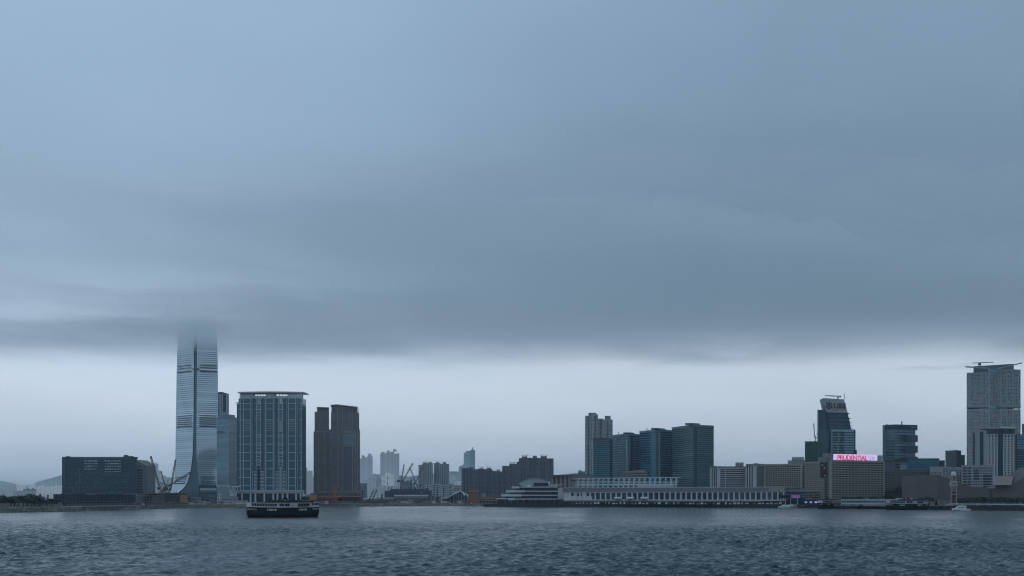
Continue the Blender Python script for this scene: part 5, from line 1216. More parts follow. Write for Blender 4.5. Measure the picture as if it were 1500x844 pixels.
    # blocks glimpsed behind the hotel roofs
    for (a, c, tp, m, lb) in ((1154, 1179, 674.5, 'glass_mid_dark', 'low teal-grey office roof storey peeking over the cream hotel wing'), (1160, 1178, 669, 'resid_mid', 'stepped grey roof storey behind the cream hotel wing')):
        Yq = 1700; t = Thing('office_block', lb, 'building', base((a + c) / 2, Yq + (20 if tp < 670 else 0))); q = foot(a, c, Yq + (20 if tp < 670 else 0), 20); t.solid('wall', m, q, G0, Z(tp, Yq)); fq = t.face(q[0], q[1])
        fq.bands('floor_band', 'frame_grey', 4, Z(682, Yq), Z(tp, Yq), .4, 0, 1, .3, .5)
    t = Thing('roof_house', 'small grey roof house above the end of the cream hotel wing', 'rooftop block', base(1158, 1430)); q = foot(1154.5, 1159.5, 1432, 8); t.solid('wall', 'hotel_grey', q, Z(682, 1430), Z(674.8, 1430)); t.face(q[0], q[1]).windows('pane', 2, 1, Z(679, 1430), Z(676, 1430), .4, .7)

def letters(t, text, f, u0, u1, z, h, m, out, space=1.0, bold=0.0, name='lettering', part=True, font=None, squeeze=True, shear=0.0):
    cu = bpy.data.curves.new(name, 'FONT'); cu.body = text; cu.size = 1.0; cu.extrude = 0.02; cu.space_character = space; cu.offset = bold; cu.shear = shear; cu.resolution_u = 3
    o = bpy.data.objects.new(name, cu); COL.objects.link(o); bpy.context.view_layer.update()
    dg = bpy.context.evaluated_depsgraph_get(); me = bpy.data.meshes.new_from_object(o.evaluated_get(dg)); bpy.data.objects.remove(o)
    co = np.empty(len(me.vertices) * 3); me.vertices.foreach_get('co', co); co = co.reshape(-1, 3); lo, hi = co.min(0), co.max(0)
    W = (u1 - u0) * f.L; co[:, 0] = (co[:, 0] - lo[0]) / (hi[0] - lo[0]) * W; co[:, 1] = (co[:, 1] - lo[1]) / (hi[1] - lo[1]) * h; co[:, 2] = co[:, 2] / max(1e-6, hi[2] - lo[2]) * .3
    me.vertices.foreach_set('co', co.ravel()); me.materials.clear(); me.materials.append(M[m]); me.update()
    q = t.child(name, me); p = Vector(f.at(u0, out, z)) - t.off
    q.matrix_local = Matrix.Translation(p) @ Matrix.Rotation(f.rz, 4, 'Z') @ Matrix.Rotation(R(90), 4, 'X')
    return q
hotels()

# ---- bank tower with the slanted sign head
def bank_tower():
    Y = 1900; t = Thing('bank_tower', 'dark teal office tower with a slanted grey sign head and dark side slab', 'office tower', base(1226, Y))
    K = [(583.2, 1206.6, 1237.8), (590, 1208.4, 1239.9), (597, 1209.8, 1241.6), (604, 1211.2, 1243.3), (612, 1212.4, 1245.2), (620, 1213.4, 1246.8), (629, 1214.3, 1248.5), (645, 1215.2, 1249), (676, 1216, 1249.5), (735, 1216, 1249.5)]
    tilt = lambda px: 0.055 * (px - 1206)
    def loft(n, m, k0, k1, dy, dep=34):
        b = MB(); v = []; ks = K[k0:k1 + 1]
        for py, l, r in ks:
            zl, zr = Z(py, Y), Z(py + (1.4 if py < 600 else .9 if py < 606 else 0), Y)
            v += [(X(l, Y), Y + dy, zl), (X(r, Y), Y + dy + 6, zr), (X(r, Y) - 2, Y + dy + 6 + dep, zr), (X(l, Y) + 2, Y + dy + dep, zl)]
        f = []
        for i in range(len(ks) - 1):
            for q in range(4): f.append((i * 4 + q, i * 4 + (q + 1) % 4, i * 4 + 4 + (q + 1) % 4, i * 4 + 4 + q))
        f += [(0, 1, 2, 3), tuple((len(ks) - 1) * 4 + q for q in (3, 2, 1, 0))]; b.add(v, f, m); return t.part(n, b)
    loft('sign_head', 'hotel_grey', 0, 3, 0); loft('glass_body', 'glass_teal', 3, 9, .3)
    ky = [k[0] for k in K]
    def edge(py): return float(np.interp(py, ky, [k[1] for k in K])), float(np.interp(py, ky, [k[2] for k in K]))
    for i, py in enumerate((604.6, 612.2, 618.0, 623.5, 627.5)):
        l, r = edge(py); f = Face(t, P(l, Y + .2), P(r + .6, Y + 6)); hgt = (1.6, 1.1, .7, .7, .6)[i]; f.block('floor_band', 'glass_navy', 0, 1, Z(py + hgt, Y), Z(py, Y), 1.0, 2)
        if i: f.block('floor_band', 'glass_mid_dark', .05, .9, Z(py + hgt + 2.4, Y), Z(py + hgt + 1.0, Y), .6, 1)
    for (u_, py) in ((.52, 608.5), (.92, 611), (.95, 616.5), (.45, 624)): l, r = edge(py); Face(t, P(l, Y + .2), P(r, Y + 6)).block('lamp_panel', 'lamp_cool', u_ - .012, u_ + .012, Z(py + .4, Y), Z(py - .4, Y), 1.1, .4)
    for i in range(1, 6): l, r = edge(593); f = Face(t, P(l, Y), P(r, Y + 6)); 
    # side slab and strip
    t.pbox('side_slab', 'glass_navy', 1197.6, 1216, 600.5, 735, Y + 6, 28); t.pbox('slab_edge', 'resid_grey', 1197.3, 1200, 600.2, 735, Y + 4, 30); t.pbox('stair_shaft', 'concrete_dark', 1206.4, 1211, 592, 601, Y + 8, 14)
    t.pbox('glass_bay', 'glass_teal', 1200.4, 1214.4, 628.5, 735, Y + 3, 10); t.pbox('dark_bay', 'pane_black', 1214.6, 1217.4, 627, 735, Y + 1.5, 8)
    t.pbox('dark_bay', 'glass_navy', 1205.5, 1213.5, 619, 626.5, Y + 4.5, 8)
    # lower block with vertical inscription
    q = foot(1217.5, 1253, Y - 6, 34, Y - 2); t.solid('lower_block', 'glass_mid', q, G0, Z(629.3, Y)); f = t.face(q[0], q[1]); f.bands('floor_band', 'glass_teal', 12, Z(676, Y), Z(631, Y), .45, .02, .93, .3, .5); f.block('edge_strip', 'glass_navy', .945, 1.0, G0, Z(630, Y), .6, 1)
    t.pbox('corner_wing', 'glass_navy', 1250, 1255.2, 659.2, 735, Y - 3, 20)
    for col, ux in (('\u745e\u9280\u96c6\u5718', .335), ('\u9818\u5275\u672a\u4f86', .045)):
        for i, ch in enumerate(col): letters(t, ch, f, ux, ux + .21, Z(640 + i * 9.6, Y), 7.9 * Y / F, 'ink', .9, name='inscription', bold=.012)
    # sign: emblem of three crossed keys and red capitals
    l, r = 1209.3, 1241; f = Face(t, P(1208.2, Y - .4), P(1240.4, Y + 5.6)); zc = Z(593.6, Y)
    q = letters(t, 'UBS', f, .40, .955, Z(598.4, Y), 7.9 * Y / F, 'red_text', .8, space=1.02, bold=.03); 
    b = MB()
    for a in (R(90), R(35), R(145)):
        c = Vector(f.at(.185, .6, zc)); e = Vector((f.d.x * math.cos(a), f.d.y * math.cos(a), math.sin(a))); g_ = Vector((f.d.x * -math.sin(a), f.d.y * -math.sin(a), math.cos(a)))
        b.bar(c - e * 5.0, c + e * 5.0, .9, 'ink', .9); b.bar(c + e * 4.6 - g_ * 1.6, c + e * 4.6 + g_ * .2, .9, 'ink', .9); b.bar(c + e * 3.2 - g_ * 1.3, c + e * 3.2 + g_ * .2, .9, 'ink', .9)
        for s_ in (-1, 0, 1): p = c - e * (4.6 + .9 * (s_ == 0)) + g_ * 1.1 * s_; b.box(p, (1.5, .9, 1.5), 'ink', f.rz)
    t.part('emblem', b)
    f.block('lamp_niche', 'ink', .515, .545, Z(602.3, Y), Z(600.8, Y), .5, .4)
    # roof gantry
    b = MB(); Yq = Y + 8; b.lattice((X(1208.3, Yq), Yq, Z(579.6, Yq)), (X(1232, Yq), Yq, Z(580.9, Yq)), 1.1, .45, 'frame_grey'); b.box((X(1227.3, Yq), Yq, Z(582.6, Yq)), (1.9, 1.9, 4.4), 'frame_grey'); b.box((X(1231, Yq), Yq, Z(581.4, Yq)), (2.6, 1.6, 1.6), 'steel_dark'); b.box((X(1220.5, Yq), Yq, Z(580.8, Yq)), (1.3, 1.3, 1.2), 'steel_dark'); t.part('roof_gantry', b)
    b = MB(); b.bar((X(1237, Yq), Yq, Z(585, Yq)), (X(1237, Yq), Yq, Z(576.5, Yq)), .7, 'frame_grey'); t.part('mast', b)
    Y = 1880; t = Thing('wrapped_building', 'building under construction wrapped in dark green netting beside the bank tower', 'building', base(1188, Y)); q = foot(1179, 1198.2, Y, 24); t.solid('frame', 'concrete_dark', [q[0] + Vector((0.5, 1)), q[1] + Vector((-.5, 1)), q[2], q[3]], G0, Z(647.5, Y)); f = t.face(q[0], q[1])
    for i in range(6): f.block('safety_net', 'green_net', i / 6 + .003, (i + 1) / 6 - .003, G0 + 10, Z(646.4 + (i % 2) * .3, Y), .1, .3)
    luffing_crane('short crane on the green-netted building with its jib nearly upright', 1194.4, 1885, 648, 641.5, (1191.5, 621.5), thick=.85)
bank_tower()

# ---- dark glass tower with three protruding boxes
def box_tower():
    Y = 1600; t = Thing('glass_tower', 'grey-blue glass tower with three dark boxes sticking out of its side', 'office tower', base(1310, Y))
    A, C, B = P(1293.3, Y + 16), P(1311, Y - 2), P(1341, Y + 12); D = A + (B - C); z1 = Z(629, Y)
    t.solid('wall', 'glass_mid_dark', [A, C, B, D], G0, z1); fa, fb = t.face(A, C), t.face(C, B)
    q = [P(1292.8, Y + 15), P(1311, Y - 3.5), P(1344, Y + 10), P(1344, Y + 26), P(1296, Y + 36)]; t.solid('crown', 'glass_navy', q, z1, Z(622, Y)); b = MB()
    fc = Face(t, q[1], q[2]); fc.block('crown_window', 'frame_grey', .72, .8, Z(625.5, Y), Z(625, Y), .2, .3)
    for u_ in (.74, .82, .9, .95): fc.block('crown_window', 'glass_mid', u_, u_ + .035, Z(626.6, Y), Z(625.2, Y), .2, .3); fc.block('crown_window', 'glass_mid_dark', u_, u_ + .035, Z(624.2, Y), Z(623, Y), .2, .3)
    fd = Face(t, q[0], q[1]); fd.block('logo_panel', 'pink_light', .03, .13, Z(625.8, Y), Z(623, Y), .3, .3); fd.block('logo_panel', 'boat_white', .03, .15, Z(628.4, Y), Z(627, Y), .3, .3)
    z0 = Z(690, Y); n = 14
    for i in range(n):
        z = z1 - 2 - (z1 - z0 - 2) * (i + .5) / n
        fa.block('window_band', 'pane', .32 if i > 1 else .36, .985 if i > 1 else .6, z - .8, z + .8, .3, .5); fb.block('window_band', 'glass_navy', .02, .6 if i > 1 else .98, z - .45, z + .45, .3, .5)
    fa.block('edge_strip', 'glass_mid_dark', 0, .28, z0, z1, .5, .8)
    for tp, bt in ((637.5, 646.5), (653, 662.5), (669, 673)):
        q = [P(1325.5, Y - 1), P(1332, Y - 4), P(1344.5, Y + 2), P(1344.5, Y + 22), P(1328, Y + 22)]; t.solid('projecting_box', 'purple_hoard', q, Z(bt, Y), Z(tp, Y)); Face(t, q[0], q[1]).block('box_side', 'glass_navy', 0, 1, Z(bt, Y) + .4, Z(tp, Y) - .4, .15, .3)
    for u_ in (.07, .25, .43): fb.block('lamp_panel', 'lamp_cool', u_, u_ + .025, Z(651.8, Y), Z(650.8, Y), .4, .4)
    fb.block('lamp_panel', 'glass_mid', .62, .95, Z(652, Y), Z(651.2, Y), .4, .4)  # pale glass strip, gives off no light
    b = MB(); p = P(1321, Y + 10); b.bar((p.x, p.y, Z(622, Y)), (p.x, p.y, Z(618.2, Y)), 1.0, 'steel_dark'); b.box((p.x, p.y, Z(617.8, Y)), (1.5, 1.5, 1.5), 'steel_dark'); p = P(1299.5, Y + 14); b.box((p.x, p.y, Z(621.4, Y)), (2, 2, 1.2), 'steel_dark'); t.part('roof_mast', b)
    def low(label, a, c, tp, Yq, m, dep=18, bands=None, win=None, name='office_block', cat='building', bot=733, wm='pane', nb=6, sl=0.0):
        t = Thing(name, label, cat, base((a + c) / 2, Yq)); ft = foot(a, c, Yq, dep); b = MB(); b.prism(ft, G0, [Z(tp, Yq), Z(tp + sl, Yq), Z(tp + sl, Yq), Z(tp, Yq)], m); t.part('wall', b); f = t.face(ft[0], ft[1])
        if bands: f.bands('floor_band', bands, nb, Z(bot, Yq), Z(tp, Yq) - 1, .4, 0, 1, .3, .5)
        if win: f.windows(wm, win[0], win[1], Z(bot, Yq), Z(tp, Yq) - 1.2, win[2], win[3], .02, .98, .2)
        f.block('parapet', m, 0, 1, Z(tp + max(0, sl), Yq), Z(tp + max(0, sl), Yq) + .8, .4, 1)
        return t, f
    low('teal glass low block behind the windowless pink hall', 1328.5, 1376, 672.5, 1480, 'glass_teal', bands='spandrel_teal', nb=8, bot=700)
    low('dark stepped block with roof screens below the boxed glass tower', 1310, 1330, 673.5, 1470, 'glass_navy', bands='concrete_dark', bot=692, nb=4)
    low('plain grey stepped wall below the boxed glass tower', 1294, 1311.5, 677.5, 1460, 'concrete_dark', bot=690)
    low('light grey glazed roof block beside the dark stepped block', 1318, 1329, 680, 1450, 'glass_mid_dark', bands='glass_mid', nb=3, bot=690)
    low('narrow glazed block at the end of the teal low block', 1376, 1384, 675.5, 1485, 'glass_green', win=(4, 4, .5, .6), bot=694)
    low('dark grey plain slab with a glass side standing alone behind the hotels', 1384.8, 1401, 661, 1750, 'resid_grey', bot=690)
    low('glass side wing of the dark plain slab', 1400.5, 1408, 660.8, 1752, 'glass_green', win=(2, 12, .7, .6), bot=690)
    low('small teal tower between the plain slab and the tall twin tower', 1406.5, 1413.5, 667.5, 1780, 'glass_teal', win=(2, 10, .6, .6), bot=690)
    p = P(1399, 1755); b = MB(); b.bar((p.x - 6, p.y, Z(659, 1755)), (p.x + 4, p.y, Z(660.2, 1755)), .6, 'steel_dark'); b.box((p.x + 1.5, p.y, Z(660.3, 1755)), (2.5, 2, 2), 'steel_dark'); thing_mesh('gondola_crane', b, 'tiny window-cleaning gantry on the dark plain slab roof', 'roof gantry', (p.x, p.y, Z(660.6, 1755)))
    # grey hotels behind the pink hall
    t, f = low('long dark grey hotel front in four window bays behind the trees', 1295, 1363, 688.5, 1330, 'concrete_dark', sl=-2.2, bot=728)
    for k in range(4):
        u0 = .02 + k * .245; f.windows('pane_black', 4, 13, Z(728, 1330), Z(691, 1330), .62, .42, u0, u0 + .22, .2); f.block('pier', 'concrete_dark', u0 + .225, u0 + .24, G0, Z(688, 1330), .8, 1.2)
    t, f = low('paler grey hotel block with broad dark windows next to the clock tower', 1362.5, 1390, 684.8, 1325, 'hotel_grey', bot=714); f.windows('pane_black', 4, 7, Z(714, 1325), Z(691.2, 1325), .62, .45, .04, .62, .2); f.windows('pane_black', 2, 9, Z(714, 1325), Z(686.5, 1325), .6, .45, .66, .97, .2)
    t, f = low('grey hotel block with two window columns behind the clock tower dome', 1389.5, 1409, 685.5, 1328, 'hotel_grey', bot=712); f.windows('pane', 5, 8, Z(712, 1328), Z(688, 1328), .5, .45, .03, .97, .2)
    for px in (1383, 1394, 1402): 
        pass
    t, f = low('curved-front grey hotel with wide ribbon windows below the white hotel tower', 1408.5, 1455.5, 682.5, 1310, 'hotel_grey', bot=716); f.windows('pane_black', 2, 8, Z(716, 1310), Z(684, 1310), .82, .5, .03, .32, .2); f.windows('pane', 8, 8, Z(716, 1310), Z(684, 1310), .55, .45, .34, .98, .2)
    f.block('glass_bay', 'glass_navy', .40, .54, Z(703, 1310), Z(687, 1310), .5, .6); f.block('glass_bay', 'glass_navy', .67, .92, Z(715, 1310), Z(695, 1310), .5, .6)
    for i in range(9): z = Z(683.4 + i * 4.05, 1310); f.block('sill_band', 'hotel_grey', 0, 1, z - .35, z + .35, .6, .8)
box_tower()

# ---- tall twin residential tower
def tall_twin():
    Y = 1700; t = Thing('twin_tower', 'tallest grey residential tower with two wings, an open gap floor and wing-like roof beams', 'apartment building', base(1455, Y)); mb = MB()
    for (a, c, Ya, Yc, tp) in ((1416, 1448.5, Y + 10, Y - 1, 545), (1461.5, 1495, Y - 1, Y + 9, 540.5)):
        for (top, bot) in ((tp, 596), (599.2, 706)):
            ft = foot(a, c, Ya, 30, Yc); t.solid('wing', 'resid_mid', ft, Z(bot, Y), Z(top, Y)); f = t.face(ft[0], ft[1])
            nz = int((bot - top) / 2.15)
            f.grid('', 'pane', 14, nz, Z(bot, Y) + 2, Z(top, Y) - 1.5, .55, .5, .02, .98, .14, mb, .82, .3)
            for u_ in (.12, .38, .66, .9): f.block('pilaster', 'resid_pale', u_ - .008, u_ + .008, Z(bot, Y), Z(top, Y) - 1, .5, .8)
            nb = max(2, int((bot - top) / 12))
            f.bands('floor_band', 'resid_mid', nb, Z(bot, Y), Z(top, Y), .06, 0, 1, .55, .8)
        f.block('gap_beam', 'resid_grey', 0, 1, Z(597.2, Y), Z(595, Y), .5, 28)
        b = MB(); sg = 1 if a < 1440 else -1
        for k in range(3): u0 = (.58 + k * .12) if sg > 0 else (.12 + k * .1); b.bar(f.at(u0, -1, Z(599.2, Y)), f.at(u0 + .07, -1, Z(596.5, Y)), .7, 'frame_white'); b.bar(f.at(u0 + .07, -1, Z(596.5, Y)), f.at(u0 + .12, -1, Z(599.2, Y)), .7, 'frame_white')
        for u_ in (.02, .2, .35, .5, .7, .97): b.bar(f.at(u_, -2, Z(599.3, Y)), f.at(u_, -2, Z(596, Y)), 1.0, 'resid_grey')
        t.part('gap_brace', b)
    t.part('window_grid', mb, kind='stuff')
    q = foot(1448, 1462, Y + 1.5, 26); t.solid('core', 'resid_mid', q, G0, Z(541, Y)); f = t.face(q[0], q[1]); f.grid('core_window', 'pane', 5, 62, Z(700, Y), Z(546, Y), .6, .5, .12, .88, .14, keep=.85, jit=.3)
    f.block('glass_landing', 'glass_mid', .06, .94, Z(600, Y), Z(594, Y), .6, .8); f.block('glass_landing', 'glass_mid', .06, .94, Z(546, Y), Z(541, Y), .6, .8)
    for u_ in (0.0, .94): f.block('pilaster', 'frame_white', u_, u_ + .055, Z(650, Y), Z(540, Y), 1.2, 2)
    q = foot(1426, 1485, Y + 6, 20); b = MB(); b.prism(q, Z(545, Y), [Z(536, Y), Z(532.3, Y), Z(532.3, Y), Z(536, Y)], 'resid_grey'); t.part('roof_crown', b)
    b = MB(); b.bar((*P(1414.6, Y - 8), Z(538.2, Y)), (*P(1448.4, Y - 4), Z(540.2, Y)), 2.6, 'frame_grey', 1.5); b.bar((*P(1461.6, Y - 4), Z(540.6, Y)), (*P(1496.8, Y - 8), Z(532.8, Y)), 2.6, 'frame_grey', 1.5); t.part('roof_beam', b)
    b = MB(); Yq = Y + 8; b.bar((X(1424.5, Yq), Yq, Z(532, Yq)), (X(1455.5, Yq), Yq, Z(530.6, Yq)), .9, 'steel_dark'); b.box((X(1435, Yq), Yq, Z(533.6, Yq)), (3, 2.4, 3.6), 'steel_dark'); t.part('roof_gantry', b)
    # white hotel tower in front
    Y = 1420; t = Thing('hotel_tower', 'white hotel tower with two grids of square windows and a flat overhanging roof', 'hotel', base(1458, Y)); zt = Z(636, Y)
    q = foot(1425.5, 1487, Y, 26); t.solid('wall', 'cream_dark', q, G0, zt); f = t.face(q[0], q[1]); u = lambda px: (px - 1425.5) / 61.5
    f.block('glass_strip', 'glass_navy', u(1425.5), u(1427.8), Z(686, Y), Z(634, Y), .4, .8); f.block('plain_wall', 'resid_mid', u(1427.8), u(1435), Z(686, Y), Z(632, Y), .6, 1); f.block('glass_strip', 'glass_navy', u(1435), u(1440.5), Z(682, Y), Z(632.5, Y), .3, .6); f.block('plain_wall', 'hotel_grey', u(1440.5), u(1446.5), Z(698, Y), zt, .5, .9)
    for a, c in ((1446.5, 1461.3), (1469.5, 1485.2)):
        f.block('panel_wall', 'resid_pale', u(a), u(c), G0, zt, .35, .7); f.windows('pane_black', 3, 16, Z(698, Y), Z(642, Y), .52, .52, u(a + .4), u(c - .4), .55)
        for k in range(3): x0 = a + .4 + (k + .26) * (c - a - .8) / 3; f.block('window', 'pane_black', u(x0), u(x0 + 2.2), Z(641, Y), Z(637, Y), .55, .3)
    f.block('glass_strip', 'glass_navy', u(1461.5), u(1469.3), G0, Z(634, Y), .3, .6)
    for a, c, m in ((1446, 1457, 'glass_teal'), (1458, 1461, 'pane_black'), (1462.5, 1469, 'glass_navy'), (1470, 1478, 'glass_green'), (1479, 1486, 'glass_green')): f.block('crown_glass', m, u(a), u(c), zt, Z(628.5, Y), .2, 4)
    q2 = foot(1437, 1467, Y - 4, 30); b = MB(); b.prism(q2, [Z(628.4, Y)] * 4, [Z(627.2, Y), Z(626.6, Y), Z(626.6, Y), Z(627.2, Y)], 'hotel_grey'); t.part('roof_slab', b); b = MB(); q2 = foot(1465, 1488.5, Y - 7, 34); b.prism(q2, [Z(627.8, Y), Z(628.4, Y), Z(628.4, Y), Z(627.8, Y)], [Z(625.2, Y), Z(626.4, Y), Z(626.4, Y), Z(625.2, Y)], 'frame_white'); t.part('roof_slab', b)
    for px in (1432.5, 1436): t.pbox('roof_plant', 'hotel_grey', px - 1.6, px + 1.4, 628.6, 632, Y + 4, 6)
    Y = 1440; t = Thing('glass_block', 'dark teal glass block cut by the picture edge with a paler upper half', 'office block', base(1505, Y)); q = foot(1487.3, 1530, Y, 26); t.solid('wall', 'glass_navy', q, G0, Z(636.5, Y)); f = t.face(q[0], q[1])
    f.block('side_strip', 'pane_black', 0, .05, G0, Z(636.5, Y), .4, .6)
    for i in range(16): z = Z(638.5 + i * 3.6, Y); f.block('floor_band', 'spandrel_navy' if i < 6 else 'spandrel_teal', .05, 1, z - (1.0 if i < 6 else .4), z + (1.0 if i < 6 else .4), .35, .6)
    f.block('lamp_panel', 'glass_mid', .1, 1, Z(658, Y), Z(657.2, Y), .5, .5)  # strip of paler glass without emission
    Y = 1900; t = Thing('residential_tower', 'sliver of a hazy tower at the picture edge above the teal block', 'tower block', base(1505, Y)); q = foot(1497, 1515, Y, 20); t.solid('wall', 'resid_grey', q, G0, Z(621, Y)); f = t.face(q[0], q[1]); f.windows('pane', 5, 20, Z(680, Y), Z(622, Y), .5, .5)
tall_twin()

# ---- windowless pink-tiled hall
def pink_hall():
    Y = 1120; t = Thing('windowless_hall', 'windowless pinkish tiled hall with a sweeping concave roofline along the promenade', 'concert hall', base(1430, Y))
    prof = [(1342.3, 696.4, 1128), (1373.2, 695.6, 1118), (1380, 698.0, 1119), (1390, 701.6, 1120), (1400, 706.2, 1120.5), (1410, 709.6, 1121), (1420, 712.1, 1121), (1430, 713.9, 1121), (1440, 715.0, 1120.5), (1450.8, 715.4, 1120)]
    prof2 = [(1454.6, 715.4, 1118), (1465, 714.4, 1116), (1475, 711.8, 1114), (1485, 707.6, 1112), (1493, 703.2, 1110), (1500, 699, 1108), (1520, 684, 1104)]
    def wall(pr, name='tiled_wall'):
        b = MB(); n = len(pr); v = []
        for px, py, Yq in pr:
            p = P(px, Yq); v += [(p.x, p.y, G0), (p.x, p.y, Z(py, Yq)), (p.x * .99, p.y + 30, Z(py, Yq) - .5), (p.x * .99, p.y + 30, G0)]
        f = []
        for i in range(n - 1):
            o = i * 4
            for k in range(3): f.append((o + k, o + 4 + k, o + 5 + k, o + k + 1))
        f += [(0, 1, 2, 3), tuple(4 * (n - 1) + k for k in (3, 2, 1, 0))]; b.add(v, f, 'pink_tile'); t.part(name, b)
    wall(prof); wall(prof2); t.pbox('dark_slot', 'pane_black', 1450.5, 1455, 716.5, 738, 1123, 6)
    for (x, tp) in ((1345, 697), (1352, 697), (1359, 697), (1366, 696.6)):
        A = P(x, 1128 - (x - 1342) * .32 - .05); B = P(x + .22, 1128 - (x - 1342) * .32 - .05); Face(t, A, B).block('tile_joint', 'brown_dark', 0, 1, G0 + 8, Z(tp, 1124), .03, .1)
    # flared colonnade at the wedge
    for i, px in enumerate((1366, 1369.5, 1374.5, 1379, 1383.5, 1388, 1392)):
        b = MB(); s = -1 if px < 1373 else 1; Yq = 1118
        a0, a1 = P(px, Yq - 1), P(px + s * 2.2, Yq - 8)
        w = 1.1
        b.hexa([(a1.x - w, a1.y, G0), (a1.x + w, a1.y, G0), (a1.x + w, a1.y + 2, G0), (a1.x - w, a1.y + 2, G0), (a0.x - w, a0.y, Z(731.8, Yq)), (a0.x + w, a0.y, Z(731.8, Yq)), (a0.x + w, a0.y + 2, Z(731.8, Yq)), (a0.x - w, a0.y + 2, Z(731.8, Yq))], 'pink_tile'); t.part('buttress', b)
    b = MB(); c = P(1372.6, 1116.5); b.add([(c.x - 2.6, c.y, G0), (c.x + 2.6, c.y, G0), (c.x, c.y, Z(732.4, 1116)), (c.x - 2.6, c.y + 1.4, G0), (c.x + 2.6, c.y + 1.4, G0), (c.x, c.y + 1.4, Z(732.4, 1116))], [(0, 1, 2), (5, 4, 3), (0, 3, 4, 1), (1, 4, 5, 2), (2, 5, 3, 0)], 'pane_black'); t.part('entrance_opening', b)
    # slanted light block on the roof
    t2 = Thing('roof_block', 'pale pink slanted skylight block sitting in the dip of the hall roof', 'rooftop block', base(1470, 1112))
    Yq = 1108; b = MB(); pts0 = [(1456.5, 710.5), (1481.5, 710.5), (1484.5, 697), (1460, 697)]
    v = [(*P(px, Yq + (0 if k < 2 else 9)), Z(py, Yq)) for k, (px, py) in enumerate(pts0)] + [(*P(px, Yq + 22), Z(py if k < 2 else py, Yq)) for k, (px, py) in enumerate(pts0)]
    b.add(v, [(0, 1, 2, 3), (7, 6, 5, 4), (0, 4, 5, 1), (1, 5, 6, 2), (2, 6, 7, 3), (3, 7, 4, 0)], 'pink_light'); t2.part('wall', b)
    A, B = P(1459, Yq + 3.4), P(1482, Yq + 3.4); t2.face(A, B).block('glazing_band', 'brown_dark', .03, .96, Z(706.6, Yq), Z(705.8, Yq), .4, .6); t2.pbox('base_strip', 'brown_dark', 1458, 1473, 711, 713.2, Yq + 2, 8)  # plain dark brown strip below the slanted block
pink_hall()

# ---- clock tower
def clock_tower():
    Y = 1075; p = P(1396.7, Y); s = Y / F; t = Thing('clock_tower', 'slim red-brick clock tower with pale stone corners and a white domed belfry', 'clock tower', (p.x, p.y, G0)); x, y = p
    w = 7.6 * s; rz = R(-12)
    def zz(py): return Z(py, Y)
    def sq(n, m, ww, z0, z1): return t.block(n, m, (x, y, (z0 + z1) / 2), (ww, ww, z1 - z0), rz)
    sq('shaft', 'clock_brick', w, G0, zz(711.5))
    for sx in (-1, 1):
        for sy in (-1, 1):
            q = Vector((sx * w * .47, sy * w * .47)); q.rotate(Matrix.Rotation(rz, 2)); t.block('corner_quoin', 'stone', (x + q.x, y + q.y, (G0 + zz(711.3)) / 2), (w * .11, w * .11, zz(711.3) - G0), rz)
    for py in (738, 724.5, 713): sq('string_course', 'stone', w * 1.1, zz(py + .5), zz(py - .4))
    fr = Vector((math.sin(rz), -math.cos(rz)))                                   # outward normal of the face towards the pier
    ct = Vector((x, y)) + fr * (w / 2)
    b = MB(); b.cyl((ct.x, ct.y, zz(717)), (ct.x + fr.x * .25, ct.y + fr.y * .25, zz(717)), 1.55, 1.55, 'stone', 16); c = t.part('clock_face', b)
    b = MB(); b.cyl((ct.x + fr.x * .24, ct.y + fr.y * .24, zz(717)), (ct.x + fr.x * .34, ct.y + fr.y * .34, zz(717)), .95, .95, 'ink', 14); t.part('clock_dial', b, parent=c)
    for py in (727.5, 731.5): t.block('window', 'pane_black', (ct.x, ct.y, zz(py)), (.7, .3, 1.3), rz)
    sq('balcony', 'stone', w * 1.5, zz(711.6), zz(710.4)); sq('balcony_wall', 'stone', w * 1.36, zz(710.4), zz(707.2)); t.block('balcony_opening', 'clock_brick', (ct.x + fr.x * w * .18, ct.y + fr.y * w * .18, zz(708.7)), (w * .75, .25, .9), rz)
    sq('belfry_base', 'stone', w * 1.12, zz(707.2), zz(704.6)); sq('belfry_core', 'clock_brick', w * .62, zz(704.6), zz(697.8))
    for k in range(8):
        a = rz + R(22.5) + k * R(45); t.block('belfry_column', 'stone', (x + math.cos(a) * w * .54, y + math.sin(a) * w * .54, (zz(704.6) + zz(697.6)) / 2), (.62, .62, zz(697.6) - zz(704.6)), a)
    b = MB(); b.cyl((x, y, zz(697.8)), (x, y, zz(696.4)), w * .66, w * .66, 'stone', 16); t.part('cornice', b)
    b = MB(); pr = [(.50, 696.4), (.49, 694.6), (.43, 693.0), (.31, 691.7), (.14, 691.0), (.04, 690.7)]
    for (r0, z0), (r1, z1) in zip(pr, pr[1:]): b.cyl((x, y, zz(z0)), (x, y, zz(z1)), r0 * w, r1 * w, 'white', 16)
    t.part('dome', b); b = MB(); b.bar((x, y, zz(691)), (x, y, zz(684)), .22, 'steel_dark'); t.part('lightning_rod', b)
clock_tower()

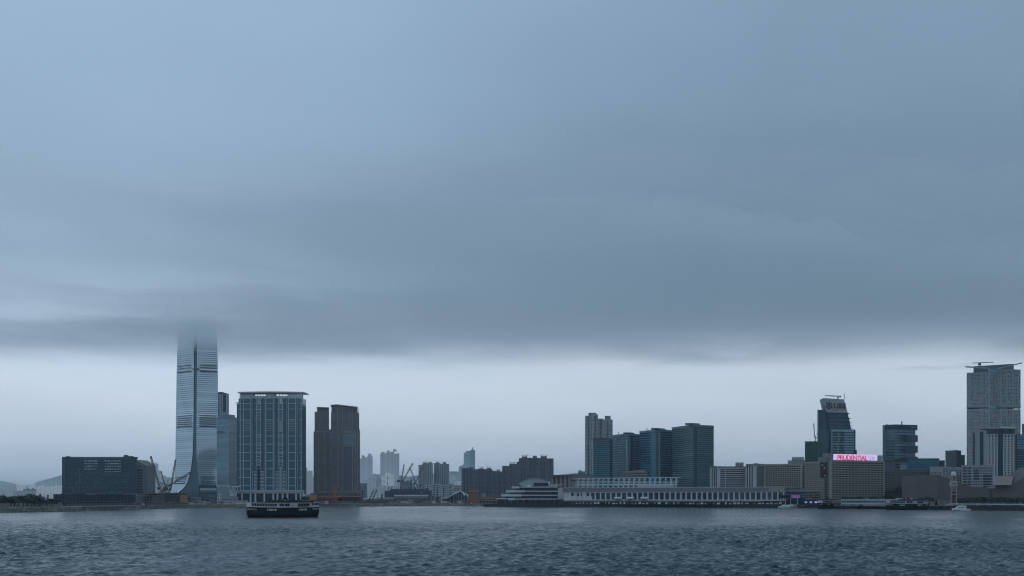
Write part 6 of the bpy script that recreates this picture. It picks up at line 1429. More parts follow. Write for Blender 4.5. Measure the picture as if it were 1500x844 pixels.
# ================================================================== BOATS
def make_ferry(label, loc, rz, group=None):
    t = Thing('ferry', label, 'ferry', loc, group, rz)
    HL = 18.0
    def hb(x, k=1.0): return 4.3 * k * max(0.03, 1 - (abs(x) / (HL + .35)) ** 3.2) ** .5
    def sheer(x): return 1.95 + 1.05 * (abs(x) / HL) ** 2.5
    def ring(z_of, k, m, z_lo, n=28, x0=-HL, x1=HL):
        b = MB(); v = []; xs = [x0 + (x1 - x0) * i / n for i in range(n + 1)]
        for x in xs:
            for s in (-1, 1):
                zl = z_lo(x) if callable(z_lo) else z_lo; zh = z_of(x) if callable(z_of) else z_of
                v += [(x, s * hb(x, k), zl), (x, s * hb(x, k), zh)]
        f = []
        for i in range(n):
            o = i * 4; f += [(o, o + 4, o + 5, o + 1), (o + 2, o + 3, o + 7, o + 6), (o + 1, o + 5, o + 7, o + 3), (o, o + 2, o + 6, o + 4)]
        f += [(0, 1, 3, 2), (4 * n, 4 * n + 2, 4 * n + 3, 4 * n + 1)]; b.add(v, f, m); return b
    b = MB(); v = []; n = 30
    for i in range(n + 1):
        x = -HL + 2 * HL * i / n; lv = [(-1.2, .55, .93), (.25, .86, .965), (1.15, .97, .985), (sheer(x), 1.0, 1.0)]
        for z, k, kx in lv: v += [(x * kx, -hb(x, k), z), (x * kx, hb(x, k), z)]
    f = []
    for i in range(n):
        o = i * 8
        for k in range(3):
            f.append((o + 2 * k, o + 8 + 2 * k, o + 10 + 2 * k, o + 2 * k + 2)); f.append((o + 2 * k + 1, o + 2 * k + 3, o + 11 + 2 * k, o + 9 + 2 * k))
        f.append((o + 6, o + 14, o + 15, o + 7)); f.append((o, o + 1, o + 9, o + 8))
    f += [(0, 2, 4, 6, 7, 5, 3, 1), tuple(n * 8 + k for k in (1, 3, 5, 7, 6, 4, 2, 0))]; b.add(v, f, 'hull_black'); hull = t.part('hull', b)
    t.part('bulwark', ring(lambda x: sheer(x) + .72, 1.0, 'hull_green', lambda x: sheer(x) - .62))
    t.part('rubbing_strake', ring(lambda x: sheer(x) - .66, 1.035, 'hull_black', lambda x: sheer(x) - 1.0))
    t.part('upper_deck_floor', ring(lambda x: 4.62 + .35 * (abs(x) / HL) ** 2.5, 1.03, 'hull_black', lambda x: 4.22 + .35 * (abs(x) / HL) ** 2.5))
    def px2x(px): return -HL + (px - 363.5) / 102.5 * 2 * HL
    def side(name, m, pa, pc, z0, z1, k, th=.12, both=True, bow=True):
        xa, xc = px2x(pa), px2x(pc); xm = (xa + xc) / 2; lift = (.35 * (abs(xm) / HL) ** 2.5) if bow else 0; o = None
        for s in ((-1, 1) if both else (-1,)):
            ya, yc = s * hb(xa, k), s * hb(xc, k); a = math.atan2(yc - ya, xc - xa)
            o = t.block(name, m, (xm, (ya + yc) / 2, (z0 + z1) / 2 + lift), (math.hypot(xc - xa, yc - ya) + .02, th, z1 - z0), a)
        return o
    # lower saloon: dark casing, pale panes painting the light in its openings
    for a, c in ((379, 388), (388, 402), (402, 417), (417, 432), (432, 446), (446, 454)): side('saloon_wall', 'hull_green', a, c, 2.5, 4.3, .965)
    for a, c, n_ in ((388.2, 402, 5), (432.5, 445.5, 5)):
        for i in range(n_): q = (c - a) / n_; side('saloon_window', 'pane_lit_tone' if (i % 3) else 'pane_pale', a + i * q + .25, a + (i + 1) * q - .35, 3.2, 4.0, .975)
    for px in (365.5, 368.5, 372, 375.5, 378.5, 455, 458.5, 462, 464.8): side('stanchion', 'hull_black', px - .18, px + .18, 2.7, 4.3, .95, .18)
    for (xa, xc) in ((366, 377.5), (455, 464)):
        b = MB(); b.box(((px2x(xa) + px2x(xc)) / 2, 0, 3.5), (px2x(xc) - px2x(xa), 2.6, 1.3), 'boat_white'); t.part('bright_inner_box', b)  # white boxes added inside the open ends for their bright patches
    for px in (411, 418, 437, 443):                                        # tyre fenders
        x = px2x(px); 
        for s in (-1, 1):
            b = MB(); y = s * hb(x, 1.05); b.cyl((x, y - .12, 1.75), (x, y + .12, 1.75), .42, .42, 'hull_black', 10); t.part('fender', b)
    # upper saloon
    t.part('upper_saloon', ring(lambda x: 6.75 + .25 * (abs(x) / HL) ** 2.5, .985, 'boat_white', lambda x: 4.6 + .3 * (abs(x) / HL) ** 2.5, x0=-17.6, x1=17.8))
    for i in range(10): side('window', 'pane_black', 368.2 + 3.45 * i - (0 if i < 4 else .0), 370.9 + 3.45 * i, 5.3, 6.55, 1.0)
    for a, c in ((405.5, 409), (409.3, 412.2), (413.2, 416.6), (416.9, 420.2)): side('window', 'pane_black', a, c, 5.05, 6.62, 1.0)
    for a, c in ((432, 436), (436.4, 440.4), (440.8, 444.8), (445.2, 449.4)): side('window', 'pane_black', a, c, 5.05, 6.62, 1.0)
    for i in range(4): side('window', 'pane_black', 452.9 + i * 3.2, 455.3 + i * 3.2, 5.6, 6.6, 1.0)
    side('wall_panel', 'boat_grey', 404.5, 424.3, 4.65, 5.3, 1.003); side('wall_panel', 'boat_grey', 431.5, 449, 4.65, 5.3, 1.003); side('wall_panel', 'boat_grey', 421, 424.6, 5.3, 6.7, 1.003)
    for i in range(6): side('shutter_slat', 'boat_white', 425.2 + i, 425.7 + i, 4.75, 6.6, 1.012)
    for i in range(13): side('railing_panel', 'boat_grey', 365 + i * 2.9, 366.9 + i * 2.9, 4.75, 5.15, 1.003)
    for cx, sg in ((403.5, 1), (452.2, -1)):
        for i in range(6):
            q0, q1 = i / 6, (i + 1) / 6; e = lambda q: cx + sg * 5.0 * (q ** 2.2)
            za, zb = 6.6 - 1.9 * q0, 6.6 - 1.9 * q1; side('curved_trim', 'boat_white', min(e(q0), e(q1)) - .55, max(e(q0), e(q1)) + .55, min(za, zb), max(za, zb), 1.012)
    # roof, awnings, wheelhouses, funnel
    t.part('roof', ring(lambda x: 7.0 + .25 * (abs(x) / HL) ** 2.5, 1.01, 'boat_grey', lambda x: 6.76 + .25 * (abs(x) / HL) ** 2.5, x0=-17.7, x1=17.9))
    for a, c, z in ((384, 397, 7.5), (397.5, 424, 7.95), (426, 448, 7.95), (451, 455, 7.8)):
        t.block('roof_locker', 'dark_roof', ((px2x(a) + px2x(c)) / 2, 0, (7.0 + z) / 2), (px2x(c) - px2x(a), 7.4, z - 7.0 + .02))
    for i in range(8): x = -7.5 + i * 2.2; t.block('life_raft', 'maroon' if i % 3 == 1 else 'dark_roof', (x, -2.2, 8.15), (1.3, .8, .45))
    fx = px2x(417.5); b = MB(); b.cyl((fx, 0, 7.0), (fx, 0, 8.55), 1.25, 1.15, 'boat_white', 14); fu = t.part('funnel', b)
    b = MB(); b.cyl((fx, 0, 8.5), (fx, 0, 9.2), 1.28, 1.2, 'hull_black', 14); b.cyl((fx, 0, 8.55), (fx, 0, 8.62), 1.6, 1.6, 'hull_black', 14); b.cyl((fx, 0, 9.2), (fx, 0, 9.42), .9, .8, 'hull_black', 12); t.part('funnel_cap', b, parent=fu)
    for a in (-.5, .5): b = MB(); b.box((fx + a, -1.2, 7.9), (.4, .2, .5), 'boat_grey'); t.part('funnel_vent', b, parent=fu)
    for px in (380.5, 441): b = MB(); b.bar((px2x(px), 0, 7.0), (px2x(px), 0, 9.6), .09, 'steel_dark'); t.part('mast', b)
    return t
M['pane_lit_tone'] = mat('pane_lit_tone', (0.50, 0.56, 0.60), 0.25, vary=0.4)  # pale colour stands for light seen in the saloon openings
fp = P(414.8, 633)
ferry = make_ferry('dark green and white double-ended ferry crossing the open water', (fp.x, fp.y, 0), R(27))
for (px, Y, rz, lb) in ((1329, 1012, 14, 'double-ended ferry berthed at the pier nearest the pink windowless hall'), (1211, 1120, 58, 'double-ended ferry berthed end-on beside the glowing blue and pink screens')):
    p = P(px, Y); copy_tree(ferry.o, (p.x, p.y, 0), R(rz), lb, 'ferries berthed at the pier')

def motor_yacht(label, px, Y, L, rz, group=None, tint='resid_white'):
    p = P(px, Y); t = Thing('motor_yacht', label, 'boat', (p.x, p.y, 0), group, R(rz)); k = L / 13.7
    def tier(n, m, x0, x1, x0t, x1t, w0, w1, z0, z1):
        b = MB(); b.hexa([(x0 * k, -w0 * k, z0 * k), (x1 * k, -w0 * .8 * k, z0 * k), (x1 * k, w0 * .8 * k, z0 * k), (x0 * k, w0 * k, z0 * k), (x0t * k, -w1 * k, z1 * k), (x1t * k, -w1 * .8 * k, z1 * k), (x1t * k, w1 * .8 * k, z1 * k), (x0t * k, w1 * k, z1 * k)], m); return t.part(n, b)
    b = MB(); v = []; n = 12
    for i in range(n + 1):
        q = i / n; x = 6.8 - 13.6 * q; w = 2.1 * min(1, (1 - max(0, (q - .45) / .57) ** 2)) + .03; zt = 1.15 + .45 * q
        v += [(x * k, -w * .75 * k, -.5 * k), (x * k, w * .75 * k, -.5 * k), (x * k, -w * k, zt * k), (x * k, w * k, zt * k)]
    f = []
    for i in range(n): o = i * 4; f += [(o, o + 4, o + 6, o + 2), (o + 1, o + 3, o + 7, o + 5), (o + 2, o + 6, o + 7, o + 3), (o, o + 1, o + 5, o + 4)]
    f += [(0, 2, 3, 1), (4 * n, 4 * n + 1, 4 * n + 3, 4 * n + 2)]; b.add(v, f, tint); t.part('hull', b)
    b = MB(); b.box((.2 * k, 0, .18 * k), (13.0 * k, 3.3 * k, .42 * k), 'ink'); t.part('boot_stripe', b)
    tier('cabin', tint, 3.6, -4.6, 3.3, -2.8, 1.75, 1.5, 1.3, 2.55); tier('cabin_window', 'pane_black', 3.2, -4.0, 3.1, -3.1, 1.79, 1.62, 1.75, 2.3)
    tier('flybridge', tint, 3.8, -2.6, 3.6, -2.2, 1.6, 1.5, 2.55, 3.0); tier('wheelhouse', 'pane', 2.2, -1.9, 2.0, -1.3, 1.25, 1.1, 3.0, 3.55); tier('hard_top', tint, 2.8, -1.9, 2.7, -1.6, 1.45, 1.4, 3.55, 3.75)
    b = MB(); b.bar((3.0 * k, 0, 3.7 * k), (5.2 * k, 0, 1.3 * k), .2, tint); b.bar((.6 * k, 0, 3.7 * k), (.9 * k, 0, 5.0 * k), .14, tint); t.part('radar_arch', b)
    b = MB(); b.box((4.9 * k, 0, 1.65 * k), (1.9 * k, 3.2 * k, .8 * k), 'maroon'); t.part('stern_seat', b)
    return t
motor_yacht('white motor yacht under way in front of the pink hall', 1407.5, 962, 13.7, 4)
motor_yacht('white yacht moored below the small violet screen, ahead of two others', 1148.5, 1196, 11, 8, 'yachts moored below the violet screen')
motor_yacht('middle one of three yachts moored below the violet screen', 1157.5, 1192, 12, 8, 'yachts moored below the violet screen')
motor_yacht('white yacht moored nearest the glowing blue screens', 1166.5, 1188, 13, 8, 'yachts moored below the violet screen', 'boat_grey')
motor_yacht('small grey launch beside the pier close to the clock tower', 1354, 1018, 8, 20, None, 'boat_grey')
def tiny_launch(label, px, py, L):
    Y = H * F / (py - YH); p = P(px, Y); t = Thing('launch', label, 'boat', (p.x, p.y, 0)); b = MB(); b.hexa([(-L / 2, -.8, -.2), (L / 2, -.5, -.2), (L / 2, .5, -.2), (-L / 2, .8, -.2), (-L / 2, -1, .8), (L / 2 + .6, -.4, 1.0), (L / 2 + .6, .4, 1.0), (-L / 2, 1, .8)], 'boat_white'); t.part('hull', b); b = MB(); b.box((-.4, 0, 1.4), (L * .35, 1.4, 1.3), 'boat_white'); t.part('cabin', b)
tiny_launch('tiny white launch close to the shore below the tall pale lift core', 326, 744.9, 4.5)
tiny_launch('tiny pale launch close to the shore below the purple hall', 584, 742.6, 5)

# ================================================================== PIERS AND WATERFRONT
def piers():
    Y = 1085; t = Thing('ferry_pier', 'long white two-storey ferry pier building with windows, below the lilac sign hotel', 'pier building', base(1270, Y, 2.6)); A, B = P(1233, Y + 14), P(1308, Y - 30); d = (B - A).normalized(); n = Vector((-d.y, d.x)); s = lambda py: Z(py, Y)
    t.solid('wall', 'offwhite', [A, B, B + n * 14, A + n * 14], 2.4, s(732.6)); f = t.face(A, B)
    f.block('roof', 'frame_white', -.01, 1.01, s(732.8), s(731.6), .6, 15); f.block('deck_band', 'offwhite', 0, 1, s(738.6), s(736.6), .7, 2); f.windows('pane', 20, 1, s(736.6), s(733.4), .62, .8, .0, .98, .25)
    f.windows('pane_black', 9, 1, s(741.2), s(738.8), .6, .85, .0, .36, .25); f.block('dark_opening', 'pane_black', .36, .42, 2.4, s(738.8), .3, .4); f.windows('pane_pale', 14, 1, s(741), s(739.2), .55, .6, .42, .98, .25)
    for i in range(21): u = i / 20; f.block('column', 'frame_grey', u - .004, u + .004, 2.4, s(732.8), .8, .5)
    for i, u in enumerate((.9, .93, .96)): b = MB(); b.bar(f.at(u, -2, s(732)), f.at(u, -2, s(726 - i)), .25, 'steel_dark'); t.part('flagpole', b)
    q = foot(1222, 1233, Y + 20, 12); t2 = Thing('pier_ramp_hall', 'small grey link hall between the white pier building and the berthed end-on ferry', 'pier building', base(1227, Y + 20, 2.6)); t2.solid('wall', 'concrete', q, 2.4, s(735)); t2.face(q[0], q[1]).windows('pane', 4, 1, s(741), s(736), .6, .6); t2.face(q[0], q[1]).block('roof', 'roof_grey', -.04, 1.04, s(735), s(734.2), .5, 13)
    t3 = Thing('pier_roof_house', 'two pale roof boxes of the second pier behind the berthed ferry', 'pier building', base(1324, 1040, 2.6)); Yq = 1046
    t3.pbox('lower_hall', 'concrete', 1312, 1344, 735, 741, Yq, 12); t3.pbox('roof_box', 'offwhite', 1312, 1321.5, 730, 735, Yq + 1, 8); t3.pbox('roof_box', 'offwhite', 1327, 1336.5, 730, 735, Yq + 1, 8); t3.pbox('stair_core', 'pane_black', 1321.5, 1327, 731, 735, Yq + 2, 6)
    b = MB(); p = P(1324.5, Yq); b.bar((p.x, p.y, Z(731, Yq)), (p.x, p.y, Z(722, Yq)), .22, 'steel_dark'); t3.part('flagpole', b)
    # screens
    Y = 1175; t = Thing('screen_kiosk', 'dark waterfront kiosk with three glowing blue and pink screens', 'kiosk', base(1188, Y)); q = foot(1175, 1199, Y, 8); t.solid('wall', 'podium_dark', q, 2.6, Z(733.4, Y)); f = t.face(q[0], q[1])
    for a, c, m in ((1178.6, 1182.4, 'led_blue'), (1186, 1189.8, 'led_blue'), (1193.2, 1197.2, 'led_pink')): f.block('screen', m, (a - 1175) / 24, (c - 1175) / 24, Z(737, Y), Z(734.6, Y), .2, .3)
    f.block('landing_edge', 'concrete', -.05, .95, 2.5, Z(741.8, Y), 1.5, 2)
    Y = 1216; t = Thing('video_screen', 'small violet video screen on a dark billboard beam at the terminal end', 'screen', base(1157, Y)); q = foot(1141, 1172.5, Y, 3); f = t.face(q[0], q[1]); u = lambda px: (px - 1141) / 31.5
    f.block('billboard_beam', 'podium_dark', 0, u(1159), Z(729.6, Y), Z(725.2, Y), 0, 2); f.block('screen', 'led_violet', u(1159), u(1171.6), Z(729.9, Y), Z(724.9, Y), .2, 1.5)
    for px in (1143, 1150.5, 1158, 1168): f.block('post', 'frame_grey', u(px), u(px + .8), 2.8, Z(729, Y), -.3, .8)
    t = Thing('terminal_annex', 'dark glazed annex with a projecting eave at the end of the long terminal', 'building', base(1160, 1228)); q = foot(1143, 1180, 1228, 24); t.solid('wall', 'glass_navy', q, G0, Z(720.5, 1228)); f = t.face(q[0], q[1]); f.block('eave', 'concrete', -.1, 1, Z(720.5, 1228), Z(717.6, 1228), 3, 20); f.block('eave', 'roof_grey', -.2, .98, Z(717.4, 1228), Z(716.4, 1228), 2, 20); f.windows('pane_teal', 6, 1, Z(731, 1228), Z(721.2, 1228), .8, .8)
    # promenade deck on the east side
    t = Thing('promenade_deck', 'long waterfront promenade gallery with a thin pale roof and dark bays', 'pier building', base(1450, 980)); A, B = P(1392, 998), P(1560, 905); d = (B - A).normalized(); n = Vector((-d.y, d.x)); f = t.face(A, B); L = f.L
    f.block('roof', 'frame_white', 0, 1, Z(739.4, 960), Z(738.2, 960), .8, 16); f.block('back_wall', 'concrete_dark', .0, 1, 2.8, Z(739.4, 960), -9, 1)
    for i in range(46): u_ = i / 45; f.block('post', 'frame_grey', u_ - .0016, u_ + .0016, 2.8, Z(739.4, 960), .2, .4)
    for i in range(45):
        m = random.choice(('concrete', 'pane_black', 'pane', 'hotel_grey', 'podium_dark', 'podium_dark')); f.block('bay', m, (i + .12) / 45, (i + .88) / 45, 2.8, 2.8 + random.uniform(1.2, 2.9), -3, .4)
    b = MB(); b.bar(f.at(-.055, 0, 2.9), f.at(0, 0, Z(738.4, 960)), .7, 'frame_white'); b.bar(f.at(-.055, -8, 2.9), f.at(0, -8, Z(738.4, 960)), .7, 'frame_white'); t.part('ramp', b)
piers()

# lamps, flag poles along the quay
for i, px in enumerate((560, 590, 616, 648)):
    Y = 1530; p = P(px, Y); t = Thing('lamp_post', 'slim lamp post on the central construction shore', 'lamp post', (p.x, p.y, G0), 'lamp posts on the central shore'); b = MB(); b.bar((p.x, p.y, G0), (p.x, p.y, G0 + 9), .3, 'steel_dark'); t.part('post', b); b = MB(); b.box((p.x + .6, p.y, G0 + 9), (1.6, .4, .3), 'frame_grey'); t.part('lamp_head', b)
Y = 1470; p = P(551.5, Y); t = Thing('site_lamp', 'single glowing warm lamp low on the construction shore beside the piling rigs', 'lamp', (p.x, p.y, G0)); b = MB(); b.bar((p.x, p.y, G0), (p.x, p.y, Z(737.2, Y)), .25, 'steel_dark'); t.part('post', b); b = MB(); b.cyl((p.x, p.y, Z(737.3, Y)), (p.x, p.y, Z(736.2, Y)), .5, .5, 'lamp_warm', 10); t.part('lamp_glass', b)

# ================================================================== TREES
def leaf_mesh(seed, n=150, flat=.8):
    rng = random.Random(seed); b = MB(); lumps = [(Vector((rng.uniform(-.55, .55), rng.uniform(-.55, .55), rng.uniform(-.25, .45) * flat)), rng.uniform(.32, .55)) for _ in range(7)]
    for _ in range(n):
        c, r = rng.choice(lumps); d = Vector((rng.gauss(0, 1), rng.gauss(0, 1), rng.gauss(0, 1))).normalized() * r * rng.uniform(.6, 1.08); q = c + Vector((d.x, d.y, d.z * flat)); s = rng.uniform(.10, .20)
        u = Vector((rng.gauss(0, 1), rng.gauss(0, 1), rng.gauss(0, 1))).normalized(); w = u.orthogonal().normalized()
        k = [q + u * s, q + w * s * .8, q - u * s * .9, q - w * s * .7]; b.add(k, [(0, 1, 2, 3)], 'foliage')
    me = bpy.data.meshes.new('crown'); me.from_pydata(b.v, [], b.f); me.materials.append(M['foliage']); me.update(); return me
CROWN = [leaf_mesh(i) for i in range(5)]
TRUNK = []
for i in range(2):
    b = MB(); b.cyl((0, 0, 0), (.02, 0, .55), .05, .03, 'trunk', 7)
    for k in range(3): a = k * 2.1 + i; b.cyl((.02, 0, .45), (math.cos(a) * .3, math.sin(a) * .3, .8), .025, .01, 'trunk', 5)
    TRUNK.append(mesh_of('trunk', b))
def tree(px, Y, h, label, group, z=G0, wide=1.0):
    p = P(px, Y); t = Thing('tree', label, 'tree', (p.x, p.y, z), group)
    k = t.child('trunk', random.choice(TRUNK)); k.scale = (h, h, h)
    c = t.child('crown', random.choice(CROWN)); c.location = (0, 0, h * .56); c.scale = (h * .56 * wide, h * .56 * wide, h * .52); c.rotation_euler = (0, 0, random.uniform(0, 6.28)); return t
rg = random.Random(5)
for i in range(46):
    tree(-5 + i * 1.85 + rg.uniform(-1.0, 1.0), rg.uniform(900, 1015), rg.uniform(5.6, 9.6) if i < 32 else rg.uniform(4.2, 6.8), 'bushy dark tree in the bank of trees on the reclaimed point', 'trees on the reclaimed point', wide=1.65)
for i, (px, Y, h) in enumerate(((1299, 1270, 12), (1304, 1265, 16), (1309, 1268, 19), (1314, 1264, 21), (1319, 1268, 22), (1324, 1264, 22), (1329, 1266, 22), (1334, 1264, 20), (1339, 1262, 17), (1306, 1250, 11), (1313, 1250, 12), (1321, 1252, 13), (1330, 1250, 13))):
    tree(px, Y, h * .88, 'tall dark tree in the grove before the dark grey hotel front', 'grove before the dark grey hotel', wide=1.15)
for px in (1346, 1350, 1354, 1358, 1362): tree(px, 1085 + rg.uniform(-5, 5), rg.uniform(6.5, 8.2), 'round tree against the blank corner of the pink hall', 'trees at the corner of the pink hall')
for i in range(13): tree(1404.5 + i * 3.9 + rg.uniform(-.8, .8), 1085 + rg.uniform(-12, 6), rg.uniform(5.8, 8.0), 'low tree in the row along the foot of the pink hall', 'row of trees along the pink hall', wide=1.3)
for i in range(12): tree(1461 + i * 4.0 + rg.uniform(-1, 1), 1080 + rg.uniform(-12, 6), rg.uniform(6.0, 9.0), 'low tree in the row beyond the dark slot of the pink hall', 'row of trees beyond the dark slot', wide=1.3)
for px in (1238, 1243, 1248, 1259, 1262, 1279): tree(px, 1150 + rg.uniform(-5, 5), rg.uniform(7, 9), 'dark tree showing over the roof of the white pier building', 'trees behind the white pier')
for px, h in ((498.5, 7.5), (448, 9), (444, 8), (420, 5), (352, 5), (613, 5), (622, 6), (640, 5), (652, 6.5), (657, 5), (604, 5)): tree(px, 1420 if px < 520 else 1545, h, 'single dark bush among the sheds of the construction shore', 'bushes on the construction shore', wide=1.2)

# ================================================================== CLUTTER OF THE CONSTRUCTION SHORE
def hut_mesh(m, wm):
    b = MB(); b.box((0, 0, .5), (1, 1, 1), m); b.box((0, 0, 1.02), (1.04, 1.08, .06), 'roof_grey')
    for i in range(3): b.box((-.32 + i * .32, -.5, .6), (.16, .03, .3), wm)
    return mesh_of('site_hut', b)
HUT = [hut_mesh('offwhite', 'pane'), hut_mesh('concrete', 'pane_black'), hut_mesh('hotel_grey', 'pane'), hut_mesh('concrete_dark', 'pane_black')]
def hut(px, Y, w, h, k, label, group, name='site_hut', cat='hut'):
    p = P(px, Y); o = bpy.data.objects.new(name, HUT[k]); COL.objects.link(o); o.location = (p.x, p.y, G0); o.scale = (w, 3.5, h); o.rotation_euler = (0, 0, rg.uniform(-.1, .1)); o['label'] = label; o['category'] = cat; o['group'] = group
for i in range(16): hut(204 + i * 5.0 + rg.uniform(-1.5, 1.5), 1130 + i * 8, rg.uniform(2, 5), rg.uniform(1.4, 2.4), rg.choice((0, 1, 1, 2, 3, 3)), 'small low hut on the shore in front of the concrete frame', 'huts before the concrete frame')
for i in range(12): hut(293 + i * 5.2 + rg.uniform(-1.5, 1.5), 1250 + i * 3, rg.uniform(3, 6), rg.uniform(2, 3.4), rg.choice((0, 0, 1, 2, 3)), 'small hut on the shore below the skyscraper and the blue slab', 'huts below the skyscraper')
for i in range(12): hut(424 + i * 9 + rg.uniform(-2, 2), 1350 + i * 4, rg.uniform(3, 7), rg.uniform(1.8, 3.2), rg.choice((0, 1, 1, 3, 3)), 'small hut on the shore below the brown arch', 'huts below the brown arch')
for i in range(22): hut(532 + i * 7 + rg.uniform(-2, 2), 1500 + rg.uniform(0, 25), rg.uniform(3, 8), rg.uniform(2, 4.0), rg.choice((1, 1, 2, 3, 3, 0)), 'small hut on the central construction shore', 'huts on the central shore')
for (px, Y, L, m, lb) in ((352.5, 1265, 6.0, 0, 'white site container beside the pale containers under the blue slab'), (359, 1270, 5.2, 0, 'second white site container under the blue slab')):
    hut(px, Y, L, 3.6, m, lb, 'site containers under the blue slab', 'site_container', 'container')
p = P(305, 1240); b = MB(); b.box((p.x, p.y, G0 + 1.2), (6, 3, .5), 'tarp_teal'); b.box((p.x, p.y + .4, G0 + .5), (4.6, 2, 1.0), 'concrete'); thing_mesh('tarpaulin', b, 'bright teal tarpaulin over a stack on the shore', 'tarpaulin', (p.x, p.y, G0))
# low embankment walls
for (a, c, Y0, Y1, top, m, lb) in ((46, 92, 930, 950, 1.3, 'concrete', 'low pale embankment wall before the trees of the reclaimed point'), (96, 200, 985, 1120, 1.6, 'concrete_dark', 'long low dark wall in front of the black podium'), (92, 196, 1020, 1135, 3.2, 'podium_dark', 'dark hoarding line along the foot of the black podium'), (230, 272, 1150, 1180, 2.0, 'concrete_dark', 'dark hoarding below the orange netting'), (0, 14, 860, 866, 2.6, 'concrete', 'short pale retaining wall at the edge of the reclaimed point')):
    t = Thing('embankment_wall', lb, 'wall', base((a + c) / 2, (Y0 + Y1) / 2)); A, B = P(a, Y0), P(c, Y1); f = t.face(A, B); f.block('wall', m, 0, 1, G0, G0 + top, .2, .6); f.block('coping', 'concrete', 0, 1, G0 + top, G0 + top + .2, .3, .8)
    for i in range(1, 9): f.block('panel_joint', 'brown_dark', i / 9 - .001, i / 9 + .001, G0, G0 + top, .23, .1)
for (px, py) in ((46, 736), (63.5, 736.5), (73, 737)):
    Y = 1060; p = P(px, Y); t = Thing('site_hut', 'tall narrow reddish site cabin standing among the trees of the point', 'hut', (p.x, p.y, G0), 'reddish cabins of the reclaimed point'); b = MB(); b.box((p.x, p.y, G0 + 1.8), (1.5, 1.5, 3.6), 'brick_light'); t.part('wall', b)

# ================================================================== AIR
def build_haze():
    b = MB(); x0, x1, y0, y1, z0, z1 = -16000, 16000, -2600, 20500, -4.0, 206.0
    b.hexa([(x0, y0, z0), (x1, y0, z0), (x1, y1, z0), (x0, y1, z0), (x0, y0, z1), (x1, y0, z1), (x1, y1, z1), (x0, y1, z1)], 'hill')
    me = mesh_of('haze', b); me.materials.clear()
    m = bpy.data.materials.new('haze_air'); m.use_nodes = True; nt = m.node_tree; nt.nodes.clear()
    out = nt.nodes.new('ShaderNodeOutputMaterial'); v = nt.nodes.new('ShaderNodeVolumePrincipled')
    v.inputs['Color'].default_value = HAZE_COL; v.inputs['Density'].default_value = HAZE_D; v.inputs['Anisotropy'].default_value = HAZE_G
    nt.links.new(v.outputs[0], out.inputs['Volume']); me.materials.append(m); m.cycles.homogeneous_volume = True
    struct('haze', me, 'stuff')
HAZE_D, HAZE_G, HAZE_COL = 0.72e-4, 0.8, (0.76, 0.91, 1.0, 1)
build_haze()

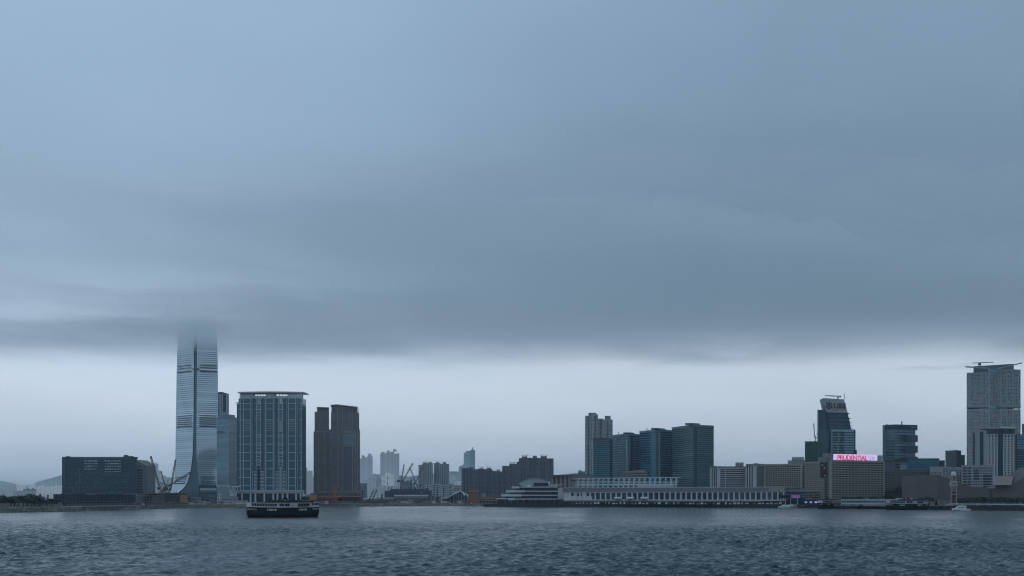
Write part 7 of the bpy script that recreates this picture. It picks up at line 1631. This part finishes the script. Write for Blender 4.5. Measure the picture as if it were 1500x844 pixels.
def build_cloud(dens, dz, dedge, tmul, sd):
    """the low overcast deck: one even-density sheet with a rolling underside, thinning out just beyond the tallest tower"""
    rng = np.random.default_rng(21)
    def wave(x, y, lams, seed):
        r = np.random.default_rng(seed); o = np.zeros_like(x); n = 0
        for l in lams:
            for _ in range(4):
                th = r.uniform(0, 6.28); k = 6.283 / (l * r.uniform(.8, 1.25)); o += l ** .8 * np.sin(k * (x * math.cos(th) + y * math.sin(th)) + r.uniform(0, 6.28)); n += l ** 1.6
        return o / math.sqrt(n / 2)
    xs = np.linspace(-4600, 4600, 231); ys = np.linspace(350, 2960, 150)
    Xg, Yg = np.meshgrid(xs, ys); sm = lambda t: np.clip(t, 0, 1) ** 2 * (3 - 2 * np.clip(t, 0, 1))
    loc = np.exp(-((Xg - X(289, 1930)) / 520) ** 2 - ((Yg - 1890 - 40 * wave(Xg, Yg, (420, 200), 51 + sd)) / 170) ** 2) * np.clip(.85 + .35 * wave(Xg, Yg, (360, 170, 80), 61 + sd), .2, 1.3)
    edge = CLOUD_EDGE + dedge + 110 * np.exp(-((Xg - 130) / 430) ** 2) - 90 * sm((-Xg - 250) / 400) - 120 * sm((-Xg - 600) / 300) + 70 * wave(Xg, Yg, (1500, 700), 3 + sd) + 55 * wave(Xg, Yg, (330, 170, 90), 4 + sd)
    front = 720 + 160 * wave(Xg, Yg, (1300, 600), 5 + sd)
    tap = sm((edge - Yg) / 720) * sm((Yg - front) / 1250) * sm((4500 - np.abs(Xg)) / 600)
    tap = np.maximum(tap, 0.55 * loc)
    lowz = CLOUD_Z + dz + 1.6 * wave(Xg, Yg, (900, 500), 8 + sd) + 0.7 * wave(Xg, Yg, (240, 130), 9 + sd)
    thick = CLOUD_T * tmul * (1 + .26 * wave(Xg, Yg, (1800, 1000), 15) + .12 * wave(Xg, Yg, (420, 220), 16) + .08 * wave(Xg, Yg, (120, 60), 17))
    thick *= (1 + .76 * np.tanh((Xg - 100) / 480))
    thick *= 1 + .22 * np.exp(-((Xg - 260) / 360) ** 2) + (0.55 + 0.75 * np.exp(-((Xg - X(289, 1930)) / 130) ** 2)) * loc
    highz = lowz + np.maximum(thick, 3) * tap + .05
    ny, nx = Xg.shape; co = np.concatenate([np.stack([Xg, Yg, q], -1).reshape(-1, 3) for q in (lowz, highz)])
    a = (np.arange(ny - 1)[:, None] * nx + np.arange(nx - 1)[None, :]); n = nx * ny
    top = np.stack([a, a + 1, a + nx + 1, a + nx], -1).reshape(-1, 4) + n; bot = np.stack([a, a + nx, a + nx + 1, a + 1], -1).reshape(-1, 4)
    rim = list(range(nx)) + [j * nx + nx - 1 for j in range(1, ny)] + [(ny - 1) * nx + i for i in range(nx - 2, -1, -1)] + [j * nx for j in range(ny - 2, 0, -1)]
    side = np.array([(p, q, q + n, p + n) for p, q in zip(rim, rim[1:] + rim[:1])])
    me = bpy.data.meshes.new('low_cloud'); me.from_pydata(co.tolist(), [], np.concatenate([top, bot, side]).tolist()); me.update()
    m = bpy.data.materials.new('cloud_vapour'); m.use_nodes = True; nt = m.node_tree; nt.nodes.clear()
    out = nt.nodes.new('ShaderNodeOutputMaterial'); v = nt.nodes.new('ShaderNodeVolumePrincipled')
    v.inputs['Color'].default_value = CLOUD_COL; v.inputs['Anisotropy'].default_value = CLOUD_G; v.inputs['Density'].default_value = dens
    nt.links.new(v.outputs[0], out.inputs['Volume']); m.cycles.homogeneous_volume = True; me.materials.append(m)
    struct('low_cloud', me, 'stuff')
CLOUD_G, CLOUD_COL = 0.72, (0.950, 0.984, 1.0, 1)
CLOUD_Z, CLOUD_T, CLOUD_EDGE = 237.0, 72.0, 1985.0
for args in ((0.0024, -8, 190, 1.1, 0), (0.0032, -4, 80, 1.1, 40), (0.0038, 0, -20, 1.0, 80), (0.0042, 4, -130, 1.0, 120), (0.0044, 9, -250, 1.0, 160)): build_cloud(*args)
